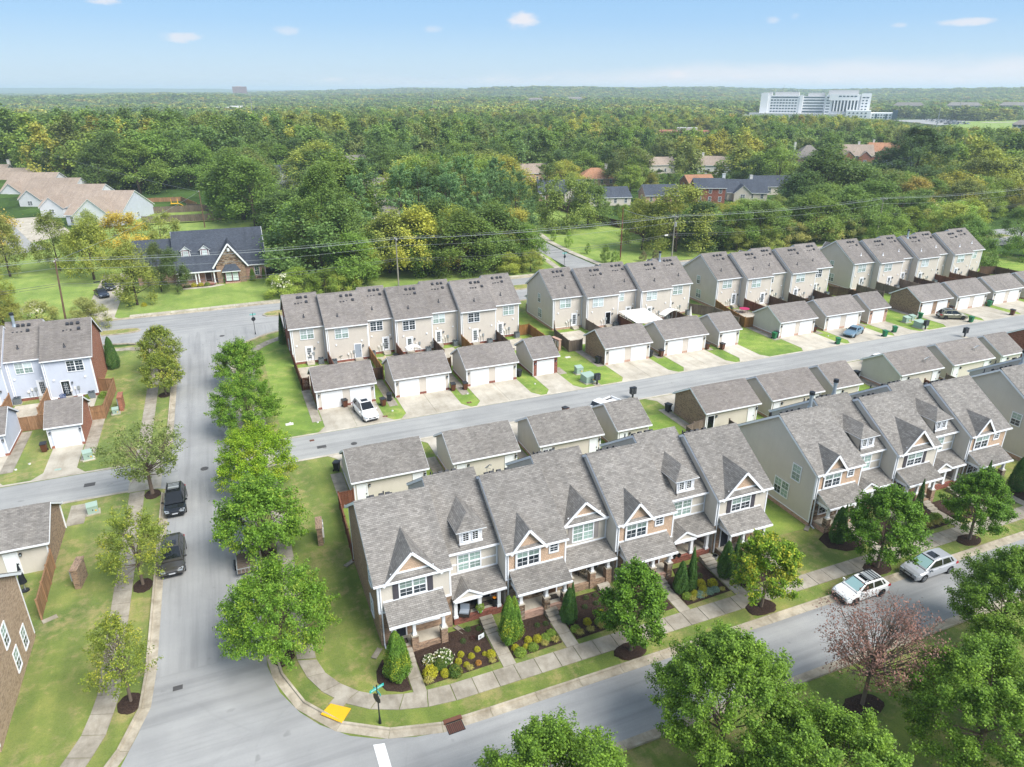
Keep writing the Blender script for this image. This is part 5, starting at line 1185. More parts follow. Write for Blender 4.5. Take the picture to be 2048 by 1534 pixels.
pillar('brown brick meter pillar on the lower left lawn', -14.6, 56.5, -math.pi / 2 - .15, 'brick_brown'); pillar('rust brick meter pillar on the upper left lawn', -14.6, 93.2, -math.pi / 2, 'brick_rust')
pillar('brick meter pillar with pale boxes on the right corner lawn', 4.25, 55.0, math.pi / 2 - .1, 'brick_brown'); pillar('tan brick meter pillar beside the long grey fence', 45.3, 92.0, -math.pi / 2 + .2, 'brick_pink')
def lid(name, label, x, y, w, d, m, rnd=False, cat='drain cover', z=.03):
	b = MB()
	if rnd:
		b.cyl(0, 0, 0, .022, w / 2, w / 2, 20, m)
		for k in range(-2, 3): b.box(-w * .3, k * w * .14 - .02, .022, w * .3, k * w * .14 + .02, .027, m)
	else:
		b.box(-w / 2, -d / 2, 0, w / 2, d / 2, .015, m)
		n = 7
		for k in range(n): b.box(-w / 2 + .04 + k * (w - .08) / n, -d / 2 + .04, .015, -w / 2 + .04 + (k + .55) * (w - .08) / n, d / 2 - .04, .03, m)
	o = obj(name, b, None, (x, y, z)); tag(o, label, cat, 'covers and grates in the roads')
lid('manhole_cover', 'round manhole cover in the side road by the west alley', -5.2, 72.7, .8, 0, 'castiron', True, 'manhole cover'); lid('drain_grate', 'small dark patch cover low on the side road', -7.1, 41.5, .6, .4, 'castiron')
lid('drain_grate', 'dark grate near the mouth of the right alley', 7.0, 73.0, 1.0, .6, 'castiron', z=.034); lid('drain_grate', 'rusty small grate at the alley mouth', 6.2, 75.0, .5, .4, 'iron', z=.034); lid('manhole_cover', 'round cover in the alley behind the corner garage', 10.5, 72.4, .7, 0, 'castiron', True, 'manhole cover', .034)
lid('drain_grate', 'dark grate in the west alley', -16.0, 73.6, 1.0, .7, 'castiron', z=.034); lid('manhole_cover', 'round cover near the upper crossroads', -2.2, 118.5, .8, 0, 'castiron', True, 'manhole cover')
def storm():
	r = thing('storm_drain', 'rusty kerb inlet with iron grate on the front street', 'storm drain', (9.1, 31.6, 0), .02)
	b = MB(); b.box(-.6, .22, 0, .6, .5, .18, 'iron'); b.box(-.5, .2, .05, .5, .225, .13, 'black'); obj('inlet_hood', b, r)
	b = MB(); b.box(-.55, -.58, 0, .55, .2, .03, 'black'); obj('frame', b, r)
	for k in range(9):
		q = MB(); q.box(-.5 + k * .115, -.55, .03, -.5 + k * .115 + .06, .17, .055, 'iron'); obj('grate_bar', q, r)
storm()
def street_sign(label, x, y, tall=3.1, stop_rz=0.0, plates=((.5, 1.0), (2.07, .8)), backdark=True):
	r = thing('street_sign', label, 'street sign', (x, y, 0), 0, 'street name signs')
	b = MB(); b.cyl(0, 0, 0, tall, .045, .04, 10, 'black'); b.cyl(0, 0, 0, .5, .1, .06, 10, 'black'); b.cyl(0, 0, tall, tall + .12, .06, .01, 8, 'black'); obj('post', b, r)
	for i, (a, L) in enumerate(plates):
		c, s = math.cos(a), math.sin(a); z = tall - .28 + .24 * i * -1 + .0
		q = MB(); q.X = Matrix.Rotation(a, 4, 'Z'); q.box(-L / 2, -.012, z, L / 2, .012, z + .2, 'teal')
		p = obj('name_plate', q, r)
		q = MB(); q.X = Matrix.Rotation(a, 4, 'Z'); rg = random.Random(i)
		u = -L * .4
		while u < L * .38:
			w = rg.choice((.03, .045, .05)); q.box(u, -.016, z + .06, u + w * .5, .016, z + .14, 'white'); q.box(u + w * .5, -.0155, z + .06, u + w, .0155, z + .075, 'white'); u += w + .03
		obj('lettering', q, p)
	q = MB(); q.X = Matrix.Rotation(stop_rz, 4, 'Z')
	pts = [(.36 * math.cos(t), .36 * math.sin(t)) for t in [math.pi / 8 + k * math.pi / 4 for k in range(8)]]
	z0 = tall - .95
	q.poly([(p[0], -.055, z0 + p[1]) for p in pts], 'black'); q.poly([(p[0], -.075, z0 + p[1]) for p in pts][::-1], 'black')
	for i in range(8):
		j = (i + 1) % 8; q.poly([(pts[i][0], -.075, z0 + pts[i][1]), (pts[j][0], -.075, z0 + pts[j][1]), (pts[j][0], -.055, z0 + pts[j][1]), (pts[i][0], -.055, z0 + pts[i][1])][::-1], 'black')
	obj('sign_back', q, r); return r
street_sign('teal street name sign with dark stop sign back at the street corner', 4.8, 33.55, 3.1, -1.1, ((.35, 1.0), (1.9, .85)))
street_sign('teal street name sign behind the elm at the upper crossroads', 2.9, 117.3, 3.6, .3, ((.1, .9), (1.7, .7)))
street_sign('teal street sign with dark round back where the branch road begins', 69.0, 137.2, 4.2, .3, ((-.1, 1.0), (1.5, .7)))

def dish(label, x, y, z, rz, m='offwhite', tilt=.7, post=.5):
	r = thing('satellite_dish', label, 'satellite dish', (x, y, z), rz, 'satellite dishes')
	b = MB(); b.tube([(0, 0, 0), (0, 0, post)], .03, 6, 'grey'); b.bar((0, 0, post), (0, -.45, post - .1), .03, .03, 'grey'); obj('mast', b, r)
	b = MB(); n = 16; b.X = Matrix.Translation((0, -.1, post + .1)) @ Matrix.Rotation(-tilt, 4, 'X')
	R0, R1 = [(0, 0)], []
	for (ra, za, rb, zb) in ((.0, .0, .17, .012), (.17, .012, .33, .055)):
		for k in range(n):
			t, u = 2 * math.pi * k / n, 2 * math.pi * (k + 1) / n
			P = lambda q, w, h: (q * math.cos(w), q * 1.1 * math.sin(w), h)
			f = [P(ra, t, za), P(rb, t, zb), P(rb, u, zb), P(ra, u, za)] if ra else [(0, 0, 0), P(rb, t, zb), P(rb, u, zb)]
			b.poly(f, m, True); b.poly([(p[0], p[1], p[2] - .02) for p in f][::-1], m, True)
	obj('reflector', b, r); b = MB(); b.box(-.05, -.5, post + .3, .05, -.4, post + .4, 'grey'); obj('receiver', b, r)
zg = lambda y: 2.88 + .58 * (y - 59.5)
dish('white dish on the near garage roof at the right, first', 84.6, 60.3, zg(60.3), .6); dish('white dish on the near garage roof at the right, second', 94.5, 60.6, zg(60.6), .6)
dish('blue-grey dish behind the second near-side garage', 21.3, 58.3, 1.4, .8, 'ceramic', post=.6); dish('white dish on the patio of the second house beyond the alley', 13.4, 97.4, .9, .3, post=.5); dish('white dish at the wall of the fifth house beyond the alley', 27.3, 98.4, .9, .3)

def canopy():
	r = thing('patio_canopy', 'white fabric patio canopy behind the middle garages', 'canopy', (62.4, 95.6, 0))
	b = MB(); b.slab([(-2.6, -3.4, 2.35), (2.4, -3.4, 2.35), (2.4, 2.6, 2.75), (-2.6, 2.6, 2.75)], .07, 'canvas')
	for k in range(1, 5): b.box(-2.6 + k * 1.0 - .02, -3.38, 2.36, -2.6 + k * 1.0 + .02, 2.5, 2.37, 'canvas')
	obj('cloth', b, r)
	for x, y in ((-2.5, -3.3), (2.3, -3.3), (2.3, 2.5), (-2.5, 2.5)):
		b = MB(); b.box(x - .05, y - .05, 0, x + .05, y + .05, 2.3, 'black'); obj('leg', b, r)
	b = MB(); b.box(-2.6, -3.4, 2.2, -2.54, 2.6, 2.32, 'black'); obj('valance', b, r)
canopy()
def shade():
	r = thing('shade_sail', 'white curved lounge cover right of the canopy', 'canopy', (68.4, 95.8, 0), .35)
	b = MB()
	for k in range(8):
		u, v = k / 8, (k + 1) / 8; z = lambda t: 2.2 + .5 * math.sin(t * math.pi * .9); b.slab([(-2.2 + 4.2 * u, -.6, z(u)), (-2.2 + 4.2 * v, -.6, z(v)), (-2.2 + 4.2 * v, .7, z(v)), (-2.2 + 4.2 * u, .7, z(u))], .12, 'canvas')
	obj('cloth', b, r)
	for x in (-2, -.7, .7, 1.9):
		b = MB(); b.cyl(x, 0, 0, 2.2, .04, .04, 6, 'grey'); obj('leg', b, r)
shade()
def frame_canopy():
	r = thing('patio_canopy', 'small white domed canopy frame beside the red divider', 'canopy', (23.9, 96.4, 0))
	b = MB()
	for k in range(6):
		u, v = k / 6, (k + 1) / 6; z = lambda t: 1.75 + .35 * math.sin(t * math.pi); b.slab([(-1.1 + 2.2 * u, -.7, z(u)), (-1.1 + 2.2 * v, -.7, z(v)), (-1.1 + 2.2 * v, .7, z(v)), (-1.1 + 2.2 * u, .7, z(u))], .08, 'canvas')
	obj('cloth', b, r)
	for x, y in ((-1, -.6), (1, -.6), (1, .6), (-1, .6)):
		b = MB(); b.cyl(x, y, 0, 1.75, .03, .03, 6, 'grey'); obj('leg', b, r)
	b = MB(); b.box(-1.0, -.5, .35, 1.0, .5, .5, 'wicker'); obj('seat', b, r)
frame_canopy()
def parasol(label, x, y, m, h=2.4):
	r = thing('closed_parasol', label, 'parasol', (x, y, 0)); b = MB(); b.cyl(0, 0, 0, .12, .3, .28, 10, 'black'); b.cyl(0, 0, .1, h, .03, .03, 6, 'grey'); obj('pole', b, r)
	b = MB(); b.cyl(0, 0, .8, 1.2, .3, .24, 9, m); b.cyl(0, 0, 1.2, h + .05, .24, .03, 9, m); obj('cloth', b, r)
parasol('closed white parasol on the last middle-row patio', 73.0, 96.3, 'canvas', 2.6); parasol('closed dark parasol on the third-row patio', 99.5, 95.8, 'shutter', 2.3); parasol('closed black parasol behind the tan fence at the left edge', -18.6, 57.0, 'black', 2.6)
def adirondack(label, x, y, rz, m='white', g='garden chairs on the blue patio'):
	r = thing('garden_chair', label, 'chair', (x, y, .05), rz, g)
	b = MB()
	for k in range(5): b.slab([(-.28, -.4 + k * .16, .38 - k * .03), (.28, -.4 + k * .16, .38 - k * .03), (.28, -.26 + k * .16, .355 - k * .03), (-.28, -.26 + k * .16, .355 - k * .03)], .03, m)
	obj('seat', b, r); b = MB()
	for k in range(5): b.bar((-.24 + k * .12, .35, .28), (-.3 + k * .15, .7, 1.0 + .06 * (2 - abs(k - 2))), .105, .03, m, (0, 1, 0))
	obj('backrest', b, r)
	for s in (-1, 1):
		b = MB(); b.box(s * .33 - .05, -.45, .56, s * .33 + .05, .4, .6, m); obj('armrest', b, r); b = MB(); b.box(s * .3 - .03, -.42, 0, s * .3 + .03, -.34, .56, m); obj('leg', b, r); b = MB(); b.box(s * .3 - .03, .34, 0, s * .3 + .03, .42, .56, m); obj('leg', b, r)
adirondack('white garden chair left of the dark sliding door', -22.2, 96.6, .4); adirondack('white garden chair right of the dark sliding door', -19.9, 96.8, -.5); adirondack('navy garden chair between the white ones', -21.6, 97.6, .2, 'blue')
def table(label, x, y, m, cl=True, r0=.55, h=.72):
	r = thing('patio_table', label, 'table', (x, y, .05)); b = MB(); b.cyl(0, 0, h, h + .05, r0, r0, 14, m); obj('tabletop', b, r)
	for k in range(4):
		t = k * math.pi / 2 + .4; b = MB(); b.tube([(.8 * r0 * math.cos(t), .8 * r0 * math.sin(t), 0), (.5 * r0 * math.cos(t), .5 * r0 * math.sin(t), h)], .025, 6, 'black'); obj('leg', b, r)
table('magenta patio table behind the golden fence', 84.9, 96.6, 'pink', r0=.9); table('small white table on the far wooden deck', 127.3, 96.8, 'canvas'); table('black round grill table beside the golden-blind house', 21.4, 97.2, 'black', r0=.5)
adirondack('black patio chair behind the golden fence', 83.0, 97.0, .4, 'black', 'patio chairs'); adirondack('white chair on the far wooden deck', 126.3, 96.2, .8, 'white', 'patio chairs'); adirondack('tan chair beside the black grill table', 20.0, 95.8, .8, 'tan_f', 'patio chairs')
def deck():
	r = thing('wooden_deck', 'raised grey wooden deck with railing in the far row', 'deck', (127.4, 96.2, 0)); 
	for k in range(12):
		b = MB(); b.box(-1.9 + k * .32, -2.2, .3, -1.9 + k * .32 + .3, 2.4, .36, 'wood_grey'); obj('plank', b, r)
	b = MB()
	for x in (-1.9, 0, 1.9): b.box(x - .05, -2.25, 0, x + .05, -2.15, 1.25, 'wood_grey')
	b.box(-1.9, -2.24, 1.2, 1.9, -2.14, 1.28, 'wood_grey')
	for k in range(24): b.box(-1.85 + k * .16, -2.21, .36, -1.81 + k * .16, -2.18, 1.2, 'wood_grey')
	obj('railing', b, r)
deck()
def lattice():
	r = thing('lattice_screen', 'red wooden lattice screen behind the third near-side garage', 'screen', (32.2, 57.2, 0), .12)
	b = MB()
	for k in range(14): b.bar((-1.6 + k * .24, 0, .7), (-1.1 + k * .24, 0, 1.6), .03, .02, 'wood_red', (0, 1, 0)); b.bar((-1.1 + k * .24, .03, .7), (-1.6 + k * .24, .03, 1.6), .03, .02, 'wood_red', (0, 1, 0))
	obj('lattice', b, r); b = MB(); b.box(-1.7, -.04, .6, 2.3, .06, .7, 'wood_red'); b.box(-1.7, -.04, 1.6, 2.3, .06, 1.7, 'wood_red'); obj('rail', b, r)
	for x in (-1.7, .3, 2.3): b = MB(); b.box(x - .06, -.06, 0, x + .06, .06, 1.8, 'wood_red'); obj('post', b, r)
lattice()
# porch things
def sofa():
	r = thing('porch_sofa', 'dark wicker sofa on the red brick porch', 'sofa', (13.1, 40.9, .6)); b = MB(); b.box(-.9, -.3, .1, .9, .4, .4, 'wicker'); b.box(-.9, .3, .4, .9, .42, .85, 'wicker'); b.box(-.95, -.3, .1, -.82, .42, .62, 'wicker'); b.box(.82, -.3, .1, .95, .42, .62, 'wicker'); obj('frame', b, r)
	for k in (0, 1): b = MB(); b.box(-.8 + k * .81, -.28, .4, -.01 + k * .81, .28, .52, 'black'); obj('cushion', b, r)
	r = thing('porch_chair', 'grey cushioned wicker chair at the porch edge', 'chair', (12.75, 40.25, .6), -.5); b = MB(); b.box(-.4, -.35, .1, .4, .35, .38, 'wicker'); b.box(-.4, .25, .38, .4, .38, .85, 'wicker'); obj('frame', b, r); b = MB(); b.box(-.34, -.33, .38, .34, .24, .5, 'cushion'); b.box(-.34, .14, .5, .34, .25, .9, 'cushion'); obj('cushion', b, r)
sofa()
def chair(label, x, y, z, rz, m, g='porch chairs'):
	r = thing('porch_chair', label, 'chair', (x, y, z), rz, g); b = MB(); b.box(-.26, -.26, .42, .26, .26, .47, m); obj('seat', b, r); b = MB(); b.slab([(-.26, .22, .47), (.26, .22, .47), (.26, .4, 1.1), (-.26, .4, 1.1)], .03, m); b.poly([(-.26, .24, .47), (-.26, .42, 1.1), (.26, .42, 1.1), (.26, .24, .47)], m); obj('backrest', b, r)
	for sx in (-1, 1):
		for sy in (-1, 1): b = MB(); b.cyl(sx * .24, sy * .24, 0, .42, .018, .018, 6, 'black'); obj('leg', b, r)
		b = MB(); b.box(sx * .27 - .02, -.24, .62, sx * .27 + .02, .26, .66, 'black'); obj('armrest', b, r)
chair('red folding chair on the porch with the flower pots', 31.6, 40.9, .6, .2, 'red'); chair('tan sling chair on the brick pier porch', 23.1, 41.0, .6, .4, 'tan_f'); chair('black metal chair at the end townhouse porch', 37.6, 39.1, .5, -.4, 'black'); chair('second black metal chair on the end porch', 38.6, 38.95, .5, .5, 'black')
def pot(label, x, y, z, m, rr=.18, h=.32, name='flower_pot'):
	b = MB(); b.cyl(0, 0, 0, h, rr * .75, rr, 12, m); b.cyl(0, 0, h - .02, h, rr * .9, rr * .9, 12, 'mulch'); o = obj(name, b, None, (x, y, z)); return tag(o, label, 'pot', 'pots on and by the porches')
pot('lime green pot with a leafy plant between the porch posts', 13.95, 40.15, .6, 'lime'); pot('black urn with orange bloom by the right porch post', 15.2, 40.35, .6, 'black', .2, .7); pot('pale stone pot beside the dormer house steps', 34.9, 39.3, .05, 'ceramic', .25, .4); pot('dark pot at the dormer house porch wall', 31.3, 40.2, .6, 'black', .2, .3); pot('second dark pot at the dormer house porch wall', 31.8, 40.15, .6, 'black', .17, .25)
b = MB(); b.cyl(0, 0, .0, .12, .06, .16, 8, 'flame'); tag(obj('orange_bloom', b, None, (15.2, 40.35, 1.3)), 'orange flowers on top of the black urn', 'flowers')
def mat_(label, x, y, z, m='wicker'):
	b = MB(); b.box(-.42, -.25, 0, .42, .25, .02, m)
	for k in range(3): b.box(-.36, -.18 + k * .13, .02, .36, -.1 + k * .13, .024, 'bark')
	tag(obj('doormat', b, None, (x, y, z)), label, 'doormat', 'doormats on the porches')
mat_('brown doormat on the corner townhouse porch', 7.75, 39.5, .45); mat_('dark doormat on the red brick porch', 14.8, 40.9, .6, 'black'); mat_('dark doormat on the stone pier porch', 19.75, 39.6, .6, 'black')
b = MB(); b.box(-.26, -.015, .12, .26, .015, .5, 'white'); b.box(-.17, -.02, .2, -.0, .02, .42, 'grey'); b.cyl(-.2, 0, 0, .15, .01, .01, 5, 'grey'); b.cyl(.2, 0, 0, .15, .01, .01, 5, 'grey')
tag(obj('yard_sign', b, None, (13.2, 37.9, .1), .3), 'small white yard sign in the first mulch bed', 'yard sign')
def railing():
	r = thing('porch_railing', 'white porch railing at the left end of the red brick porch', 'railing', (11.95, 40.1, .6)); b = MB(); b.box(-.03, 0, .85, .03, 1.3, .92, 'white'); b.box(-.03, 0, .1, .03, 1.3, .16, 'white'); obj('rail', b, r)
	for k in range(9):
		b = MB(); b.box(-.015, .08 + k * .14, .16, .015, .11 + k * .14, .85, 'white'); obj('baluster', b, r)
railing()
for i, (x, y, l) in enumerate([(4.4, 80.7, 'white round cap in the corner grass by the alley'), (7.5, 79.6, 'white cap beside the first drive'), (16.6, 79.4, 'white cap on the first grass strip'), (27.0, 80.9, 'white cap by the third garage'), (36.6, 80.6, 'white cap left of the single brick garage'), (69.0, 80.4, 'white cap before the single beige garage'), (89.0, 80.9, 'white cap left of the sedan'), (-22.5, 80.9, 'white cap on the left grass strip'), (-23.6, 80.0, 'white cap by the blue garage drive')]):
	b = MB(); b.cyl(0, 0, 0, .12, .13, .11, 10, 'offwhite'); b.cyl(0, 0, .12, .15, .06, .06, 8, 'grey'); tag(obj('cleanout_cap', b, None, (x, y, 0)), l, 'pipe cap', 'white pipe caps in the grass')
for x, y, w, l in [(4.3, 80.4, .9, 'pale square lid in the corner lawn'), (-19.5, 78.4, .6, 'green lid in the left grass strip'), (45.4, 88.2, .8, 'pale green lid by the meter pillar'), (15.4, 78.2, .6, 'rusty lid on the first grass strip'), (26.3, 78.2, .6, 'rusty lid on the second grass strip')]:
	b = MB(); b.box(-w / 2, -w / 3, 0, w / 2, w / 3, .04, 'offwhite' if 'pale' in l else 'iron' if 'rusty' in l else 'cabinet'); b.box(-w * .1, -.03, .04, w * .1, .03, .055, 'grey'); tag(obj('ground_lid', b, None, (x, y, .004)), l, 'ground lid', 'lids in the lawns')
# splash blocks and downspout ends
for x, y, rz, l in [(5.9, 39.5, .9, 'concrete splash block at the corner townhouse'), (45.6, 39.9, .6, 'concrete splash block at the beige end townhouse'), (12.1, 39.5, 2.0, 'splash block beside the red brick porch'), (-16.2, 52.4, .4, 'splash block at the lower left house'), (6.0, 50.6, .6, 'splash block behind the corner townhouse')]:
	b = MB(); b.slab([(-.5, -.15, .1), (.5, -.18, .06), (.5, .18, .06), (-.5, .15, .1)], .06, 'walk'); b.box(-.5, -.19, .02, .5, -.15, .12, 'walk'); b.box(-.5, .15, .02, .5, .19, .12, 'walk'); tag(obj('splash_block', b, None, (x, y, 0), rz), l, 'splash block', 'splash blocks at the downspouts')

# ---------------------------------------------------------------- power poles and wires
def pole(label, x, y, h, lean=0.0, m='pole_grey', arm=True, tr=False, rz=0.0):
	r = thing('power_pole', label, 'power pole', (x, y, 0), 0, 'power poles along the north road'); r.rotation_euler = (0, lean, 0)
	b = MB(); b.tube([(0, 0, -.3), (0, 0, h)], [.17, .11], 10, m); obj('pole', b, r)
	if arm:
		b = MB(); b.X = Matrix.Rotation(rz, 4, 'Z'); b.box(-.06, -1.1, h - .45, .06, 1.1, h - .33, m); b.bar((.0, -.7, h - .4), (0, 0, h - 1.1), .05, .05, 'grey'); b.bar((0, .7, h - .4), (0, 0, h - 1.1), .05, .05, 'grey'); obj('crossarm', b, r)
		for yy in (-1.0, -.45, 1.0):
			b = MB(); b.X = Matrix.Rotation(rz, 4, 'Z'); b.cyl(0, yy, h - .33, h - .12, .06, .04, 8, 'offwhite'); obj('insulator', b, r)
	if tr:
		b = MB(); b.cyl(.28, 0, h - 2.6, h - 1.7, .25, .25, 12, 'grey'); b.cyl(.28, 0, h - 1.7, h - 1.5, .05, .03, 8, 'offwhite'); obj('transformer', b, r)
	return r
PL = [(-100, 137.0, 10.6, 'pole_wood', 'brown power pole far out on the left road'), (-27, 137.5, 10.8, 'pole_wood', 'leaning brown power pole left of the house driveway'), (32.1, 138.6, 9.9, 'pole_grey', 'pale grey power pole before the vine-covered trees'), (97.3, 137.5, 10.4, 'pole_grey', 'pale grey power pole with transformer before the yellow-green tree'), (164.3, 139.4, 10.6, 'pole_grey', 'tall grey power pole behind the far right row'), (235, 141, 10.6, 'pole_grey', 'last grey power pole on the far right')]
for x, y, h, m, l in PL: pole(l, x, y, h, .06 if x == -27 else 0, m, True, abs(x - 97.3) < 1)
pole('thin brown power pole behind the dark-roofed house', -3.9, 225, 10.6, .0, 'pole_wood'); pole('plain red-brown pole on the park lawn', 86.1, 142.1, 12.1, .0, 'wood_red', False); pole('small pole with transformer at the wood edge', 31.9, 167.3, 7.5, 0, 'pole_grey', True, True)
def wire(label, p, q, sag, r, m='wire_w'):
	b = MB(); P = Vector(p); Q = Vector(q); n = 14
	b.tube([P.lerp(Q, k / n) - Vector((0, 0, sag * 4 * (k / n) * (1 - k / n))) for k in range(n + 1)], r, 5, m, False)
	o = obj('power_line', b); tag(o, label, 'power line', 'overhead power lines'); return o
for i in range(len(PL) - 1):
	(x0, y0, h0, _, l0), (x1, y1, h1, _, l1) = PL[i], PL[i + 1]
	w = l0.replace('power pole', 'pole')
	for k, (dz, dy, sg, r) in enumerate([(-.12, 1.0, .7, .02), (-.12, -.45, .8, .02), (-.12, -1.0, .75, .02), (-1.6, 0, 1.0, .018), (-4.2, -.15, 1.3, .035), (-4.6, .12, 1.5, .03)]):
		wire(('%s overhead wire running right from the %s' % (['rear top', 'middle top', 'front top', 'single middle', 'thick lower', 'lowest'][k], w))[:95], (x0, y0 + dy, h0 + dz), (x1, y1 + dy, h1 + dz), sg, r, 'wire_w' if k < 4 else 'wire')
for p, q, l in [((-27, 137.5, 10.3), (-3.9, 225, 10.2), 'wire from the leaning brown pole back to the thin brown pole'), ((32.1, 138.6, 9.6), (31.9, 167.3, 7.2), 'wire from the pale pole into the wood'), ((31.9, 167.3, 7.0), (70, 215, 8), 'wire running back through the pines'), ((97.3, 137.5, 10.1), (86.1, 142.1, 11.8), 'short wire to the plain red-brown pole'), ((-3.9, 225, 10.2), (-60, 330, 16), 'wire running back over the grey fence')]: wire(l, p, q, .9, .025)
b = MB(); b.box(-.5, -.08, -.1, .5, .08, .12, 'black'); tag(obj('splice_case', b, None, (-21, 137.5, 6.3)), 'black splice case hanging on the lower wire by the leaning pole', 'cable box')
b = MB(); b.box(-.45, -.09, -.14, .45, .09, .14, 'offwhite'); tag(obj('splice_case', b, None, (95.2, 137.4, 6.0)), 'white splice case on the lower wire by the transformer pole', 'cable box')

# ---------------------------------------------------------------- cars
def interp(T, x):
	for (a, u), (b, v) in zip(T, T[1:]):
		if x <= b: return u + (v - u) * (x - a) / (b - a) if b > a else v
	return T[-1][1]
def car(label, x, y, rz, paint, kind='suv', L=4.55, W=1.85, H=1.66, rimm='rim', rails=False, sunroof=False, shade_=False, clad=False, cat='car'):
	r = thing('car', label, cat, (x, y, .02), rz, 'parked cars')
	hw = W / 2; wr = .345 if kind != 'sedan' else .33; bz = {'suv': .24, 'sedan': .17, 'truck': .3}[kind]
	xf, xr = L / 2 - .86, -L / 2 + .9
	if kind == 'suv':
		prof = [(-L / 2, .8), (-L / 2 + .08, .98), (-L / 2 + .4, 1.03), (-.2, 1.0), (L / 2 - 1.5, 1.0), (L / 2 - .9, .95), (L / 2 - .4, .86), (L / 2 - .12, .74), (L / 2 - .03, .64), (L / 2, .52)]
		gh = [(-L / 2 + .08, 1.02, 1.02, .86), (-L / 2 + .66, 1.03, H - .12, .70), (-L / 2 + 1.15, 1.02, H - .02, .68), (-.35, 1.0, H, .68), (.3, 1.0, H - .07, .69), (L / 2 - 1.02, 1.0, 1.03, .86)]
	elif kind == 'sedan':
		prof = [(-L / 2, .72), (-L / 2 + .06, .9), (-L / 2 + .7, .97), (-.3, .93), (L / 2 - 1.5, .92), (L / 2 - .9, .86), (L / 2 - .25, .7), (L / 2, .5)]
		gh = [(-L / 2 + .55, .96, .97, .84), (-L / 2 + 1.25, .95, H - .06, .68), (-L / 2 + 1.75, .93, H, .66), (-.0, .92, H, .66), (.35, .92, H - .06, .67), (L / 2 - 1.3, .92, .94, .86)]
	else:
		prof = [(-L / 2, .98), (-L / 2 + .05, 1.1), (-.35, 1.12), (.3, 1.1), (L / 2 - 1.4, 1.15), (L / 2 - .3, 1.08), (L / 2 - .05, .95), (L / 2, .7)]
		gh = [(-.45, 1.1, 1.1, .86), (-.3, 1.1, H - .05, .72), (.0, 1.1, H, .70), (.75, 1.1, H, .70), (1.0, 1.1, H - .06, .72), (L / 2 - 1.35, 1.12, 1.14, .86)]
	xs = sorted(set([round(v, 3) for v in [p[0] for p in prof] + [w + s * (wr + .06) for w in (xf, xr) for s in (-1, -.92, -.75, -.45, 0, .45, .75, .92, 1)] + [-L / 2 + .15, L / 2 - .15, 0]]))
	xs = [v for v in xs if -L / 2 <= v <= L / 2]
	def ring(v):
		zb = bz
		for w in (xf, xr):
			q = (wr + .06) ** 2 - (v - w) ** 2
			if q > 0: zb = max(zb, wr + math.sqrt(q) - .0)
		e = min(1, (L / 2 - abs(v)) / .55); t = hw * (.80 + .2 * math.sqrt(max(0, e))); zt = interp(prof, v)
		if abs(v) > L / 2 - .02: zb = .38
		z1 = max(zb + .015, bz + .12); z2 = max(z1 + .02, min(.66, zt - .14)); z3 = max(z2 + .02, zt - .1)
		half = [(t * .9, zb), (t * .985, z1), (t, z2), (t * .965, z3), (t * .86, zt - .015), (t * .45, zt + .022)]
		return [(v, -a, z) for a, z in half] + [(v, a, z) for a, z in half[::-1]]
	b = MB(); low = 'trim' if clad else paint
	rings = [ring(v) for v in xs]
	for A, B in zip(rings, rings[1:]):
		for k in range(11):
			b.poly([A[k], A[k + 1], B[k + 1], B[k]][::-1], low if k in (0, 10) else paint, True)
		b.poly([A[0], B[0], B[11], A[11]], 'trim')
	b.poly(rings[0], paint); b.poly(rings[-1][::-1], paint)
	if clad:
		b.box(L / 2 - .06, -hw * .78, .26, L / 2 + .03, hw * .78, .5, 'trim'); b.box(-L / 2 - .03, -hw * .78, .3, -L / 2 + .06, hw * .78, .56, 'trim')
	me = b.mesh('body'); obj('body', me, r)
	# greenhouse: painted roof and pillars, panes set proud of it
	b = MB(); n = len(gh)
	def gr(g, inset=0.0): v, zb, zt, f = g; return [(v, -hw * .88, zb - .03), (v, -hw * f, zt - .05), (v, -hw * f * .9, zt), (v, hw * f * .9, zt), (v, hw * f, zt - .05), (v, hw * .88, zb - .03)]
	G_ = [gr(g) for g in gh]
	for A, B in zip(G_, G_[1:]):
		for k in range(5): b.poly([A[k], A[k + 1], B[k + 1], B[k]][::-1], paint, True)
	rf = obj('roof', b, r)
	def pane(nm, pts, m='carglass', off=.008):
		q = MB(); a, bb, c = Vector(pts[0]), Vector(pts[1]), Vector(pts[2]); nn = (bb - a).cross(c - a).normalized() * off
		q.poly([tuple(Vector(p) + nn) for p in pts], m)
		for i in range(len(pts)):
			j = (i + 1) % len(pts); q.poly([tuple(Vector(pts[i])), tuple(Vector(pts[j])), tuple(Vector(pts[j]) + nn), tuple(Vector(pts[i]) + nn)], m)
		return obj(nm, q, r)
	def lerp(p, q, t): return tuple(Vector(p).lerp(Vector(q), t))
	def quad(A, B, y0, y1, t0, t1): return [lerp((A[0], y0, A[1]), (B[0], y0 * B[2], B[1]), t0), lerp((A[0], y1, A[1]), (B[0], y1 * B[2], B[1]), t0), lerp((A[0], y1, A[1]), (B[0], y1 * B[2], B[1]), t1), lerp((A[0], y0, A[1]), (B[0], y0 * B[2], B[1]), t1)]
	f1, f0 = gh[-1], gh[-2]
	A = (f1[0] - .02, f1[2] - .02); B = (f0[0], f0[2], .8 / .84)
	pane('windscreen', [(f1[0] - .03, -hw * .78, f1[2] + .0), (f1[0] - .03, hw * .78, f1[2] + .0), (f0[0] + .03, hw * .63, f0[2] - .015), (f0[0] + .03, -hw * .63, f0[2] - .015)], 'carglass', .012)
	if shade_:
		pane('sunshade', [(f1[0] - .12, -hw * .7, f1[2] + .045), (f1[0] - .12, hw * .7, f1[2] + .045), (f0[0] + .12, hw * .6, f0[2] - .06), (f0[0] + .12, -hw * .6, f0[2] - .06)], 'sunshade', .02)
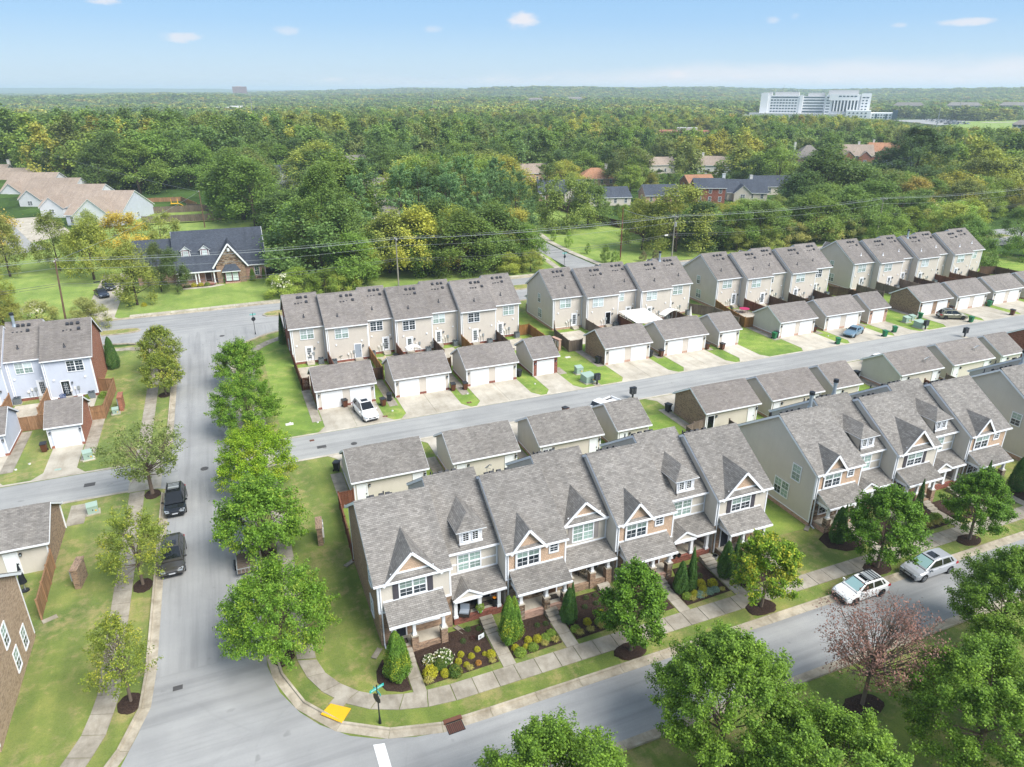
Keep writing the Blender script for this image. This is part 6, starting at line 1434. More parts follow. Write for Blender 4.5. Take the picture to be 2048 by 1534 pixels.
	r0, r1 = gh[0], gh[1]
	pane('rear_window', [(r0[0] + .04, hw * .74, r0[2] + .04), (r0[0] + .04, -hw * .74, r0[2] + .04), (r1[0] - .03, -hw * .6, r1[2] - .03), (r1[0] - .03, hw * .6, r1[2] - .03)])
	for s in (-1, 1):
		zb = gh[2][1]; zt = H - .1
		def sp(v, t): # point on the side glass plane, t=0 belt, 1 roof
			lo = hw * .885; hi = hw * gh[3][3]; zz = zb + (zt - zb) * t; return (v, s * (lo + (hi - lo) * t), zz)
		xa = gh[1][0] + .25; xb = gh[-2][0] - .1; xm = (xa + xb) / 2 + .1; xw = gh[-1][0] - .35
		P = [[sp(xa - .1, .14), sp(xm - .05, .1), sp(xm - .05, .93), sp(xa + .15, .93)], [sp(xm + .05, .1), sp(xw, .1), sp(xb + .02, .93), sp(xm + .05, .93)]]
		if kind == 'suv': P.append([sp(gh[0][0] + .45, .2), sp(xa - .2, .16), sp(xa + .02, .92), sp(gh[1][0] + .12, .86)])
		for q in P: pane('side_window', q if s < 0 else q[::-1], 'carglass', .012)
	q = MB()
	for s in (-1, 1): q.box(gh[-1][0] - .48, s * hw - .02 if s > 0 else s * hw - .17, .98 if kind != 'sedan' else .9, gh[-1][0] - .36, s * hw + .17 if s > 0 else s * hw + .02, 1.12 if kind != 'sedan' else 1.03, paint)
	obj('mirror', q, r)
	for s in (-1, 1):
		q = MB(); zt = interp(prof, L / 2 - .28); q.poly([(L / 2 - .02, s * hw * .45, zt - .16), (L / 2 - .14, s * hw * .86, zt - .1), (L / 2 - .32, s * hw * .9, zt + .0), (L / 2 - .16, s * hw * .5, zt - .03)][::s], 'lamp'); q.box(L / 2 - .1, min(s * hw * .5, s * hw * .82), zt - .18, L / 2 + .005, max(s * hw * .5, s * hw * .82), zt - .09, 'lamp'); obj('headlight', q, r)
		q = MB(); zt = interp(prof, -L / 2 + .1); q.box(-L / 2 - .015, min(s * hw * .52, s * hw * .84), zt - .2, -L / 2 + .12, max(s * hw * .52, s * hw * .84), zt - .02, 'tail'); q.box(-L / 2 + .0, min(s * hw * .8, s * hw * .93), zt - .2, -L / 2 + .3, max(s * hw * .8, s * hw * .93), zt - .06, 'tail'); obj('tail_light', q, r)
	q = MB(); zt = interp(prof, L / 2 - .1); q.box(L / 2 - .1, -hw * .42, zt - .24, L / 2 + .012, hw * .42, zt - .08, 'black'); q.box(L / 2 - .1, -hw * .36, zt - .175, L / 2 + .02, hw * .36, zt - .15, 'rim'); q.box(L / 2 - .08, -hw * .7, .3, L / 2 + .0, hw * .7, .42, 'trim'); obj('grille', q, r)
	q = MB(); q.box(-L / 2 - .012, -.24, .62, -L / 2 + .1, .24, .76, 'plate'); obj('number_plate', q, r)
	if kind == 'suv' or kind == 'truck':
		q = MB(); q.box(L / 2 - .02, -.24, .46, L / 2 + .02, .24, .58, 'plate'); obj('number_plate', q, r)
	q = MB()
	for s in (-1, 1):
		for v in (-.25, .75): q.box(v, s * hw * .985 - .012, .86 if kind == 'sedan' else .92, v + .2, s * hw * .985 + .02 if s > 0 else s * hw * .985 + .012, .9 if kind == 'sedan' else .96, paint)
	obj('handle', q, r)
	if rails:
		q = MB()
		for s in (-1, 1): q.bar((gh[1][0] + .2, s * hw * .62, H + .06), (gh[-2][0] - .1, s * hw * .62, H + .06), .04, .04, 'black'); 
		for v in (-1.2, -.95, -.7, -.2): q.box(v, -hw * .6, H + .04, v + .06, hw * .6, H + .08, 'black')
		q.box(-1.3, -hw * .5, H + .03, -.1, hw * .5, H + .05, 'grey'); obj('roof_rack', q, r)
	if sunroof:
		q = MB(); q.box(-.55, -hw * .42, H - .012, -.2, hw * .42, H + .008, 'carglass'); q.slab([(-.2, -hw * .42, H + .004), (.12, -hw * .42, H - .035), (.12, hw * .42, H - .035), (-.2, hw * .42, H + .004)], .012, 'carglass'); obj('sunroof', q, r)
	for w in (xf, xr):
		for s in (-1, 1):
			yo = s * (hw - .01); yi = s * (hw - .23)
			wl = MB(); wl.tube([(w, min(yo, yi), wr), (w, max(yo, yi), wr)], [wr - .02, wr - .02], 18, 'tyre', True, False)
			wo = obj('wheel', wl, r)
			q = MB(); q.tube([(w, yi, wr), (w, yi + (yo - yi) * .2, wr), (w, yi + (yo - yi) * .9, wr), (w, yo, wr)], [wr - .03, wr, wr, wr - .03], 20, 'tyre', False); obj('tyre', q, wo)
			q = MB(); q.X = Matrix.Translation((w, yo + s * .004, wr)) @ Matrix.Rotation(-s * math.pi / 2, 4, 'X')
			q.cyl(0, 0, -.01, .004, wr * .68, wr * .66, 18, 'black')
			for k in range(5):
				t = k * 2 * math.pi / 5; q.bar((0, 0, .012), (wr * .62 * math.cos(t), wr * .62 * math.sin(t), .012), .075, .02, rimm)
			q.cyl(0, 0, .004, .026, .06, .05, 10, rimm)
			for k in range(18):
				t, u = k * 2 * math.pi / 18, (k + 1) * 2 * math.pi / 18; ra, rb = wr * .58, wr * .68
				q.poly([(ra * math.cos(t), ra * math.sin(t), .012), (rb * math.cos(t), rb * math.sin(t), .012), (rb * math.cos(u), rb * math.sin(u), .012), (ra * math.cos(u), ra * math.sin(u), .012)], rimm)
			obj('rim', q, wo)
	return r
PW = paintm('pearl_white', hexc('dcdcdb')); PS = paintm('silver_paint', hexc('9a9da2')); PB = paintm('black_paint', hexc('121418'), .15); PG = paintm('graphite_paint', hexc('3a3835'), .2)
PBL = paintm('steel_blue_paint', hexc('5f7a8c')); PO = paintm('olive_paint', hexc('6a6a58')); PN = paintm('navy_paint', hexc('20283a'), .2)
car('white crossover with black roof rack, first on the front street', 42.7, 31.25, math.pi, PW, 'suv', 4.5, 1.82, 1.62, 'rim_d', True, True, True, True)
car('silver SUV with sunroof parked behind the white crossover', 50.2, 31.25, math.pi, PS, 'suv', 4.7, 1.87, 1.65, 'rim', False, True, True)
car('black SUV parked at the left kerb, further from the camera', -7.75, 66.0, -math.pi / 2, PB, 'suv', 4.7, 1.93, 1.8, 'rim_d', True)
car('graphite pickup truck under the pale street tree', -7.72, 56.6, -math.pi / 2, PG, 'suv', 5.0, 1.98, 1.75, 'rim', False, True)
car('large white SUV on the drive of the first garage', 13.3, 79.6, -math.pi / 2 + .14, PW, 'suv', 5.0, 1.98, 1.9, 'rim', False, True)
car('blue-grey sedan on the drive behind the green bins', 93.3, 79.9, .38 + math.pi, PBL, 'sedan', 4.7, 1.84, 1.43, 'rim_d')
car('olive crossover on the drive of the brown brick garage', 116.2, 80.0, -.45, PO, 'suv', 4.7, 1.86, 1.7, 'rim_d', True, False, False, True)
car('white car half hidden behind the right near-side garages', 86.5, 68.6, .1, PW, 'sedan', 4.6, 1.82, 1.45)
car('white car behind the near corner garage roof', 10.9, 68.2, .05, PW, 'sedan', 4.5, 1.82, 1.45)
car('black car on the house driveway, nearer the road', -23.0, 153.0, -math.pi / 2 + .35, PN, 'sedan', 4.7, 1.85, 1.45); car('black car on the house driveway, nearer the house', -22.3, 158.5, -math.pi / 2 + .3, PB, 'suv', 4.6, 1.85, 1.6)
car('dark vehicle beside the right end of the dark-roofed house', 9.6, 158.5, .1, PB, 'suv', 4.4, 1.85, 1.7)
car('white car partly under the front elm at the right kerb', -2.3, 47.0, math.pi / 2, PW, 'suv', 4.6, 1.85, 1.65)
def pickup():
	r = car('white pickup truck parked behind the single near-side garage', 40.3, 68.8, math.pi + .35, PW, 'truck', 5.6, 2.0, 1.9, 'rim', cat='pickup truck')
	b = MB(); b.box(-2.6, -.82, 1.08, -.6, .82, 1.12, 'black')
	for y0, y1 in ((-.94, -.82), (.82, .94)): b.box(-2.78, y0, 1.0, -.5, y1, 1.34, PW)
	b.box(-2.8, -.94, .9, -2.66, .94, 1.34, PW); b.box(-.62, -.82, 1.0, -.5, .82, 1.36, PW)
	obj('cargo_bed', b, r)
pickup()
def trailer():
	r = thing('utility_trailer', 'open utility trailer between the two front elms', 'trailer', (-2.0, 53.4, 0), math.pi / 2)
	b = MB(); b.box(-1.4, -.75, .5, 1.4, .75, .58, 'wood_grey'); obj('floor', b, r)
	b = MB()
	for yy in (-.78, .78):
		for zz in (.6, .95): b.bar((-1.4, yy, zz), (1.4, yy, zz), .05, .05, 'grey')
		for k in range(5): b.box(-1.4 + k * .69, yy - .03, .5, -1.35 + k * .69, yy + .03, .97, 'grey')
	for xx in (-1.4, 1.4):
		b.bar((xx, -.78, .95), (xx, .78, .95), .05, .05, 'grey')
		for k in range(6): b.box(xx - .02, -.75 + k * .3, .55, xx + .02, -.71 + k * .3, .95, 'grey')
	obj('side_rail', b, r)
	for s in (-1, 1):
		b = MB(); b.tube([(0, s * .8, .32), (0, s * .98, .32)], .32, 16, 'tyre'); w = obj('wheel', b, r); b = MB(); b.tube([(0, s * .98, .32), (0, s * .99, .32)], .17, 12, 'rim'); obj('rim', b, w)
		b = MB(); b.box(-.45, min(s * .8, s * 1.0), .68, .45, max(s * .8, s * 1.0), .72, 'black'); obj('mudguard', b, r)
	b = MB(); b.bar((1.4, .5, .5), (2.6, 0, .5), .06, .08, 'black'); b.bar((1.4, -.5, .5), (2.6, 0, .5), .06, .08, 'black'); b.cyl(2.4, 0, 0, .5, .03, .03, 6, 'grey'); obj('drawbar', b, r)
trailer()
# ---------------------------------------------------------------- foliage
def leaf_quads(name, c, up, size, m, asp=.55, rs=None, extra=None):
	"""c (N,3) leaf centres, up (N,3) preferred normals; one rhombic leaf per centre"""
	rs = rs or np.random.RandomState(1); N = len(c)
	nrm = up + rs.normal(0, .75, (N, 3)); nrm /= np.linalg.norm(nrm, axis=1, keepdims=True) + 1e-9
	a = np.cross(nrm, rs.normal(0, 1, (N, 3))); a /= np.linalg.norm(a, axis=1, keepdims=True) + 1e-9
	b = np.cross(nrm, a)
	s = (np.asarray(size) * rs.uniform(.7, 1.35, N))[:, None] if np.ndim(size) == 0 else (size * rs.uniform(.7, 1.35, N))[:, None]
	V = np.stack([c - a * s * .5, c + b * s * asp * .5 + nrm * s * .06, c + a * s * .5, c - b * s * asp * .5 + nrm * s * .06], 1).reshape(-1, 3)
	me = bpy.data.meshes.new(name); me.vertices.add(4 * N); me.vertices.foreach_set('co', V.ravel())
	me.loops.add(4 * N); me.loops.foreach_set('vertex_index', np.arange(4 * N)); me.polygons.add(N); me.polygons.foreach_set('loop_start', np.arange(0, 4 * N, 4))
	me.materials.append(m); me.update(calc_edges=True); return me

def crown_points(rs, Rr, z0, z1, prof, ncl, per, spray, thick, lean=.5, gap=0.0, core=.35):
	"""clumps of leaves sprayed outwards from points in the crown volume"""
	P = []; U = []; tips = []
	k = 0
	while k < ncl:
		t = rs.uniform(0, 1) ** .85; th = rs.uniform(0, 2 * np.pi); rr = Rr * prof(t) * (rs.uniform(core, 1) ** .5)
		ax = np.array([rr * np.cos(th), rr * np.sin(th), z0 + (z1 - z0) * t])
		lump = math.sin(th * 3 + t * 9) * math.cos(th * 2 - t * 5)
		if gap and lump < -1 + gap * 1.1 and rs.uniform() < .8: continue
		k += 1
		d = np.array([np.cos(th) * (.4 + rr / Rr), np.sin(th) * (.4 + rr / Rr), lean + .6 * (t - .3)]); d += rs.normal(0, .22, 3); d /= np.linalg.norm(d)
		n = max(4, int(per * rs.uniform(.6, 1.4)))
		s = rs.uniform(0, 1, n) ** .8; L = spray * rs.uniform(.6, 1.3)
		pts = ax + d * (s[:, None] * L) + rs.normal(0, 1, (n, 3)) * (thick * (1.05 - .6 * s))[:, None]
		P.append(pts); tips.append(ax)
		out = pts - np.array([0, 0, z0 + (z1 - z0) * .35]); out /= np.linalg.norm(out, axis=1, keepdims=True) + 1e-9
		U.append(out * .7 + np.array([0, 0, .9]))
	return np.concatenate(P), np.concatenate(U), np.array(tips)

def trunk_mesh(rs, h0, z1, r, tips, nl=14, m='bark', sub=2, spread=None):
	b = MB(); top = z1 * .72
	wob = rs.normal(0, .06, 2) * z1 * .2
	pts = [(0, 0, -.15), (0, 0, .12), (wob[0] * .2, wob[1] * .2, h0 * .6), (wob[0] * .4, wob[1] * .4, h0), (wob[0], wob[1], (h0 + top) / 2), (wob[0] * 1.2, wob[1] * 1.2, top)]
	b.tube(pts, [r * 1.5, r * 1.1, r, r * .92, r * .5, r * .15], 8, m)
	idx = rs.choice(len(tips), min(nl, len(tips)), replace=False)
	for i in idx:
		T = Vector(tips[i]); zz = h0 + (min(T.z, top) - h0) * rs.uniform(.1, .55) if T.z > h0 else h0 * .95
		f = (zz - h0) / max(.1, top - h0); S = Vector((wob[0] * f, wob[1] * f, zz))
		mid = S.lerp(T, .5) + Vector((0, 0, -.04 * (T - S).length)) ; rr = r * rs.uniform(.28, .45)
		b.tube([S, mid, T], [rr, rr * .55, rr * .15], 5, m, False)
		for j in range(sub):
			q = mid.lerp(T, rs.uniform(0, .6)); e = T + Vector(rs.normal(0, .12, 3) * (T - S).length * 1.4); b.tube([q, q.lerp(e, .5), e], [rr * .4, rr * .25, rr * .08], 4, m, False)
	return b.mesh('trunk')

egg = lambda t: max(.05, math.sin(math.pi * min(1, .12 + t * .88) ** .75)) ** .8
vase = lambda t: max(.1, (.55 + .9 * t) * (1 - t ** 4) ** .6) if t < 1 else .1
dome = lambda t: math.sqrt(max(.03, 1 - (t * .96) ** 2.2))
cone = lambda t: max(.04, (1 - t) ** .8)
col = lambda t: max(.04, min(1, .62 + 1.9 * t) * (1 - t) ** .6 * 1.06)

def tree_proto(key, seed, Rr, z0, z1, prof, ncl, per, spray, thick, size, leaf, trunk_h, trunk_r, bark='bark', nl=14, lean=.5, gap=0.0, core=.35, asp=.55, sub=2):
	def f():
		rs = np.random.RandomState(seed)
		P, U, T = crown_points(rs, Rr, z0, z1, prof, ncl, per, spray, thick, lean, gap, core)
		return (leaf_quads('crown', P, U, size, leaf, asp, rs), trunk_mesh(rs, trunk_h, z1, trunk_r, T, nl, bark, sub))
	return cached(key, f)
def plant_tree(name, label, cat, pr, x, y, rz=0.0, s=1.0, sz=None, group=None, z=0.0, tint=None):
	r = thing(name, label, cat, (x, y, z), rz, group); r.scale = (s, s, sz or s)
	c = obj('crown', pr[0], r)
	if tint: c['leaf_tint'] = [float(v) for v in tint]
	if pr[1]: obj('trunk', pr[1], r)
	return r

L_elm = leafm('elm_leaf', hexc('6c9132'), .45, .31, yellow=hexc('84983a'), yamt=.05); L_elm2 = leafm('elm_leaf_bright', hexc('84a62c'), .4, .36, yellow=hexc('9ca83a'), yamt=.2)
L_maple = leafm('maple_leaf', hexc('5f842c'), .5, .31); L_maple2 = leafm('maple_leaf_turning', hexc('70922a'), .45, .35, yellow=hexc('a6a63e'), yamt=.45); L_near = leafm('near_leaf', hexc('6f8f36'), .52, .33)
L_sparse = leafm('sparse_leaf', hexc('80903e'), .45, .36, yellow=hexc('a0a246'), yamt=.2); L_olive = leafm('olive_leaf', hexc('7a8a50'), .4, .35); L_dead = leafm('dead_leaf', hexc('80605a'), .35, .2)
L_arb = leafm('thuja_leaf', hexc('678c36'), .45, .3, yellow=hexc('9aa035'), yamt=.35); L_arbd = leafm('dark_thuja_leaf', hexc('4c7034'), .4, .2); L_gold = leafm('gold_shrub_leaf', hexc('b0ae34'), .35, .3); L_shr = leafm('shrub_leaf', hexc('7d9640'), .4, .3); L_dks = leafm('dark_shrub_leaf', hexc('466630'), .35, .25)
L_grassy = leafm('striped_blade', hexc('b3ac66'), .4, .3); L_blue = leafm('blue_shrub_leaf', hexc('8da79c'), .3, .2); L_red = leafm('red_shrub_leaf', hexc('4e2a2a'), .3, .2); L_orange = leafm('orange_shrub_leaf', hexc('bf8f4a'), .3, .3); L_rose = leafm('rose_leaf', hexc('55702f'), .4, .3, yellow=hexc('8a7a3a'), yamt=.4); L_white = leafm('white_petal', hexc('e6e4da'), .15, .3)

elmA = tree_proto('elmA', 11, 3.1, 1.7, 5.7, dome, 210, 190, 1.45, .25, .15, L_elm, 1.6, .19, lean=.35, gap=.3)
elmB = tree_proto('elmB', 12, 2.8, 1.6, 5.5, egg, 180, 135, 1.4, .27, .19, L_elm, 1.6, .18, lean=.4, gap=.3)
elmC = tree_proto('elmC', 13, 2.8, 1.6, 5.4, dome, 190, 190, 1.35, .25, .15, L_elm2, 1.6, .18, lean=.4, gap=.3)
ge = 'elms along the right side of the side road'
plant_tree('elm_tree', 'broad elm with drooping spiky branches nearest the street corner', 'tree', elmA, -.25, 42.0, .3, .96, 1.06, ge)
plant_tree('elm_tree', 'elm in front of the brick meter pillar, second from the corner', 'tree', elmB, -.35, 54.8, 2.1, 1.06, 1.1, ge)
plant_tree('elm_tree', 'yellow-green elm beside the alley mouth', 'tree', elmC, -.1, 66.0, 4.4, 1.06, 1.04, ge)
plant_tree('elm_tree', 'green elm just beyond the alley mouth', 'tree', elmA, -.2, 80.0, 1.7, .97, .98, ge)
plant_tree('elm_tree', 'farthest elm before the upper crossroads', 'tree', elmB, -.4, 95.0, 5.2, .95, .98, ge)
mapA = tree_proto('mapA', 21, 1.9, 2.0, 6.7, egg, 125, 190, .85, .24, .15, L_maple, 2.0, .14, lean=.5, gap=.3, asp=.8)
mapB = tree_proto('mapB', 22, 2.0, 1.7, 5.8, dome, 110, 180, .85, .24, .15, L_maple2, 1.8, .13, lean=.5, gap=.35, asp=.8)
mapC = tree_proto('mapC', 23, 2.6, 1.9, 6.8, egg, 170, 190, .95, .26, .15, L_maple, 1.8, .15, lean=.45, gap=.3, asp=.8)
gm = 'street trees in front of the townhouses'
plant_tree('maple_tree', 'tall green maple before the stone townhouse, first on the front street', 'tree', mapA, 22.74, 32.9, .2, 1.0, 1.0, gm); plant_tree('maple_tree', 'maple with yellow-tinged top before the end townhouse', 'tree', mapB, 34.45, 33.0, 1.2, 1.0, 1.02, gm)
plant_tree('maple_tree', 'wide green maple behind the silver SUV', 'tree', mapC, 46.75, 33.2, 2.2, .98, 1.02, gm); plant_tree('maple_tree', 'round maple right of the silver SUV', 'tree', mapC, 57.6, 33.0, 4.0, .84, .93, gm); plant_tree('maple_tree', 'maple at the far right end of the front verge', 'tree', mapA, 70.5, 33.0, 3.0, 1.0, 1.0, gm)
nearA = tree_proto('nearA', 31, 3.6, 2.0, 8.0, egg, 290, 260, 1.3, .27, .125, L_near, 2.1, .2, lean=.85, gap=.25, asp=.75)
nearB = tree_proto('nearB', 32, 4.0, 2.0, 7.4, dome, 300, 260, 1.3, .27, .125, L_near, 2.0, .2, lean=.85, gap=.25, asp=.75)
gn = 'trees on the near side of the front street'
plant_tree('maple_tree', 'big green maple before the front street in the bottom middle', 'tree', nearA, 22.85, 23.2, .4, 1.0, 1.02, gn); plant_tree('maple_tree', 'maple whose top shows at the bottom picture edge, leftmost', 'tree', nearB, 11.4, 21.6, 1.5, 1.0, .88, gn)
plant_tree('maple_tree', 'maple at the bottom edge right of the big middle maple', 'tree', nearB, 25.2, 17.6, 2.9, .95, .85, gn); plant_tree('maple_tree', 'very wide maple in the lower right corner', 'tree', nearB, 37.0, 17.4, .9, .98, .92, gn)
plant_tree('maple_tree', 'maple at the right picture edge beyond the dead tree', 'tree', nearA, 47.2, 23.4, 2.2, .82, .88, gn); plant_tree('maple_tree', 'maple low in the corner at the far right', 'tree', nearA, 43.5, 15.5, 4.2, .8, .75, gn)
sp1 = tree_proto('sp1', 41, 1.7, 1.7, 6.0, egg, 120, 60, .8, .2, .14, L_sparse, 1.7, .1, nl=34, lean=.6, core=.15); sp2 = tree_proto('sp2', 42, 2.0, 1.7, 5.6, dome, 150, 70, 1.0, .2, .14, L_sparse, 1.7, .11, nl=26, lean=.5, core=.2); sp3 = tree_proto('sp3', 43, 3.0, 2.2, 6.2, vase, 230, 30, .8, .22, .19, L_olive, 1.9, .16, nl=40, lean=.7, core=.2); sp4 = tree_proto('sp4', 44, 2.4, 1.8, 5.6, egg, 330, 40, .8, .22, .19, L_sparse, 1.7, .13, nl=24, lean=.5)
gl = 'trees along the left sidewalk'
plant_tree('street_tree', 'small airy tree lowest on the left sidewalk', 'tree', sp1, -9.9, 41.4, .3, .95, 1.06, gl); plant_tree('street_tree', 'pale yellow-green tree beside the graphite pickup', 'tree', sp2, -9.95, 54.2, 1.3, 1.05, 1.1, gl); plant_tree('street_tree', 'olive vase-shaped tree beside the black SUV', 'tree', sp3, -10.0, 69.2, 2.3, 1.12, 1.08, gl); plant_tree('street_tree', 'tree over the left sidewalk near the rust brick wall', 'tree', sp4, -9.7, 95.7, .8, .92, .92, gl); plant_tree('street_tree', 'highest tree on the left sidewalk by the crossroads', 'tree', sp4, -10.2, 104.5, 2.9, 1.0, 1.1, gl)
dd = tree_proto('dead', 51, 3.3, 2.6, 7.2, vase, 260, 26, .85, .3, .14, L_dead, 2.2, .13, 'bark', nl=90, lean=.75, core=.1, sub=5)
plant_tree('dead_tree', 'dying tree with brown leaves in a mulch ring', 'tree', dd, 34.15, 23.0, .7, 1.0, 1.05)
for x, y, rr in [(-.3, 41.8, 1.0), (-.4, 54.8, 1.0), (-.2, 66.2, 1.0), (-.2, 80.5, .9), (-.4, 95, .9), (22.74, 32.9, 1.3), (34.45, 33, 1.35), (46.75, 33.2, 1.4), (57.6, 33, 1.25), (-9.95, 41.3, .95), (-9.95, 54.1, .95), (-10, 69.2, .95), (-9.9, 95.7, .9), (-10.1, 104.5, .9), (34.15, 22.9, 1.5), (22.9, 23.2, 1.3), (47.2, 23.3, 1.4), (11.4, 21.6, 1.2), (70.5, 33, 1.2)]: bed(blob(x, y, rr * (.8 if x < 0 else 1), rr * (1 if x < 0 else .62), 22, .07), 'mulch_ring', .04)

# evergreens and shrubs by the house fronts
def arb_proto(key, seed, h, r, leaf, prof=col, n=15000):
	def f():
		rs = np.random.RandomState(seed); t = rs.uniform(0, 1, n) ** .9; th = rs.uniform(0, 2 * np.pi, n)
		lob = 1 + .12 * np.sin(th * 4 + 3 * t) + .1 * np.sin(th * 7 - t * 11)
		rr = np.array([prof(v) for v in t]) * r * lob * rs.uniform(.72, 1.03, n)
		c = np.stack([rr * np.cos(th), rr * np.sin(th), .08 + t * (h - .1)], 1); up = np.stack([np.cos(th), np.sin(th), np.full(n, .55)], 1)
		b = MB(); b.cyl(0, 0, 0, h * .7, .05, .02, 6, 'bark')
		return leaf_quads('foliage', c, up, .085, leaf, .6, rs), b.mesh('stem')
	return cached(key, f)
def shrub(name, label, cat, pr, x, y, s, rz=0, group=None, sz=None, z=.08):
	r = thing(name, label, cat, (x, y, z), rz, group); r.scale = (s, s, sz or s); obj('foliage', pr[0], r)
	if len(pr) > 1 and pr[1]: obj(pr[1].name.split('.')[0], pr[1], r)
	return r
ga = 'thuja shrubs along the house fronts'
a1 = arb_proto('a1', 61, 4.0, .95, L_arb); a2 = arb_proto('a2', 62, 3.2, .5, L_arb, col, 9000); a3 = arb_proto('a3', 63, 4.2, .8, L_arb); a4 = arb_proto('a4', 64, 3.8, .85, L_arbd); a5 = arb_proto('a5', 65, 4.1, .5, L_arbd, cone, 9000)
for l, p, x, y, s in [('tall thuja at the corner townhouse steps', a1, 6.75, 36.75, 1.0), ('slim thuja tucked behind the corner one', a2, 7.25, 36.95, 1.0), ('double-topped thuja left of the stone pier porch', a3, 15.0, 37.0, .98), ('second top of the double thuja left of the stone pier porch', a3, 15.5, 37.2, .9), ('dark thuja between stone piers and brick piers', a4, 19.95, 37.25, .82), ('slim pointed thuja beside the dark middle one', a5, 20.25, 37.3, .85), ('wide dark thuja beside the red brick porch steps', a4, 29.7, 36.9, .78), ('tall pointed thuja beside the red brick porch steps', a5, 30.6, 36.8, 1.0),
					('wide thuja before the end townhouse porch', a4, 34.2, 37.1, .92), ('pointed thuja before the end townhouse porch', a5, 35.25, 37.2, .88), ('dark thuja at the beige end townhouse', a4, 46.4, 37.3, .95), ('pointed thuja by the beige end townhouse column', a5, 47.3, 37.6, .85), ('slim thuja behind the wide street maple', a5, 57.0, 37.9, .9), ('thuja at the far right house front', a4, 69.6, 37.1, 1.0), ('pointed thuja at the far right porch', a5, 66.2, 38.0, .9), ('dark thuja at the right picture edge house', a4, 75.2, 37.5, 1.0), ('dark thuja at the red brick wall corner beyond the alley', a5, 6.6, 110.6, 1.25), ('dark thuja in the gap between the first two rows', a5, 46.2, 110.5, .95), ('dark thuja at the rust brick wall', a4, -17.0, 109.0, 1.25)]: shrub('thuja', l, 'shrub', p, x, y, s, random.uniform(0, 6), ga)
def ball(key, seed, leaf, n=1100, size=.09, flat=.85):
	def f():
		rs = np.random.RandomState(seed); d = rs.normal(0, 1, (n, 3)); d /= np.linalg.norm(d, axis=1, keepdims=True); d[:, 2] = np.abs(d[:, 2]) * 1.15 - .12
		lob = 1 + .1 * np.sin(d[:, 0] * 7 + seed) * np.sin(d[:, 1] * 8)
		c = d * (.5 * lob * rs.uniform(.75, 1.05, n))[:, None]; c[:, 2] = np.maximum(.02, c[:, 2] * flat * 1.3 + .06)
		b = MB(); b.cyl(0, 0, -.1, .25, .03, .02, 6, 'bark')
		return leaf_quads('foliage', c, d + np.array([0, 0, .5]), size, leaf, .6, rs), b.mesh('stem')
	return cached(key, f)
def tuft(key, seed, leaf, n=170, h=.45):
	def f():
		rs = np.random.RandomState(seed); V = []; F = []
		for k in range(n):
			th = rs.uniform(0, 2 * np.pi); r = rs.uniform(.2, .55); hh = h * rs.uniform(.5, 1); w = .02
			d = np.array([math.cos(th), math.sin(th), 0]); p = np.array([-d[1], d[0], 0]) * w; i = len(V)
			for t, q in ((0, 1), (.55, .9), (1, .1)):
				c = d * r * t + np.array([0, 0, hh * math.sin(t * 2.3) * 1.1]); V += [c - p * q, c + p * q]
			F += [(i, i + 1, i + 3, i + 2), (i + 2, i + 3, i + 5, i + 4)]
		me = bpy.data.meshes.new('foliage'); me.from_pydata([tuple(v) for v in V], [], F); me.materials.append(leaf); return (me, None)
	return cached(key, f)
def flowering(key, seed, leaf):
	def f():
		rs = np.random.RandomState(seed); n = 1500; d = rs.normal(0, 1, (n, 3)); d /= np.linalg.norm(d, axis=1, keepdims=True); d[:, 2] = np.abs(d[:, 2])
		c = d * (.5 * rs.uniform(.55, 1.1, n))[:, None]
		fl = leaf_quads('flowers', (d * .54)[:110] + rs.normal(0, .03, (110, 3)), d[:110], .11, L_white, .9, rs)
		return leaf_quads('foliage', c, d + np.array([0, 0, .5]), .1, leaf, .6, rs), fl
	return cached(key, f)
by = ball('by', 71, L_gold); bg = ball('bg', 72, L_shr); bo = ball('bo', 73, L_orange, 700); gs_ = ball('gs', 74, L_dks, 500, .08); rs_ = ball('rs', 75, L_red, 400, .08); bs = ball('bs', 76, L_shr, 1300, .1, .6); tu = tuft('tu', 77, L_grassy); tl = ball('bl', 78, L_blue, 900, .1, .5); ro = flowering('ro', 79, L_rose); rp = ball('rp', 80, L_rose, 1400, .1)
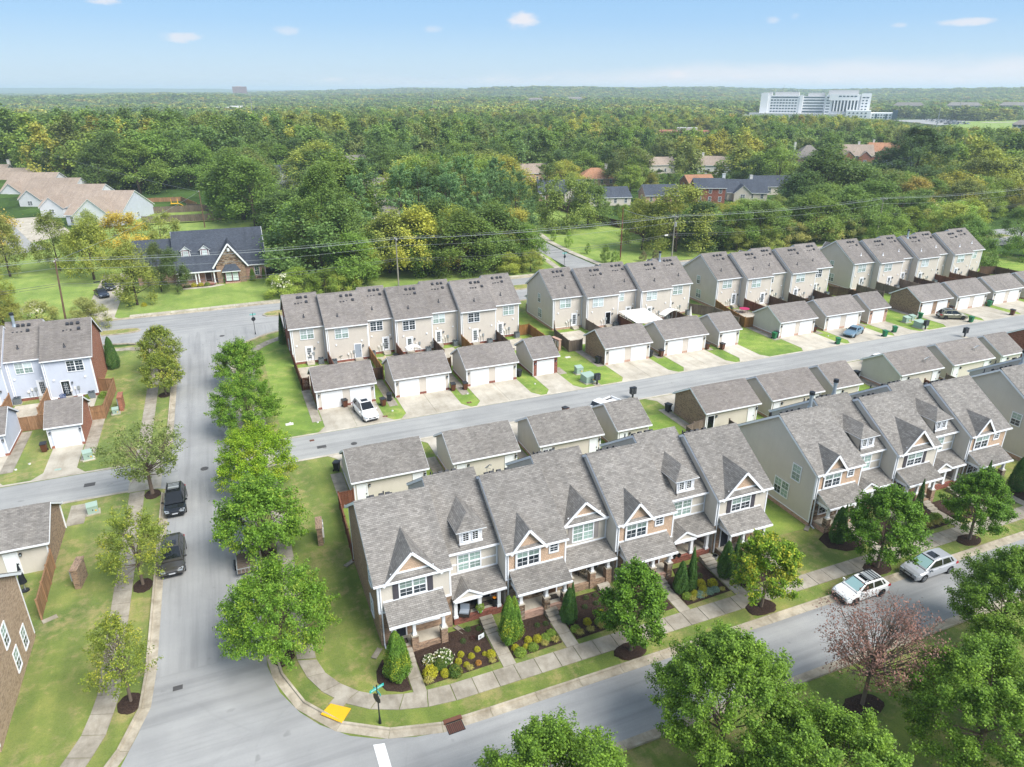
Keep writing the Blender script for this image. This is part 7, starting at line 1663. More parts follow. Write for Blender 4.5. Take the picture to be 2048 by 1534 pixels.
SH = [('ball_y', 8.86, 36.17, .99), ('grassy', 8.56, 35.5, .86), ('ball_y', 9.79, 35.74, .64), ('rose', 10.45, 35.6, .98), ('rose_w', 10.11, 37.1, 1.3), ('rose_w', 9.11, 37.3, .89), ('ball_y', 11.34, 37.02, .48), ('ball_y', 11.98, 36.59, .47), ('ball_y', 10.98, 36.45, .5), ('ball_y', 11.4, 35.95, .44), ('grassy', 11.52, 35.55, .64), ('ball_y', 12.58, 37.04, .45), ('ball_y', 12.93, 36.45, .36), ('ball_y', 13.3, 36.2, .65), ('orange', 12.23, 35.8, .44), ('grassy', 13.2, 35.6, .64), ('green_s', 12.63, 39.23, .49), ('green_s', 13.4, 38.98, .43), ('green_s', 13.4, 38.2, .43), ('green_s', 11.91, 38.19, .45), ('red_s', 12.65, 38.23, .42), ('rose', 9.7, 36.5, .9),
      ('ball_y', 15.15, 36.1, .57), ('ball_y', 15.9, 35.96, .45), ('ball_y', 16.3, 36.5, .55), ('spread', 15.3, 35.6, .85), ('ball_y', 16.97, 36.31, .67), ('spread', 17.6, 36.2, .79), ('spread', 18.15, 36.5, .73), ('spread', 16.33, 35.7, .77), ('grassy', 17.26, 35.7, .72), ('grassy', 18.1, 35.7, .78), ('green_s', 17.55, 37.65, .43), ('green_s', 18.2, 37.56, .43), ('red_s', 16.4, 37.6, .43),
      ('spread', 20.02, 36.23, .71), ('ball_y', 21.16, 36.53, .62), ('spread', 22.0, 36.25, .69), ('ball_y', 22.54, 36.97, .63), ('grassy', 20.1, 35.7, .79), ('grassy', 20.98, 35.7, .77), ('grassy', 21.89, 35.7, .8), ('green_s', 22.36, 38.98, .45), ('green_s', 23.17, 39.0, .45), ('green_s', 21.79, 38.09, .45), ('green_s', 22.76, 38.13, .45),
      ('ball_y', 31.7, 36.91, .75), ('ball_y', 32.6, 36.6, .82), ('ball_y', 31.41, 36.2, .74), ('spread', 29.8, 36.1, .79), ('ball_y', 30.52, 36.11, .6), ('grassy', 30.0, 35.65, .72), ('blue', 30.89, 35.9, .8), ('blue', 31.7, 35.95, .81), ('blue', 32.4, 35.95, .68), ('grassy', 31.06, 35.65, .66), ('grassy', 32.9, 35.7, .61), ('green_s', 32.28, 37.85, .48), ('green_s', 32.6, 38.8, .48),
      ('spread', 35.1, 36.1, .72), ('spread', 35.7, 36.2, .77), ('grassy', 35.2, 35.65, .75), ('grassy', 36.1, 35.7, .76), ('ball_y', 36.78, 36.88, 1.13), ('spread', 37.6, 36.6, .8), ('spread', 56.9, 36.6, 1.0), ('spread', 57.8, 36.5, 1.1), ('grassy', 55.3, 35.75, .85), ('grassy', 56.1, 35.8, .9), ('grassy', 56.9, 35.8, .9), ('grassy', 57.7, 35.8, .9), ('spread', 57.5, 38.0, .8), ('grassy', 59.9, 35.8, .9), ('spread', 60.8, 36.3, .9), ('grassy', 61.6, 35.8, .9), ('spread', 64.9, 36.2, .9), ('grassy', 65.6, 35.8, .8), ('spread', 70.4, 36.2, .9), ('spread', 51.2, 37.3, .9), ('grassy', 52.3, 36, .8)]
KI = {'ball_y': (by, 'golden_shrub', 'rounded golden shrub'), 'grassy': (tu, 'grass_tuft', 'striped ornamental grass tuft'), 'rose': (rp, 'rose_bush', 'brownish green rose bush'), 'rose_w': (ro, 'rose_bush', 'white flowering rose bush'), 'orange': (bo, 'orange_shrub', 'small orange shrub'), 'green_s': (gs_, 'small_shrub', 'dark green shrublet'), 'red_s': (rs_, 'red_shrub', 'small dark red shrub'), 'spread': (bs, 'spreading_shrub', 'spreading yellow-green shrub'), 'blue': (tl, 'blue_shrub', 'low blue-grey shrub')}
WALKS = [(7.8, 'corner path'), (14.2, 'brick porch path'), (19.1, 'stone pier path'), (24.2, 'middle path'), (28.8, 'tree-hidden path'), (34.1, 'dormer path'), (39, 'end path'), (49, 'beige house path'), (54.4, 'right dormer path'), (58.9, 'right shutter path'), (63.7, 'far dormer path'), (68, 'last path')]
cnt = {}
for k, x, y, s in SH:
	p, nm, wd = KI[k]; w = min(WALKS, key=lambda q: abs(q[0] - x)); side = 'left' if x < w[0] else 'right'
	key = (k, w[1], side); cnt[key] = cnt.get(key, 0) + 1
	dep = 'by the sidewalk' if y < 36.0 else 'in mid bed' if y < 37.4 else 'near the porch'
	lab = '%s %s, %s of the %s' % (wd, dep, side, w[1])
	if cnt[key] > 1: lab += ['', ', second', ', third', ', fourth', ', fifth', ', sixth'][min(5, cnt[key] - 1)]
	shrub(nm, lab, 'shrub', p, x, y, s * (1.05 if k != 'grassy' else 1.0), random.uniform(0, 6), 'shrubs in the front beds')
for x, y, s, l in [(13.9, 95.6, 1.2, 'leafy shrub behind the golden fence'), (19.2, 94.2, 1.6, 'bright green shrub beside the first golden fence'), (18.6, 96.4, 1.1, 'yellow plant at the golden-blind house wall'), (10.2, 54.5, 2.0, 'green bush behind the corner townhouse roof'), (8.2, 54.8, 1.4, 'bush inside the dark stained corner fence'), (8.0, 52.0, 1.4, 'second bush inside the dark stained corner fence'), (40.2, 58.5, 1.2, 'bush at the single near-side garage wall'), (-17.2, 98.0, 1.1, 'leafy bush beside the blue patio condenser'), (-19.0, 98.2, .9, 'low bush by the dark sliding door'), (108.9, 96.0, 1.3, 'green bush at the end of the third row'), (13.95, 40.15, .7, 'leafy plant in the lime pot')]:
	shrub('garden_shrub', l, 'shrub', bg, x, y, s, random.uniform(0, 6), 'shrubs in the yards', z=.05 if 'pot' not in l else .95)
# ---------------------------------------------------------------- the dark-roofed brick house
def simple_window(root, x, y, z, w, h, rz=0.0, kind='glass'):
	window_parts(root, x, y, z, w, h, rz, w > 1.2, (2, 1), .09, (kind, kind))
def ranch():
	r = thing('brick_house', 'brick house with dark roof, two small dormers and big front gable', 'house', (-9.4, 156.6, 0), -.02)
	w, d, zw, s = 17.2, 12.5, 3.6, .98; zr = zw + s * d / 2
	b = MB(); b.poly([(0, 0, 0), (w, 0, 0), (w, 0, zw), (0, 0, zw)], 'brick_pink'); b.poly([(w, d, 0), (0, d, 0), (0, d, zw), (w, d, zw)], 'brick_pink')
	b.poly([(0, d, 0), (0, 0, 0), (0, 0, zw), (0, d / 2, zr), (0, d, zw)], 'brick_pink'); b.poly([(w, 0, 0), (w, d, 0), (w, d, zw), (w, d / 2, zr), (w, 0, zw)], 'brick_pink')
	b.box(-7.5, 2.2, 0, 0, d - .4, 3.1, 'brick_pink'); obj('wall', b, r)
	e, o = .5, .35; zl = zw - s * e + .1
	b = MB(); b.slab([(-o, -e - 1.4, zl - 1.2 * .3), (8.4, -e - 1.4, zl - 1.2 * .3), (8.4, d / 2, zr + .1), (-o, d / 2, zr + .1)], .14, 'shingle_dark'); b.slab([(8.4, -e, zl), (w + o, -e, zl), (w + o, d / 2, zr + .1), (8.4, d / 2, zr + .1)], .14, 'shingle_dark'); b.slab([(w + o, d + e, zl), (-o, d + e, zl), (-o, d / 2, zr + .1), (w + o, d / 2, zr + .1)], .14, 'shingle_dark')
	zb = 3.1 + 1.2 * 4.45; b.slab([(-7.9, 1.6, 3.0), (-.3, 1.6, 3.0), (-.3, 6.3, zb), (-7.9, 6.3, zb)], .14, 'shingle_dark'); b.slab([(-.3, d, 3.0), (-7.9, d, 3.0), (-7.9, 6.3, zb), (-.3, 6.3, zb)], .14, 'shingle_dark'); obj('roof', b, r)
	for x in (-o, w + o):
		for yy in (-e, d + e): b = MB(); b.bar((x, yy, zl - .1), (x, d / 2, zr - .02 - (.001 if yy > 0 else 0)), .06, .22, 'white'); obj('rake_board', b, r)
	b = MB(); b.box(-o, -e - 1.5, zl - .62, 8.4, -e - 1.4, zl - .4, 'white'); obj('gutter', b, r); b = MB(); b.box(13.9, -e - .1, zl - .22, w + o, -e, zl - .06, 'white'); obj('gutter', b, r)
	# big gable
	x0, x1, zb, za = 7.3, 13.5, 3.6, 8.1; xm = (x0 + x1) / 2; k = (za - zb) / (xm - x0); yr = (za - zw) / s
	b = MB(); b.box(x0 + .3, -1.9, 0, x1 - .3, 0, zb, 'brick_brown', 'tbk'); b.poly([(x0 + .3, -1.9, zb), (x1 - .3, -1.9, zb), (xm, -1.9, za - .25)], 'stone'); obj('gable_wall', b, r)
	b = MB(); yf = -2.3; b.slab([(x0 - .3, yf, zb - .2), (xm, yf, za + .1), (xm, yr + .2, za + .1), (x0 - .3, -.2, zb - .2)], .12, 'shingle_dark'); b.slab([(xm, yf, za + .1), (x1 + .3, yf, zb - .2), (x1 + .3, -.2, zb - .2), (xm, yr + .2, za + .1)], .12, 'shingle_dark'); obj('gable_roof', b, r)
	b = MB(); b.bar((x0 - .35, yf - .04, zb - .3), (xm, yf - .04, za), .06, .3, 'white'); b.bar((xm, yf - .041, za), (x1 + .35, yf - .041, zb - .3), .06, .3, 'white'); b.cyl(xm, -1.98, za - 1.5, za - .9, .3, .3, 8, 'white'); obj('rake_board', b, r)
	# bay with maroon trim
	b = MB(); b.box(9.0, -2.4, .3, 11.8, -1.9, 2.6, 'maroon'); b.box(8.95, -2.45, 0, 11.85, -1.9, .3, 'brick_pink'); obj('bay', b, r)
	b = MB(); b.slab([(8.6, -2.9, 2.65), (12.2, -2.9, 2.65), (11.4, -1.9, 3.9), (9.4, -1.9, 3.9)], .1, 'shingle_dark'); b.poly([(8.6, -2.9, 2.6), (9.4, -1.9, 3.85), (8.6, -1.9, 2.6)], 'shingle_dark'); b.poly([(12.2, -2.9, 2.6), (12.2, -1.9, 2.6), (11.4, -1.9, 3.85)], 'shingle_dark'); b.box(8.6, -2.95, 2.48, 12.2, -2.88, 2.62, 'white'); obj('bay_roof', b, r)
	for x in (9.3, 10.6): window_parts(r, x, -2.4, .6, .95, 1.7, 0, False, (2, 1), .07, ('blind2', 'blind2'))
	simple_window(r, 15.0, 0, .9, .85, 1.75); simple_window(r, 1.9, 0, .9, 1.7, 1.6, 0, 'blind2'); simple_window(r, -4.8, 2.2, .8, 1.0, 1.6)
	door_parts(r, 5.3, 0, .3, 1.1, 2.3, kind='brown')
	b = MB(); b.box(.0, -1.8, 0, 7.3, 0, .3, 'brick_pink'); obj('porch', b, r)
	for x in (.3, 3.5, 4.1, 7.0):
		b = MB(); b.cyl(x, -1.65, .3, 2.55, .14, .12, 10, 'white'); b.box(x - .2, -1.85, .3, x + .2, -1.45, .45, 'white'); b.box(x - .2, -1.85, 2.4, x + .2, -1.45, 2.56, 'white'); obj('column', b, r)
	for i in range(3): b = MB(); b.box(4.9, -1.8 - .35 * (3 - i), 0, 6.7, -1.8 - .35 * (2 - i) - .01, .08 + .07 * i, 'brick_red'); obj('step', b, r)
	for x in (2.2, 5.8):
		b = MB(); b.box(x - .7, 1.2, 4.5, x + .7, 4.2, 6.7, 'maroon'); b.box(x - .85, 1.15, 4.5, x - .7, 1.3, 6.8, 'white'); b.box(x + .7, 1.15, 4.5, x + .85, 1.3, 6.8, 'white'); b.poly([(x - .85, 1.17, 6.75), (x + .85, 1.17, 6.75), (x, 1.17, 7.5)], 'white'); dm = obj('dormer', b, r)
		b = MB(); b.slab([(x - 1.1, .9, 6.6), (x, .9, 7.6), (x, 4.8, 7.6), (x - 1.1, 3.6, 6.6)], .08, 'shingle_dark', 'white'); b.slab([(x, .9, 7.6), (x + 1.1, .9, 6.6), (x + 1.1, 3.6, 6.6), (x, 4.8, 7.6)], .08, 'shingle_dark', 'white'); obj('dormer_roof', b, dm)
		window_parts(r, x - .45, 1.2, 5.15, .9, 1.35, 0, False, (2, 1), .08, ('blind2', 'blind2'))
	downspout(r, w - .1, -.1, zw, -1)
ranch()
slabs('house_path', [(-9, 153.2), (-4, 153.0), (-1.6, 154.2)], [(-9, 152.2), (-3.6, 151.9), (-.6, 153.2)], 1.5, 'concrete')
bed([(-9, 153.4), (-3, 153.2), (-2.2, 154.6), (-9, 154.8)])
for x, y, s, p, l in [(-.6, 154.6, .62, a2, 'slim potted evergreen left of the maroon bay window'), (4.9, 154.2, .7, a1, 'bushy evergreen right of the maroon bay window'), (7.2, 155.6, .75, a2, 'narrow evergreen at the right end of the brick house')]: shrub('thuja', l, 'shrub', p, x, y, s, 0, ga, z=0)
for x, y, s, pp, l in [(-6.5, 154.0, 1.2, by, 'golden shrub before the brick house porch'), (-5.2, 154.0, 1.1, by, 'second golden shrub before the brick house porch'), (-4.0, 153.9, 1.1, bg, 'green shrub before the brick house porch'), (-7.8, 154.1, 1.3, gs_, 'dark shrub before the brick house porch'), (6.2, 156.0, .9, rs_, 'dark red shrub at the brick house corner'), (-17.2, 143.2, 1.4, gs_, 'dark bush at the foot of the driveway tree'), (-15, 142.3, 1.0, by, 'yellow ground shrub by the driveway tree')]: shrub('garden_shrub', l, 'shrub', pp, x, y, s, 0, 'shrubs round the brick house')
def iron_fence():
	r = thing('iron_fence', 'black iron railing fence right of the brick house', 'fence', (8.2, 165.0, 0), .28)
	b = MB(); b.box(0, -.02, 1.05, 12, .02, 1.1, 'black'); b.box(0, -.02, .15, 12, .02, .2, 'black')
	for k in range(90): b.box(k * .133 - .012, -.012, 0, k * .133 + .012, .012, 1.2, 'black')
	obj('railing', b, r)
	for k in range(6): b = MB(); b.box(k * 2.4 - .05, -.05, 0, k * 2.4 + .05, .05, 1.4, 'black'); obj('post', b, r)
iron_fence()
fence('weathered grey fence of the yard behind the brick house, near side', [(-21, 238.2), (1.0, 236.5)], 'wood_grey', 2.2, group='grey yard fences on the left', step=3); fence('weathered grey fence of the yard, right side', [(1.0, 236.5), (-3.2, 256.5), (-9, 262)], 'wood_grey', 2.2, group='grey yard fences on the left', step=3)
fence('weathered grey fence across the yard, far side', [(-20.5, 257.5), (-3.2, 256.5)], 'wood_grey', 2.2, group='grey yard fences on the left', step=3); fence('brown fence behind the yellow playground tower', [(-22, 282), (-11, 281), (-6, 264)], 'wood_tan', 2.0, group='grey yard fences on the left', step=3)
fence('brown fence at the back of the park lawn, left', [(104.5, 222), (106, 197), (107, 178)], 'wood_dark', 2.1, group='fences round the park lawn', step=3); fence('brown fence at the right of the park lawn', [(106.5, 172), (107.5, 158)], 'wood_tan', 2.1, group='fences round the park lawn', step=3); fence('grey fence seen between the trees on the right', [(140, 151), (160, 150)], 'wood_grey', 2.0, group='fences round the park lawn', step=3)
def play():
	r = thing('play_tower', 'small yellow play tower in the fenced yard', 'playground', (-13, 272, .1)); b = MB()
	for x in (-1, 1): b.box(x - .08, -.08, 0, x + .08, .08, 2.4, 'yellow')
	obj('frame', b, r); b = MB(); b.slab([(-1.2, -1.0, 1.0), (1.2, -1.0, 1.0), (1.2, .8, 1.0), (-1.2, .8, 1.0)], .1, 'yellow'); b.slab([(1.2, -.4, 1.0), (2.6, -.4, .1), (2.6, .4, .1), (1.2, .4, 1.0)], .08, 'yellow'); obj('slide', b, r)
play()

# ---------------------------------------------------------------- houses among the trees
def house(label, x, y, rz, w, d, zw, wall, roof, s=.6, front=None, chim=None, wing=None, wins=True, group='houses among the trees', z=0.0, hip=False):
	r = thing('house', label, 'house', (x, y, z), rz, group); zr = zw + s * d / 2
	b = MB(); x0, x1, y0, y1 = -w / 2, w / 2, -d / 2, d / 2
	b.poly([(x0, y0, 0), (x1, y0, 0), (x1, y0, zw), (x0, y0, zw)], wall); b.poly([(x1, y1, 0), (x0, y1, 0), (x0, y1, zw), (x1, y1, zw)], wall)
	if hip: b.poly([(x0, y1, 0), (x0, y0, 0), (x0, y0, zw), (x0, y1, zw)], wall); b.poly([(x1, y0, 0), (x1, y1, 0), (x1, y1, zw), (x1, y0, zw)], wall)
	else: b.poly([(x0, y1, 0), (x0, y0, 0), (x0, y0, zw), (x0, 0, zr), (x0, y1, zw)], wall); b.poly([(x1, y0, 0), (x1, y1, 0), (x1, y1, zw), (x1, 0, zr), (x1, y0, zw)], wall)
	obj('wall', b, r)
	b = MB(); e, o = .45, (.45 if hip else .35); zl = zw - s * e + .1; h = d / 2 if hip else 0
	b.slab([(x0 - o, y0 - e, zl), (x1 + o, y0 - e, zl), (x1 + o - h * 1.0 if hip else x1 + o, 0, zr + .1), (x0 - o + h if hip else x0 - o, 0, zr + .1)], .14, roof, 'white'); b.slab([(x1 + o, y1 + e, zl), (x0 - o, y1 + e, zl), (x0 - o + h if hip else x0 - o, 0, zr + .1), (x1 + o - h if hip else x1 + o, 0, zr + .1)], .14, roof, 'white')
	if hip: b.slab([(x0 - o, y1 + e, zl), (x0 - o, y0 - e, zl), (x0 - o + h, 0, zr + .1)], .1, roof, 'white'); b.slab([(x1 + o, y0 - e, zl), (x1 + o, y1 + e, zl), (x1 + o - h, 0, zr + .1)], .1, roof, 'white')
	rf = obj('roof', b, r)
	for c in ([chim] if chim and not isinstance(chim, list) else chim or []):
		q = MB(); q.box(c[0] - .5, c[1] - .4, 0 if c[2] else zr - 1.2, c[0] + .5, c[1] + .4, zr + 1.3, c[3]); q.box(c[0] - .58, c[1] - .48, zr + 1.3, c[0] + .58, c[1] + .48, zr + 1.45, c[3]); obj('chimney', q, rf)
	if front:      # projecting gables on the -Y side: (x, width, depth, wall, zw)
		for gx, gw, gd, gm, gz in front:
			b = MB(); k = .85; za = gz + k * gw / 2; b.box(gx - gw / 2, y0 - gd, 0, gx + gw / 2, y0, gz, gm, 'tk'); b.poly([(gx - gw / 2, y0 - gd, gz), (gx + gw / 2, y0 - gd, gz), (gx, y0 - gd, za)], gm); obj('gable_wall', b, r)
			yb = y0 + max(0, (za - zw) / s); yb = min(yb, 0); b = MB(); b.slab([(gx - gw / 2 - .3, y0 - gd - .35, gz - .2), (gx, y0 - gd - .35, za + .1), (gx, yb, za + .1), (gx - gw / 2 - .3, y0, gz - .2)], .1, roof, 'white'); b.slab([(gx, y0 - gd - .35, za + .1), (gx + gw / 2 + .3, y0 - gd - .35, gz - .2), (gx + gw / 2 + .3, y0, gz - .2), (gx, yb, za + .1)], .1, roof, 'white'); obj('gable_roof', b, r)
			simple_window(r, gx - .7, y0 - gd, gz * .4, 1.4, 1.3)
	if wins:
		n = max(2, int(w / 3.2))
		for fl in range(2 if zw > 4.5 else 1):
			for i in range(n):
				xx = x0 + (i + .5) * w / n
				if front and any(abs(xx - g[0]) < g[1] / 2 + .6 for g in front): continue
				simple_window(r, xx - .45, y0, .9 + fl * 2.8, .9, 1.5)
		simple_window(r, x0, 1.0, .9, 1.3, 1.4, -math.pi / 2); simple_window(r, x1, -.6, .9, 1.3, 1.4, math.pi / 2)
		if zw > 4.5: simple_window(r, x0, 1.0, 3.7, 1.3, 1.4, -math.pi / 2); simple_window(r, x1, -.6, 3.7, 1.0, 1.4, math.pi / 2)
	return r
sw = 'siding_white'
house('low house with dark roof behind the park lawn', 118, 238, -.35, 18, 12, 3.0, 'brick_pink', 'shingle_dark', .62, [(3, 6, 2.5, 'siding', 2.9)]); house('grey-roofed house beside the dark roof behind the park lawn', 127, 222, -.2, 15, 11, 2.9, 'siding', 'shingle_dark', .5)
house('two-storey red brick house with white gable end among the trees', 162, 211, -.42, 10.5, 8.5, 5.6, 'brick_red', 'shingle_dark', .62, None, (5.4, 1, 1, sw)); house('dark-roofed house left of the red brick one', 147, 219, -.3, 12, 10, 2.9, 'brick_pink', 'shingle_dark', .6)
house('dark-roofed house with cream gable right of the red brick one', 180, 213, -.5, 14, 11, 3.0, 'siding', 'shingle_dark', .7, [(-2, 6, 2.5, 'siding', 3.0)], (2, 1, 0, 'offwhite')); house('dark-roofed house half hidden at the right of the group', 199, 222, -.3, 15, 11, 3.2, 'siding', 'shingle_dark', .6)
house('house with rust orange roof among the trees', 150, 272, -.3, 15, 12, 3.0, 'brick_pink', 'shingle_orange', .6, None, (5, 2, 0, 'offwhite'), hip=True); house('brownish roofed house left of the orange roof', 131, 292, -.2, 16, 11, 4.0, 'brick_pink', 'shingle_tan', .6); house('small rust-roofed house right of the orange roof', 181, 243, -.2, 11, 9, 3.0, 'brick_rust', 'shingle_orange', .55)
house('tan-roofed house with cream gable end beyond the trees', 224, 288, -.55, 17, 11, 4.2, 'offwhite', 'shingle_tan', .65, None, (-6, 1, 0, 'offwhite')); house('tan-roofed house with tall pale chimney', 200, 300, -.2, 13, 10, 4.2, 'siding', 'shingle_tan', .6, None, (-6, 0, 1, 'offwhite'))
house('grey house with decorated white gable behind the big tree', 27, 302, .0, 18, 12, 5.5, 'siding_white', 'shingle_dark', .7, [(-2, 7, 1.5, sw, 5.2)]); house('grey-roofed house glimpsed between the pines', 56, 262, -.1, 20, 13, 3.8, 'offwhite', 'shingle_n', .6); house('pale house glimpsed behind the vine trees', 46, 214, .1, 18, 12, 3.6, 'offwhite', 'shingle_n', .55); house('small grey roof between the big tree and pines', 62, 352, .1, 14, 11, 5.0, 'siding_white', 'shingle_n', .6)
house('big house with brick gables and tan roof in the cluster', 316, 292, -.6, 17, 13, 5.5, 'brick_rust', 'shingle_tan', .75, [(-4, 6, 1.5, 'brick_rust', 5.0), (4, 6, 1.5, 'brick_rust', 5.0)], (2, 2, 0, 'offwhite')); house('house with orange brick gable and chimney in the cluster', 350, 304, -.6, 17, 12, 5.5, 'brick_rust', 'shingle_orange', .7, [(0, 7, 1.5, 'brick_rust', 5.0)], (-5, 2, 0, 'offwhite')); house('brown hip-roofed house in the cluster', 292, 300, -.5, 14, 13, 5.0, 'brick_pink', 'shingle_n', .8, None, (-7, 0, 1, 'offwhite'), hip=True); house('grey-blue roofed house before the cluster', 316, 262, -.5, 15, 11, 3.6, 'siding_white', 'shingle_dark', .55)
# single-storey row at the upper left
gr = 'tan-roofed row houses at the upper left'
rowp = [(-30, 251, .95, 'tan-roofed end house of the row with pale blue lower wall'), (-40, 272, .9, 'second tan-roofed house of the upper left row'), (-50, 295, .85, 'third tan-roofed house of the upper left row'), (-60, 318, .8, 'fourth tan-roofed house of the upper left row'), (-71, 340, .75, 'fifth tan-roofed house of the upper left row'), (-84, 360, .7, 'sixth tan-roofed house of the upper left row'), (-99, 380, .7, 'last tan-roofed house at the left picture edge')]
for i, (x, y, a, l) in enumerate(rowp):
	house(l, x, y, -.38 + .02 * i, 16, 21, 3.2, 'siding_white' if i else 'siding_blue', 'shingle_tan', .52, [(-3.5, 7, 2.0, sw, 3.1), (4.2, 6, 1.0, sw, 3.0)] if i else [(1.0, 11, 2.5, sw, 3.2)], (5, 6, 0, 'offwhite') if i == 5 else None, group=gr)
sheet('left_road', [(-66, 190), (-40, 208), (-46, 218), (-80, 330), (-100, 330), (-78, 200)], .05, 'asphalt_far'); sheet('left_drive', [(-46, 218), (-38, 230), (-62, 300), (-72, 300)], .06, 'concrete')

# ---------------------------------------------------------------- hospital and far buildings
def hospital():
	r = thing('hospital', 'large white hospital with blue glass front on the horizon', 'hospital', (805, 800, -3.5), R(-45.8))
	b = MB()
	b.box(-92, 0, 0, -40, 26, 33, 'facade'); b.box(-92, -2, 0, -82, 0, 36, 'facade'); b.box(-90, 6, 33, -78, 18, 37, 'facade2'); b.box(-74, 8, 33, -42, 22, 37.5, 'facade2')
	b.box(-40, 4, 0, -6, 28, 32, 'facade'); b.box(-40, -1, 0, -36, 4, 34, 'facade'); b.box(-30, 10, 32, -8, 24, 36.5, 'facade2')
	b.box(-6, -3, 0, 50, 30, 34, 'facade'); b.box(-4, 4, 34, 34, 24, 40, 'facade2'); b.box(38, -6, 0, 50, -3, 36, 'facade'); b.box(-2, -5.5, 27, 36, -3, 35, 'facade'); obj('tower', b, r)
	b = MB(); b.box(-104, -18, 0, 22, -.01, 10, 'facade2', 'k'); b.box(22, -30, 0, 52, -3.01, 15, 'facade', 'k'); b.box(52, -26, 0, 84, 10, 12, 'facade'); b.box(78, -28, 0, 84, -26, 16, 'blueglass'); b.box(-112, -22, 0, -104, 8, 7, 'facade2'); obj('podium', b, r)
	def band(x0, x1, y, z, h, n, gap, m='blueglass'):
		w = (x1 - x0) / n
		for i in range(n):
			q = MB(); q.box(0, -.25, 0, w - gap, 0, h, m); obj('window', cached(('hw', round(w - gap, 2), h, m), lambda: q.mesh('window')), r, (x0 + i * w, y, z))
	for f in range(6):
		z = 11.5 + f * 3.7
		band(-78, -42, -.02, z, 1.5, 1 if f == 5 else 9, 1.2 if f < 5 else 0); band(-35, -8, 3.98, z, 1.5, 1, 0); band(1 - 6, 1, -3.02, z, 1.3, 1, 1.5); band(39.5, 48.5, -6.02, z, 1.4, 2, 2.2 if f < 5 else 1)
	q = MB(); q.box(3, -3.6, 13, 36, -3.05, 30, 'blueglass')
	obj('glass_front', q, r)
	for k in range(8): q = MB(); q.box(4.5 + k * 4.2, -5.2, 13, 6.3 + k * 4.2, -3.6, 29.5 if k else 30, 'facade'); obj('fin', q, r)
	band(10, 34, -5.52, 31.5, 1.5, 5, 1.6)
	for f in range(3): band(25, 50, -30.02, 3 + f * 4, 1.6, 5, 3)
	for f in range(3): band(54, 78, -26.02, 2.5 + f * 3.2, 1.5, 7, 1.6)
	band(58, 60, -26.3, 1, 10, 1, 0); band(70, 72, -26.3, 1, 10, 1, 0)
	b = MB(); b.cyl(-64, 15, 37, 47, .3, .1, 6, 'grey'); obj('mast', b, r)
hospital()
def block(label, name, cat, x, y, rz, w, d, h, wall, floors, nw, roof=None, z=0, win='blueglass', rs=.35, group='far buildings'):
	z = max(0, float(height(x, y)) - .5)
	r = thing(name, label, cat, (x, y, z), rz, group)
	b = MB(); b.box(-w / 2, -d / 2, 0, w / 2, d / 2, h, wall); 
	if not roof: b.box(-w / 2 - .3, -d / 2 - .3, h, w / 2 + .3, d / 2 + .3, h + .8, wall); b.box(-w * .2, -d * .2, h + .8, w * .15, d * .2, h + 3, 'facade2')
	obj('wall', b, r)
	if roof:
		b = MB(); b.slab([(-w / 2 - .6, -d / 2 - .6, h), (w / 2 + .6, -d / 2 - .6, h), (w / 2 - d / 3, 0, h + d / 2 * rs * 1.6), (-w / 2 + d / 3, 0, h + d / 2 * rs * 1.6)], .3, roof); b.slab([(w / 2 + .6, d / 2 + .6, h), (-w / 2 - .6, d / 2 + .6, h), (-w / 2 + d / 3, 0, h + d / 2 * rs * 1.6), (w / 2 - d / 3, 0, h + d / 2 * rs * 1.6)], .3, roof); b.slab([(-w / 2 - .6, d / 2 + .6, h), (-w / 2 - .6, -d / 2 - .6, h), (-w / 2 + d / 3, 0, h + d / 2 * rs * 1.6)], .3, roof); b.slab([(w / 2 + .6, -d / 2 - .6, h), (w / 2 + .6, d / 2 + .6, h), (w / 2 - d / 3, 0, h + d / 2 * rs * 1.6)], .3, roof); obj('roof', b, r)
	s = w / nw; fh = h / floors
	for f in range(floors):
		for i in range(nw):
			q = MB(); q.box(0, -.2, 0, s * .62, 0, fh * .45, win); obj('window', cached(('bw', round(s, 2), round(fh, 2), win), lambda: q.mesh('window')), r, (-w / 2 + i * s + s * .19, -d / 2 - .01, f * fh + fh * .35))
	return r
block('long tan-roofed apartment block right of the hospital', 'apartment_block', 'building', 1075, 900, R(-50), 46, 18, 13, 'siding', 4, 10, 'shingle'); block('second tan-roofed apartment block on the right', 'apartment_block', 'building', 1165, 870, R(-53), 50, 18, 13, 'siding', 4, 10, 'shingle'); block('third tan-roofed apartment block nearer the office', 'apartment_block', 'building', 1245, 840, R(-55), 44, 18, 13, 'siding', 4, 9, 'shingle')
block('white office building at the right picture edge', 'office_building', 'building', 1235, 760, R(-57), 95, 30, 17, 'facade', 4, 8); block('flat orange brick building among the trees', 'brick_building', 'building', 347, 483, R(-36), 44, 22, 7, 'brick_rust', 2, 12, None)
block('white apartment house on the distant wooded slope, left', 'apartment_block', 'building', 700, 1560, R(-24), 32, 14, 11, 'offwhite', 3, 9, 'shingle_n', 8); block('white apartment house on the distant wooded slope, right', 'apartment_block', 'building', 850, 1660, R(-27), 40, 14, 11, 'offwhite', 3, 9, 'shingle_n', 9); block('white apartment house further up the distant slope', 'apartment_block', 'building', 960, 1750, R(-29), 36, 14, 11, 'offwhite', 3, 9, 'shingle_n', 10)
block('long flat white roof behind the left wood', 'warehouse', 'building', 60, 1352, R(-3), 70, 60, 9, 'facade', 1, 12); block('small white building in the trees far left', 'warehouse', 'building', -520, 1900, R(14), 26, 14, 9, 'facade', 1, 5); block('dark red tower block far off on the left horizon', 'tower_block', 'building', 178, 3700, R(-3), 62, 24, 44, 'brick_red', 10, 9, None, -2)
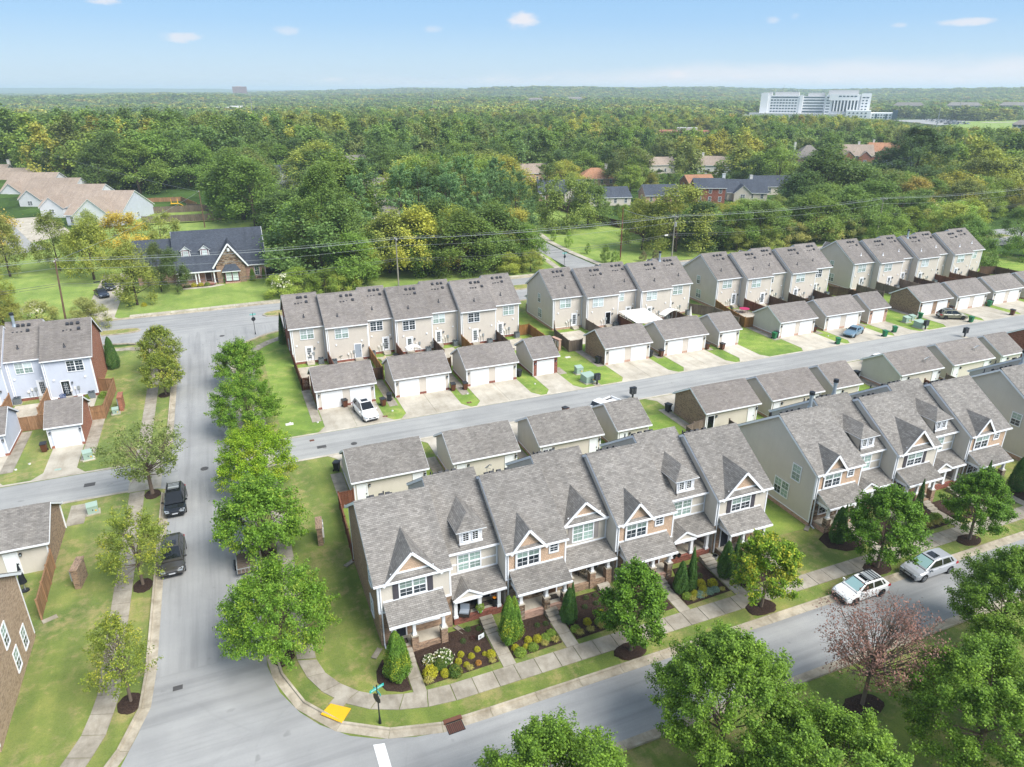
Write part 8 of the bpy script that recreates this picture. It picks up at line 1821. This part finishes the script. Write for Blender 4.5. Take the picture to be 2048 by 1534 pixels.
block('grey-roofed pale building at the right edge before the meadow', 'apartment_block', 'building', 668, 430, R(-57), 30, 13, 9, 'offwhite', 3, 8, 'shingle_n'); block('second grey-roofed pale building at the right edge', 'apartment_block', 'building', 655, 408, R(-57), 26, 13, 9, 'offwhite', 3, 8, 'shingle_n'); block('tan-roofed house far right beyond the hospital', 'house', 'house', 960, 880, R(-48), 26, 14, 8, 'siding', 2, 6, 'shingle_tan')
sheet('meadow', [(640, 470), (730, 470), (960, 600), (985, 650), (860, 650), (770, 590), (690, 540)], .4, 'lawn'); sheet('sand_patch', [(868, 615), (925, 608), (930, 618), (872, 628)], .5, 'concrete'); sheet('hospital_car_park', [(760, 590), (860, 590), (905, 660), (880, 720), (830, 720)], .35, 'asphalt_far')
# cars in the hospital car park: small and far, one simple solid each
def tiny(m):
	def f():
		b = MB(); A = [(-2.2, .35), (-2.2, .95), (-1.5, 1.0), (-.9, 1.5), (.6, 1.5), (1.2, 1.0), (2.1, .85), (2.2, .4)]
		for (u, p), (v, q) in zip(A, A[1:]): b.poly([(u, -.85, p), (v, -.85, q), (v, .85, q), (u, .85, p)], 'carglass' if (p, q) in ((1.0, 1.5), (1.5, 1.0)) else m)
		for s in (-1, 1): b.poly([(u, s * .85, p) for u, p in A][::s], m); b.box(-1.6, s * .9 - .05, 0, -1.0, s * .9 + .0, .6, 'tyre'); b.box(1.0, s * .9 - .05, 0, 1.6, s * .9, .6, 'tyre')
		return b.mesh('car')
	return cached(('tiny', m.name), f)
rg = random.Random(3)
for i in range(9):
	for j in range(16):
		if rg.random() < .25: continue
		x = 772 + i * 13 + j * 3.0; y = 596 + i * 14 - j * 0.2 + (j > 7) * 3
		o = obj('parked_car', tiny(rg.choice([PW, PW, PS, PB, PBL, PW])), None, (x, y, .4), R(38) + rg.choice((0, math.pi))); tag(o, 'small distant car in the hospital car park', 'car', 'cars in the hospital car park')
for x, y, h, l in [(60, 1010, 30, 'thin pale mast above the far woods, left of centre'), (330, 1120, 30, 'thin pale mast above the far woods at the centre'), (1010, 760, 34, 'thin mast right of the hospital'), (690, 540, 20, 'light pole on the far meadow')]:
	b = MB(); b.tube([(0, 0, 0), (0, 0, h)], [.5, .25], 6, 'grey'); b.box(-.9, -.2, h, .9, .2, h + .5, 'grey'); tag(obj('mast', b, None, (x, y, 0)), l, 'mast', 'distant masts')

# ---------------------------------------------------------------- woods
FL = leafm('forest_leaf', (.1, .1, .1), .28, .33, True)
def forest_proto(key, seed, Rr, z0, z1, prof, ncl, per, size, lean=.4, gap=.35, spray=1.2, thick=.55, asp=.7, trunk=True):
	def f():
		rs = np.random.RandomState(seed); P, U, T = crown_points(rs, Rr, z0, z1, prof, ncl, per, spray, thick, lean, gap, .55)
		return (leaf_quads('crown', P, U, size, FL, asp, rs), trunk_mesh(rs, max(1.5, z0), z1, .28, T, 8, 'bark_d', 1) if trunk else None)
	return cached(key, f)
pinep = lambda t: max(.06, (1 - t) ** .7 * (.75 + .35 * abs(math.sin(t * 16))))
FT = [forest_proto('f%d' % k, 80 + k, a, b_, c, p, 42, 250, .36, l, .25, 1.3, .95) for k, (a, b_, c, p, l) in enumerate([(4.6, 1.2, 13.6, egg, .3), (5.2, .8, 12.0, dome, .25), (4.4, 1.2, 14.5, egg, .35), (5.6, .6, 11.6, egg, .25), (4.9, 1.0, 13, dome, .3)])]
FP = [forest_proto('p%d' % k, 90 + k, a, 3.0, 18, pinep, 95, 60, .55, .12, .3, 1.9, .3, .32) for k, a in enumerate((4.2, 4.8, 3.8))]
GT = [(3.5 * t[0], 3.1 * t[1], 2.9 * t[2]) for t in [(.055, .092, .020), (.068, .105, .021), (.044, .078, .021), (.085, .110, .024), (.034, .064, .021), (.058, .080, .026), (.10, .112, .024), (.048, .088, .019)]]
YT = [(.36, .37, .08), (.31, .36, .08), (.40, .33, .09)]; PT = [(.17, .29, .13), (.19, .32, .14), (.14, .25, .12)]
def tree(kind, label, x, y, h, wd=None, tint=None, group=None, name=None):
	if kind == 'pine': p = FP[rg.randrange(3)]; bh = 18.0
	else: k = rg.randrange(5); p = FT[k]; bh = [14.5, 13, 15.5, 12.5, 14][k]
	if tint is None: tint = rg.choice(PT if kind == 'pine' else GT)
	s = h / bh; z = float(height(x, y)) if y > 240 or abs(x) > 250 else 0.0
	v = rg.uniform(.72, 1.25) * (1 if tint in GT + YT + PT else 3.1); tint = [c * v for c in tint]
	plant_tree(name or ('pine_tree' if kind == 'pine' else 'broadleaf_tree'), label, 'tree', p, x, y, rg.uniform(0, 6.28), s * (wd or 1), s, group, z, tint)
# the ones that can be told apart
BIG = forest_proto('big', 99, 6.6, 1.4, 23, egg, 120, 300, .36, .35, .4, 1.9, .85)
plant_tree('broadleaf_tree', 'biggest dark green tree, right of the brick house lawn', 'tree', BIG, 20.5, 152, .5, 1.02, .92, 'trees along the wood edge', 0, (.16, .25, .065)); plant_tree('broadleaf_tree', 'great dark tree at the right picture edge beyond the power line', 'tree', BIG, 236, 190, 2.5, 1.9, 1.0, 'trees along the wood edge', 0, (.11, .18, .07))
SPEC = [('b', 103.5, 145, 15, 1.35, YT[1], 'broad yellow-green tree behind the transformer pole'), ('b', 97, 150, 12.5, 1.2, YT[1], 'yellow-green tree beside the park lawn'), ('b', 92, 182, 15, 1.15, (.075, .10, .024), 'olive tree spreading over the park lawn'), ('b', 101, 186, 13, 1.0, (.06, .09, .022), 'dark tree behind the red-brown pole'),
		('b', 27, 146, 8.5, 1.2, (.09, .12, .02), 'vine-covered tree left of the pale pole'), ('b', 33, 150, 13, 1.1, YT[1], 'yellow tree right of the biggest tree'), ('b', 38, 147, 14, 1.05, (.12, .125, .022), 'yellowish tree in the middle of the wood edge'), ('b', 44, 148, 9.5, 1.3, (.10, .095, .022), 'orange-tinged vine thicket at the wood edge'), ('b', 48, 152, 12.5, 1.1, (.10, .118, .022), 'olive-yellow tree before the pines'), ('b', 53, 146, 8, 1.4, (.06, .095, .02), 'low dark thicket at the wood edge'), ('b', 59, 148, 9, 1.3, (.095, .11, .024), 'vine thicket beside the branch road'), ('b', 63.5, 153, 11, 1.1, (.11, .105, .022), 'brownish green tree beside the branch road'), ('b', 66, 160, 9.5, 1.1, (.08, .105, .022), 'green tree hanging over the branch sidewalk'),
		('p', 47, 166, 15, 1.0, None, 'young pine left in the pine stand'), ('p', 54, 172, 17.5, 1.05, None, 'pale green pine in the front of the stand'), ('p', 60, 168, 18, 1.1, None, 'broad pine in the middle of the stand'), ('p', 66, 174, 17, 1.05, None, 'pine left of the branch road bend'), ('p', 71, 170, 17.5, 1.1, None, 'large pine leaning over the branch road'), ('p', 57, 184, 19, 1.1, None, 'tall pine at the back of the stand'), ('p', 64, 190, 20, 1.15, None, 'tallest pine of the stand'), ('p', 50, 186, 18, 1.1, None, 'pine behind the yellow trees'), ('p', 44, 182, 19, 1.0, None, 'pine right of the biggest tree'), ('p', 70, 186, 17, 1.1, None, 'pine at the bend of the branch road'), ('p', 76, 196, 18, 1.1, None, 'pine beyond the branch road bend'), ('p', 100.5, 214, 17, 1.0, (.05, .07, .025), 'dark pine with a browned branch'), ('p', 38, 196, 19, 1.1, None, 'pine behind the small grey roof'), ('p', 33, 184, 17, 1.0, None, 'pine just right behind the biggest tree'),
		('b', -16.2, 143.5, 11.8, .95, YT[1], 'yellow-green tree beside the house driveway'), ('b', -9.5, 150.5, 8.8, .8, (.05, .075, .024), 'dark green tree before the brick house'), ('b', -12.5, 152.5, 9.5, .8, (.06, .08, .024), 'tree at the left end of the brick house'), ('b', -34, 180, 12.5, 1.0, (.10, .12, .03), 'airy tall tree on the left lawn'), ('b', -26, 168, 12, .9, (.11, .125, .025), 'slender tree with pale forked trunk'), ('b', -20.5, 182, 11, 1.25, (.155, .125, .022), 'golden autumn tree on the left lawn'), ('b', -14, 196, 9, 1.2, (.10, .115, .03), 'olive tree behind the golden one'), ('b', -43, 178, 12.5, 1.0, (.105, .12, .032), 'tall loose tree near the left picture edge'), ('b', -52, 198, 14, 1.1, YT[2], 'orange-topped tree at the left edge'), ('b', -30, 200, 10, 1.0, (.10, .12, .03), 'tall thin tree before the tan row houses'),
		('b', -39, 150, 7.5, 1.0, YT[1], 'small yellow tree at the left edge lawn'), ('b', -36.5, 139.5, 6.0, 1.5, YT[0], 'bright yellow shrub tree behind the blue houses'), ('b', -41, 141, 6, 1.4, YT[1], 'yellow bushy tree at the left edge by the road'), ('b', 173, 150, 9, 1.2, (.06, .10, .02), 'green street tree by the far right row'), ('b', 163, 112, 9, 1.2, (.05, .085, .02), 'dark green tree at the end of the far right row'), ('b', 172, 125, 10, 1.4, YT[1], 'yellow-green tree at the right edge'), ('b', 159, 108, 8, 1.3, (.06, .10, .022), 'tree close behind the last far townhouse'), ('b', 168, 118, 9, 1.4, (.07, .11, .022), 'broad tree at the far right road bend'), ('b', 181, 131, 10, 1.5, (.08, .12, .025), 'light green tree over the far right road'), ('b', 190, 118, 9, 1.4, (.06, .095, .022), 'dark tree at the far right corner'), ('b', 160, 131.5, 8, 1.4, (.08, .12, .024), 'tree on the far right median'), ('b', 176, 106, 8, 1.4, (.07, .11, .022), 'tree beside the last far garage')]
for k, x, y, h, wd, t, l in SPEC: tree('pine' if k == 'p' else 'b', l, x, y, h, wd, t, 'trees along the wood edge')
# crape myrtles and bushes by the north road
for x, y, h, t, l in [(9.5, 139, 4.5, (.11, .14, .03), 'green crape myrtle behind the first row roof'), (12.5, 140, 5, (.10, .14, .025), 'bright green bush right of the white blossoms'), (17.5, 139, 4.6, (.09, .13, .025), 'bush behind the first row, under the biggest tree'), (21, 139.5, 4.4, (.12, .145, .03), 'yellowish bush at the pale pole'), (-22, 131.0, 4.6, (.11, .12, .04), 'young tree on the left median'), (-31, 137, 4.2, (.13, .14, .05), 'white blossoming bush beside the leaning pole'), (-24, 137.5, 3.8, (.13, .14, .05), 'bush right of the leaning pole'), (62, 139.5, 4.8, (.13, .15, .035), 'yellow-green bush by the branch road corner'), (57, 140, 4.5, (.12, .14, .03), 'bush left of the branch road corner'), (118, 140, 5.5, YT[1], 'yellow crape myrtle behind the third row'), (127, 140, 5.5, (.10, .12, .03), 'olive crape myrtle behind the third row'), (136, 141, 6, (.12, .12, .04), 'pale crape myrtle before the grey fence'), (146, 141, 6.5, (.15, .15, .06), 'cream crape myrtle left of the tall pole'), (156, 141, 6, (.11, .12, .04), 'olive crape myrtle at the tall pole'), (178, 141, 7, (.11, .14, .025), 'green crape myrtle right of the tall pole'), (190, 142, 7, (.16, .16, .06), 'blossoming crape myrtle at the right'), (200, 141, 8, (.12, .145, .025), 'last crape myrtle on the right')]: tree('b', l, x, y, h, 1.55, t, 'flowering bushes along the north road', 'crape_myrtle')
wf = MB()
rsf = np.random.RandomState(4)
def blossom(x, y, z, r, n):
	d = rsf.normal(0, 1, (n, 3)); d /= np.linalg.norm(d, axis=1, keepdims=True); d[:, 2] = np.abs(d[:, 2])
	return np.array([x, y, z]) + d * r * rsf.uniform(.8, 1.1, (n, 1)) * np.array([1, 1, 1.0]), d
for x, y, z, r, l in [(9.5, 138.6, 2.4, 2.4, 'white blossom crape myrtle behind the first row roof'), (-31, 136.6, 2.2, 2.1, 'white blossom shrub by the leaning pole'), (146, 140.6, 3.6, 3.0, 'cream blossom crape myrtle left of the tall pole'), (190, 141.6, 4.2, 3.2, 'cream blossom crape myrtle on the far right')]:
	P, d = blossom(x, y, z, r * .9, 170); o = obj('blossom_shrub', leaf_quads('blossom', P, d, .34, L_white, .8, rsf)); tag(o, l, 'shrub', 'blossoming shrubs along the north road')
yp = [(81.3, 168.5, 3.2), (81.3, 159.5, 4.0), (82.1, 150.8, 2.7), (81.5, 141.2, 4.2), (83.2, 139.3, 3.0), (90.2, 138.7, 2.4), (93.8, 138.9, 2.4)]
for (x, y, h), l in zip(yp, ['farthest sapling along the branch road', 'yellow-green sapling along the branch road', 'small sapling in the middle of the park lawn edge', 'largest sapling by the park lawn corner', 'round sapling beside the red-brown pole', 'thin bare sapling right of the red-brown pole', 'last sapling on the park lawn']): tree('b', l, x, y, h, .75, (.08, .12, .025) if h > 2.6 else (.09, .085, .05), 'saplings on the park lawn', 'sapling')

# the woods at large: the nearest trees one by one, the rest as one mass
CX, CY = math.sin(R(22.4)), math.cos(R(22.4))
def inpoly(x, y, P):
	c = False; n = len(P)
	for i in range(n):
		(x0, y0), (x1, y1) = P[i], P[(i + 1) % n]
		if (y0 > y) != (y1 > y) and x < (x1 - x0) * (y - y0) / (y1 - y0) + x0: c = not c
	return c
CLEAR = [[(-200, 0), (300, 0), (300, 141), (-200, 141)], [(-120, 130), (15, 130), (17, 160), (16, 200), (6, 236), (2, 300), (-24, 300), (-38, 236), (-60, 215), (-130, 205)], [(66, 130), (110, 130), (107, 175), (106, 225), (92, 220), (80, 188), (70, 165)],
         [(-20, 238), (-40, 234), (-118, 372), (-100, 400), (-60, 330), (-18, 268)], [(-66, 190), (-38, 205), (-70, 330), (-105, 330)], [(640, 470), (730, 470), (975, 600), (985, 650), (860, 650), (770, 590)], [(755, 585), (865, 585), (910, 660), (880, 725), (825, 720)], [(780, 745), (860, 680), (900, 700), (900, 900), (740, 960), (690, 880)], [(1020, 840), (1270, 700), (1320, 800), (1270, 880), (1060, 960)], [(10, 1310), (120, 1310), (120, 1400), (10, 1400)], [(22, 162), (72, 162), (80, 200), (36, 200)]]
HS = [(o.location.x, o.location.y, 10.5) for o in COL if o.type == 'EMPTY' and o.get('category') == 'house' and o.location.y > 200 and o.location.x > -25] + [(q[0], q[1], 11.5) for q in rowp] + [(347, 483, 24), (702, 1560, 24), (850, 1660, 26), (960, 1750, 26), (668, 430, 22), (655, 408, 22), (-520, 1900, 20)]
def ok(x, y):
	for P in CLEAR:
		if inpoly(x, y, P): return False
	for hx, hy, r in HS:
		dx, dy = x - hx, y - hy
		if dx * dx + dy * dy < r * r: return False
	return True
FARB = [(795, 810, 130), (1235, 760, 60), (820, 650, 70), (790, 560, 90), (690, 500, 60)]
def maxh(x, y):
	"""gardens stay low where they lie before a house front"""
	m = 99.
	for hx, hy, r in HS + FARB:
		dx, dy = x - hx, y - hy; L = math.hypot(hx, hy); f = -(dx * hx + dy * hy) / L; q = abs(-dx * hy + dy * hx) / L
		if 0 < f < (150 if r < 50 else 620) and q < r * .85: m = min(m, 1 + 35 * f / L)
	return m
cand = []
rq = np.random.RandomState(21)
for step, d0, d1 in ((9.0, 130, 220), (11.5, 220, 420), (11.5, 420, 900), (14, 900, 1700), (20, 1700, 3200), (34, 3200, 5200)):
	n = int(d1 * 2 / step)
	gx, gy = np.meshgrid(np.arange(-n, n) * step, np.arange(0, n) * step); gx = gx.ravel() + rq.uniform(-.42, .42, gx.size) * step; gy = gy.ravel() + rq.uniform(-.42, .42, gy.size) * step
	d = np.hypot(gx, gy); f = gx * CX + gy * CY; s = gx * CY - gy * CX
	keep = (d > d0) & (d <= d1) & (np.abs(s) < (f * .929 + 30) * .727 * 1.1 + 14) & (f > 5)
	for x, y, dd in zip(gx[keep], gy[keep], d[keep]):
		if ok(x, y) and maxh(x, y) > 3.2: cand.append((dd, float(x), float(y)))
cand.sort()
def shade_(x, y):
	n = float(fbm(np.array(x / 60.), np.array(y / 60.), 3)); m = float(fbm(np.array(x / 23. + 9), np.array(y / 23. + 4), 2))
	u = rg.random()
	if m > .5 and u < .25: return rg.choice(YT)
	if n > .47: return rg.choice([GT[1], GT[3], GT[6], GT[5], GT[0]])
	return rg.choice([GT[0], GT[2], GT[4], GT[7], GT[2], GT[5]])
TW = {0: 'green', 1: 'bright green', 2: 'dark green', 3: 'light green', 4: 'very dark green', 5: 'dull olive', 6: 'pale green', 7: 'deep green'}
SEEN = {}
LM = [(118, 238, 'low dark-roofed house'), (160, 211, 'red brick house'), (190, 215, 'dark roofs right of the brick house'), (150, 272, 'rust orange roof'), (131, 292, 'brownish roof'), (224, 288, 'tan roof with cream gable'), (316, 290, 'brick gable cluster'), (27, 302, 'decorated white gable'), (56, 262, 'grey roof between the pines'), (62, 352, 'small grey roof'), (-10, 262, 'grey fenced yard'), (-40, 272, 'upper left row houses'), (-84, 360, 'last upper left house'), (20, 152, 'biggest tree'), (60, 172, 'pine stand'), (103, 145, 'yellow-green roadside tree'), (164, 140, 'tall far right pole'), (236, 190, 'great dark tree'), (140, 150, 'grey fence on the right'), (-4, 225, 'thin brown pole'), (200, 160, 'power line on the far right'), (250, 240, 'hollow behind the great dark tree'), (-60, 330, 'middle of the left row'), (30, 240, 'pale house among vines')]
NEAR = 300 - 70
for dd, x, y in cand[:NEAR]:
	t = shade_(x, y); wdn = TW[GT.index(t)] if t in GT else 'yellowing'
	dl = [(math.hypot(x - a, y - b_), a, b_, n) for a, b_, n in LM]; _, a, b_, ln = min(dl); hx, hy = x - a, y - b_; L0 = math.hypot(a, b_); fr = (hx * a + hy * b_) / L0; sd = (hx * b_ - hy * a) / L0
	rel = ('behind' if fr > 0 else 'before') if abs(fr) > abs(sd) else ('right of' if sd > 0 else 'left of')
	where = 'in the left-hand wood' if x < 20 else 'in the wood behind the pines' if x < 85 else 'among the houses beyond the park lawn' if x < 165 else 'in the right-hand wood behind the power line'
	tall = rg.uniform(13, 20) if x < 60 else rg.uniform(10, 16.5)
	if y < 165: tall *= .8
	if x < 60 and 275 < y < 440: tall = rg.uniform(12.5, 18)
	tall *= .72 + .55 * float(fbm(np.array(x / 45.), np.array(y / 45. + 3), 2)) + .12
	tall = min(tall, max(3.2, maxh(x, y) - 1))
	key = (wdn, rel, ln); SEEN[key] = SEEN.get(key, 0) + 1; rank = ['nearest ', 'next ', 'third ', 'fourth ', 'fifth ', 'sixth ', 'farthest '][min(6, SEEN[key] - 1)]
	tree('b', '%s%s tree %s the %s' % (rank, wdn, rel, ln), x, y, tall, 1.5 if tall > 9 else 1.25, t, 'trees %s' % where)
rest = cand[NEAR:]
MID = [forest_proto('m%d' % k, 120 + k, a, 1.5, c, p, 20, 95, .72, .3, .25, 1.3, 1.15, .8, False)[0] for k, (a, c, p) in enumerate([(5.0, 14, egg), (5.6, 12.5, dome), (4.6, 15, egg)])]
FAR = [forest_proto('q%d' % k, 130 + k, a, .5, c, p, 12, 22, 1.9, .4, .2, 1.6, 1.3, .9, False)[0] for k, (a, c, p) in enumerate([(5.6, 12.5, egg), (6.2, 11.5, dome)])]
pc = bpy.data.collections.new('tree_patterns')
for i, me in enumerate(MID + FAR):
	o = bpy.data.objects.new('pattern_%d' % i, me); pc.objects.link(o)
pts = np.array([(x, y, float(height(x, y)) - .2) for _, x, y in rest]); N = len(pts)
me = bpy.data.meshes.new('woods'); me.vertices.add(N); me.vertices.foreach_set('co', pts.ravel())
dist = np.array([q[0] for q in rest])
vi = np.where(dist < 800, rq.randint(0, 3, N), 3 + rq.randint(0, 2, N))
sc_ = np.where(dist < 900, rq.uniform(.75, 1.25, N), np.where(dist < 1700, rq.uniform(1.0, 1.7, N), rq.uniform(1.4, 2.4, N)))
mh = np.array([maxh(q[1], q[2]) for q in rest]); sc_ *= 1.25; sc_ = np.where(dist > 3200, sc_ * 1.7, sc_)
szz = np.minimum(np.where(dist < 900, rq.uniform(.75, 1.25, N), rq.uniform(.75, 1.15, N)), mh / 14); lw = np.array([1 if (q[1] < 130 and 275 < q[2] < 440) else 0 for q in rest]); szz = np.where(lw > 0, szz * 1.15, szz); sc_ = np.where(lw > 0, sc_ * 1.15, sc_); sc_ = np.where(mh < 12, np.minimum(sc_, .8), sc_)
tn = np.array([shade_(q[1], q[2]) for q in rest]) * rq.uniform(.7, 1.28, (N, 1))
for nm, tp, arr in (('pick', 'INT', vi.astype(np.int32)), ('turn', 'FLOAT', rq.uniform(0, 6.28, N)), ('leaf_tint', 'FLOAT_VECTOR', tn), ('size', 'FLOAT_VECTOR', np.stack([sc_, sc_, szz], 1))):
	a = me.attributes.new(nm, tp, 'POINT'); a.data.foreach_set('vector' if tp == 'FLOAT_VECTOR' else 'value', np.ascontiguousarray(arr).ravel())
wo = struct('far_woods', me, 'stuff'); wo['label'] = 'wooded country running to the horizon'; wo['category'] = 'woods'
ng = bpy.data.node_groups.new('scatter_woods', 'GeometryNodeTree'); ng.interface.new_socket('Geometry', in_out='INPUT', socket_type='NodeSocketGeometry'); ng.interface.new_socket('Geometry', in_out='OUTPUT', socket_type='NodeSocketGeometry')
g = NT(ng); gi = g.new('NodeGroupInput'); go = g.new('NodeGroupOutput'); iop = g.new('GeometryNodeInstanceOnPoints'); ci = g.new('GeometryNodeCollectionInfo'); ci.inputs['Collection'].default_value = pc; ci.inputs['Separate Children'].default_value = True; ci.inputs['Reset Children'].default_value = True
def na(n, t): q = g.new('GeometryNodeInputNamedAttribute', data_type=t); q.inputs['Name'].default_value = n; return q.outputs[0]
g.l.new(gi.outputs[0], iop.inputs['Points']); g.l.new(ci.outputs[0], iop.inputs['Instance']); iop.inputs['Pick Instance'].default_value = True; g.l.new(na('pick', 'INT'), iop.inputs['Instance Index'])
cx_ = g.new('ShaderNodeCombineXYZ'); g.l.new(na('turn', 'FLOAT'), cx_.inputs[2]); er = g.new('FunctionNodeEulerToRotation'); g.l.new(cx_.outputs[0], er.inputs[0]); g.l.new(er.outputs[0], iop.inputs['Rotation']); g.l.new(na('size', 'FLOAT_VECTOR'), iop.inputs['Scale']); g.l.new(iop.outputs[0], go.inputs[0])
md = wo.modifiers.new('scatter', 'NODES'); md.node_group = ng

# ---------------------------------------------------------------- haze
def haze():
	m = bpy.data.materials.new('haze'); m.use_nodes = True; g = NT(m.node_tree); g.n.clear()
	out = g.new('ShaderNodeOutputMaterial'); v = g.new('ShaderNodeVolumePrincipled'); v.inputs['Color'].default_value = (.72, .85, 1, 1); v.inputs['Density'].default_value = HAZE; v.inputs['Anisotropy'].default_value = .1
	g.l.new(v.outputs[0], out.inputs['Volume'])
	b = MB(); b.mats.append(m); b.box(-18000, -1500, -35, 18000, 17500, 82, m); o = struct('haze', b, 'stuff')
HAZE = .00018
haze()
print('tree candidates', len(cand), 'rest', N)
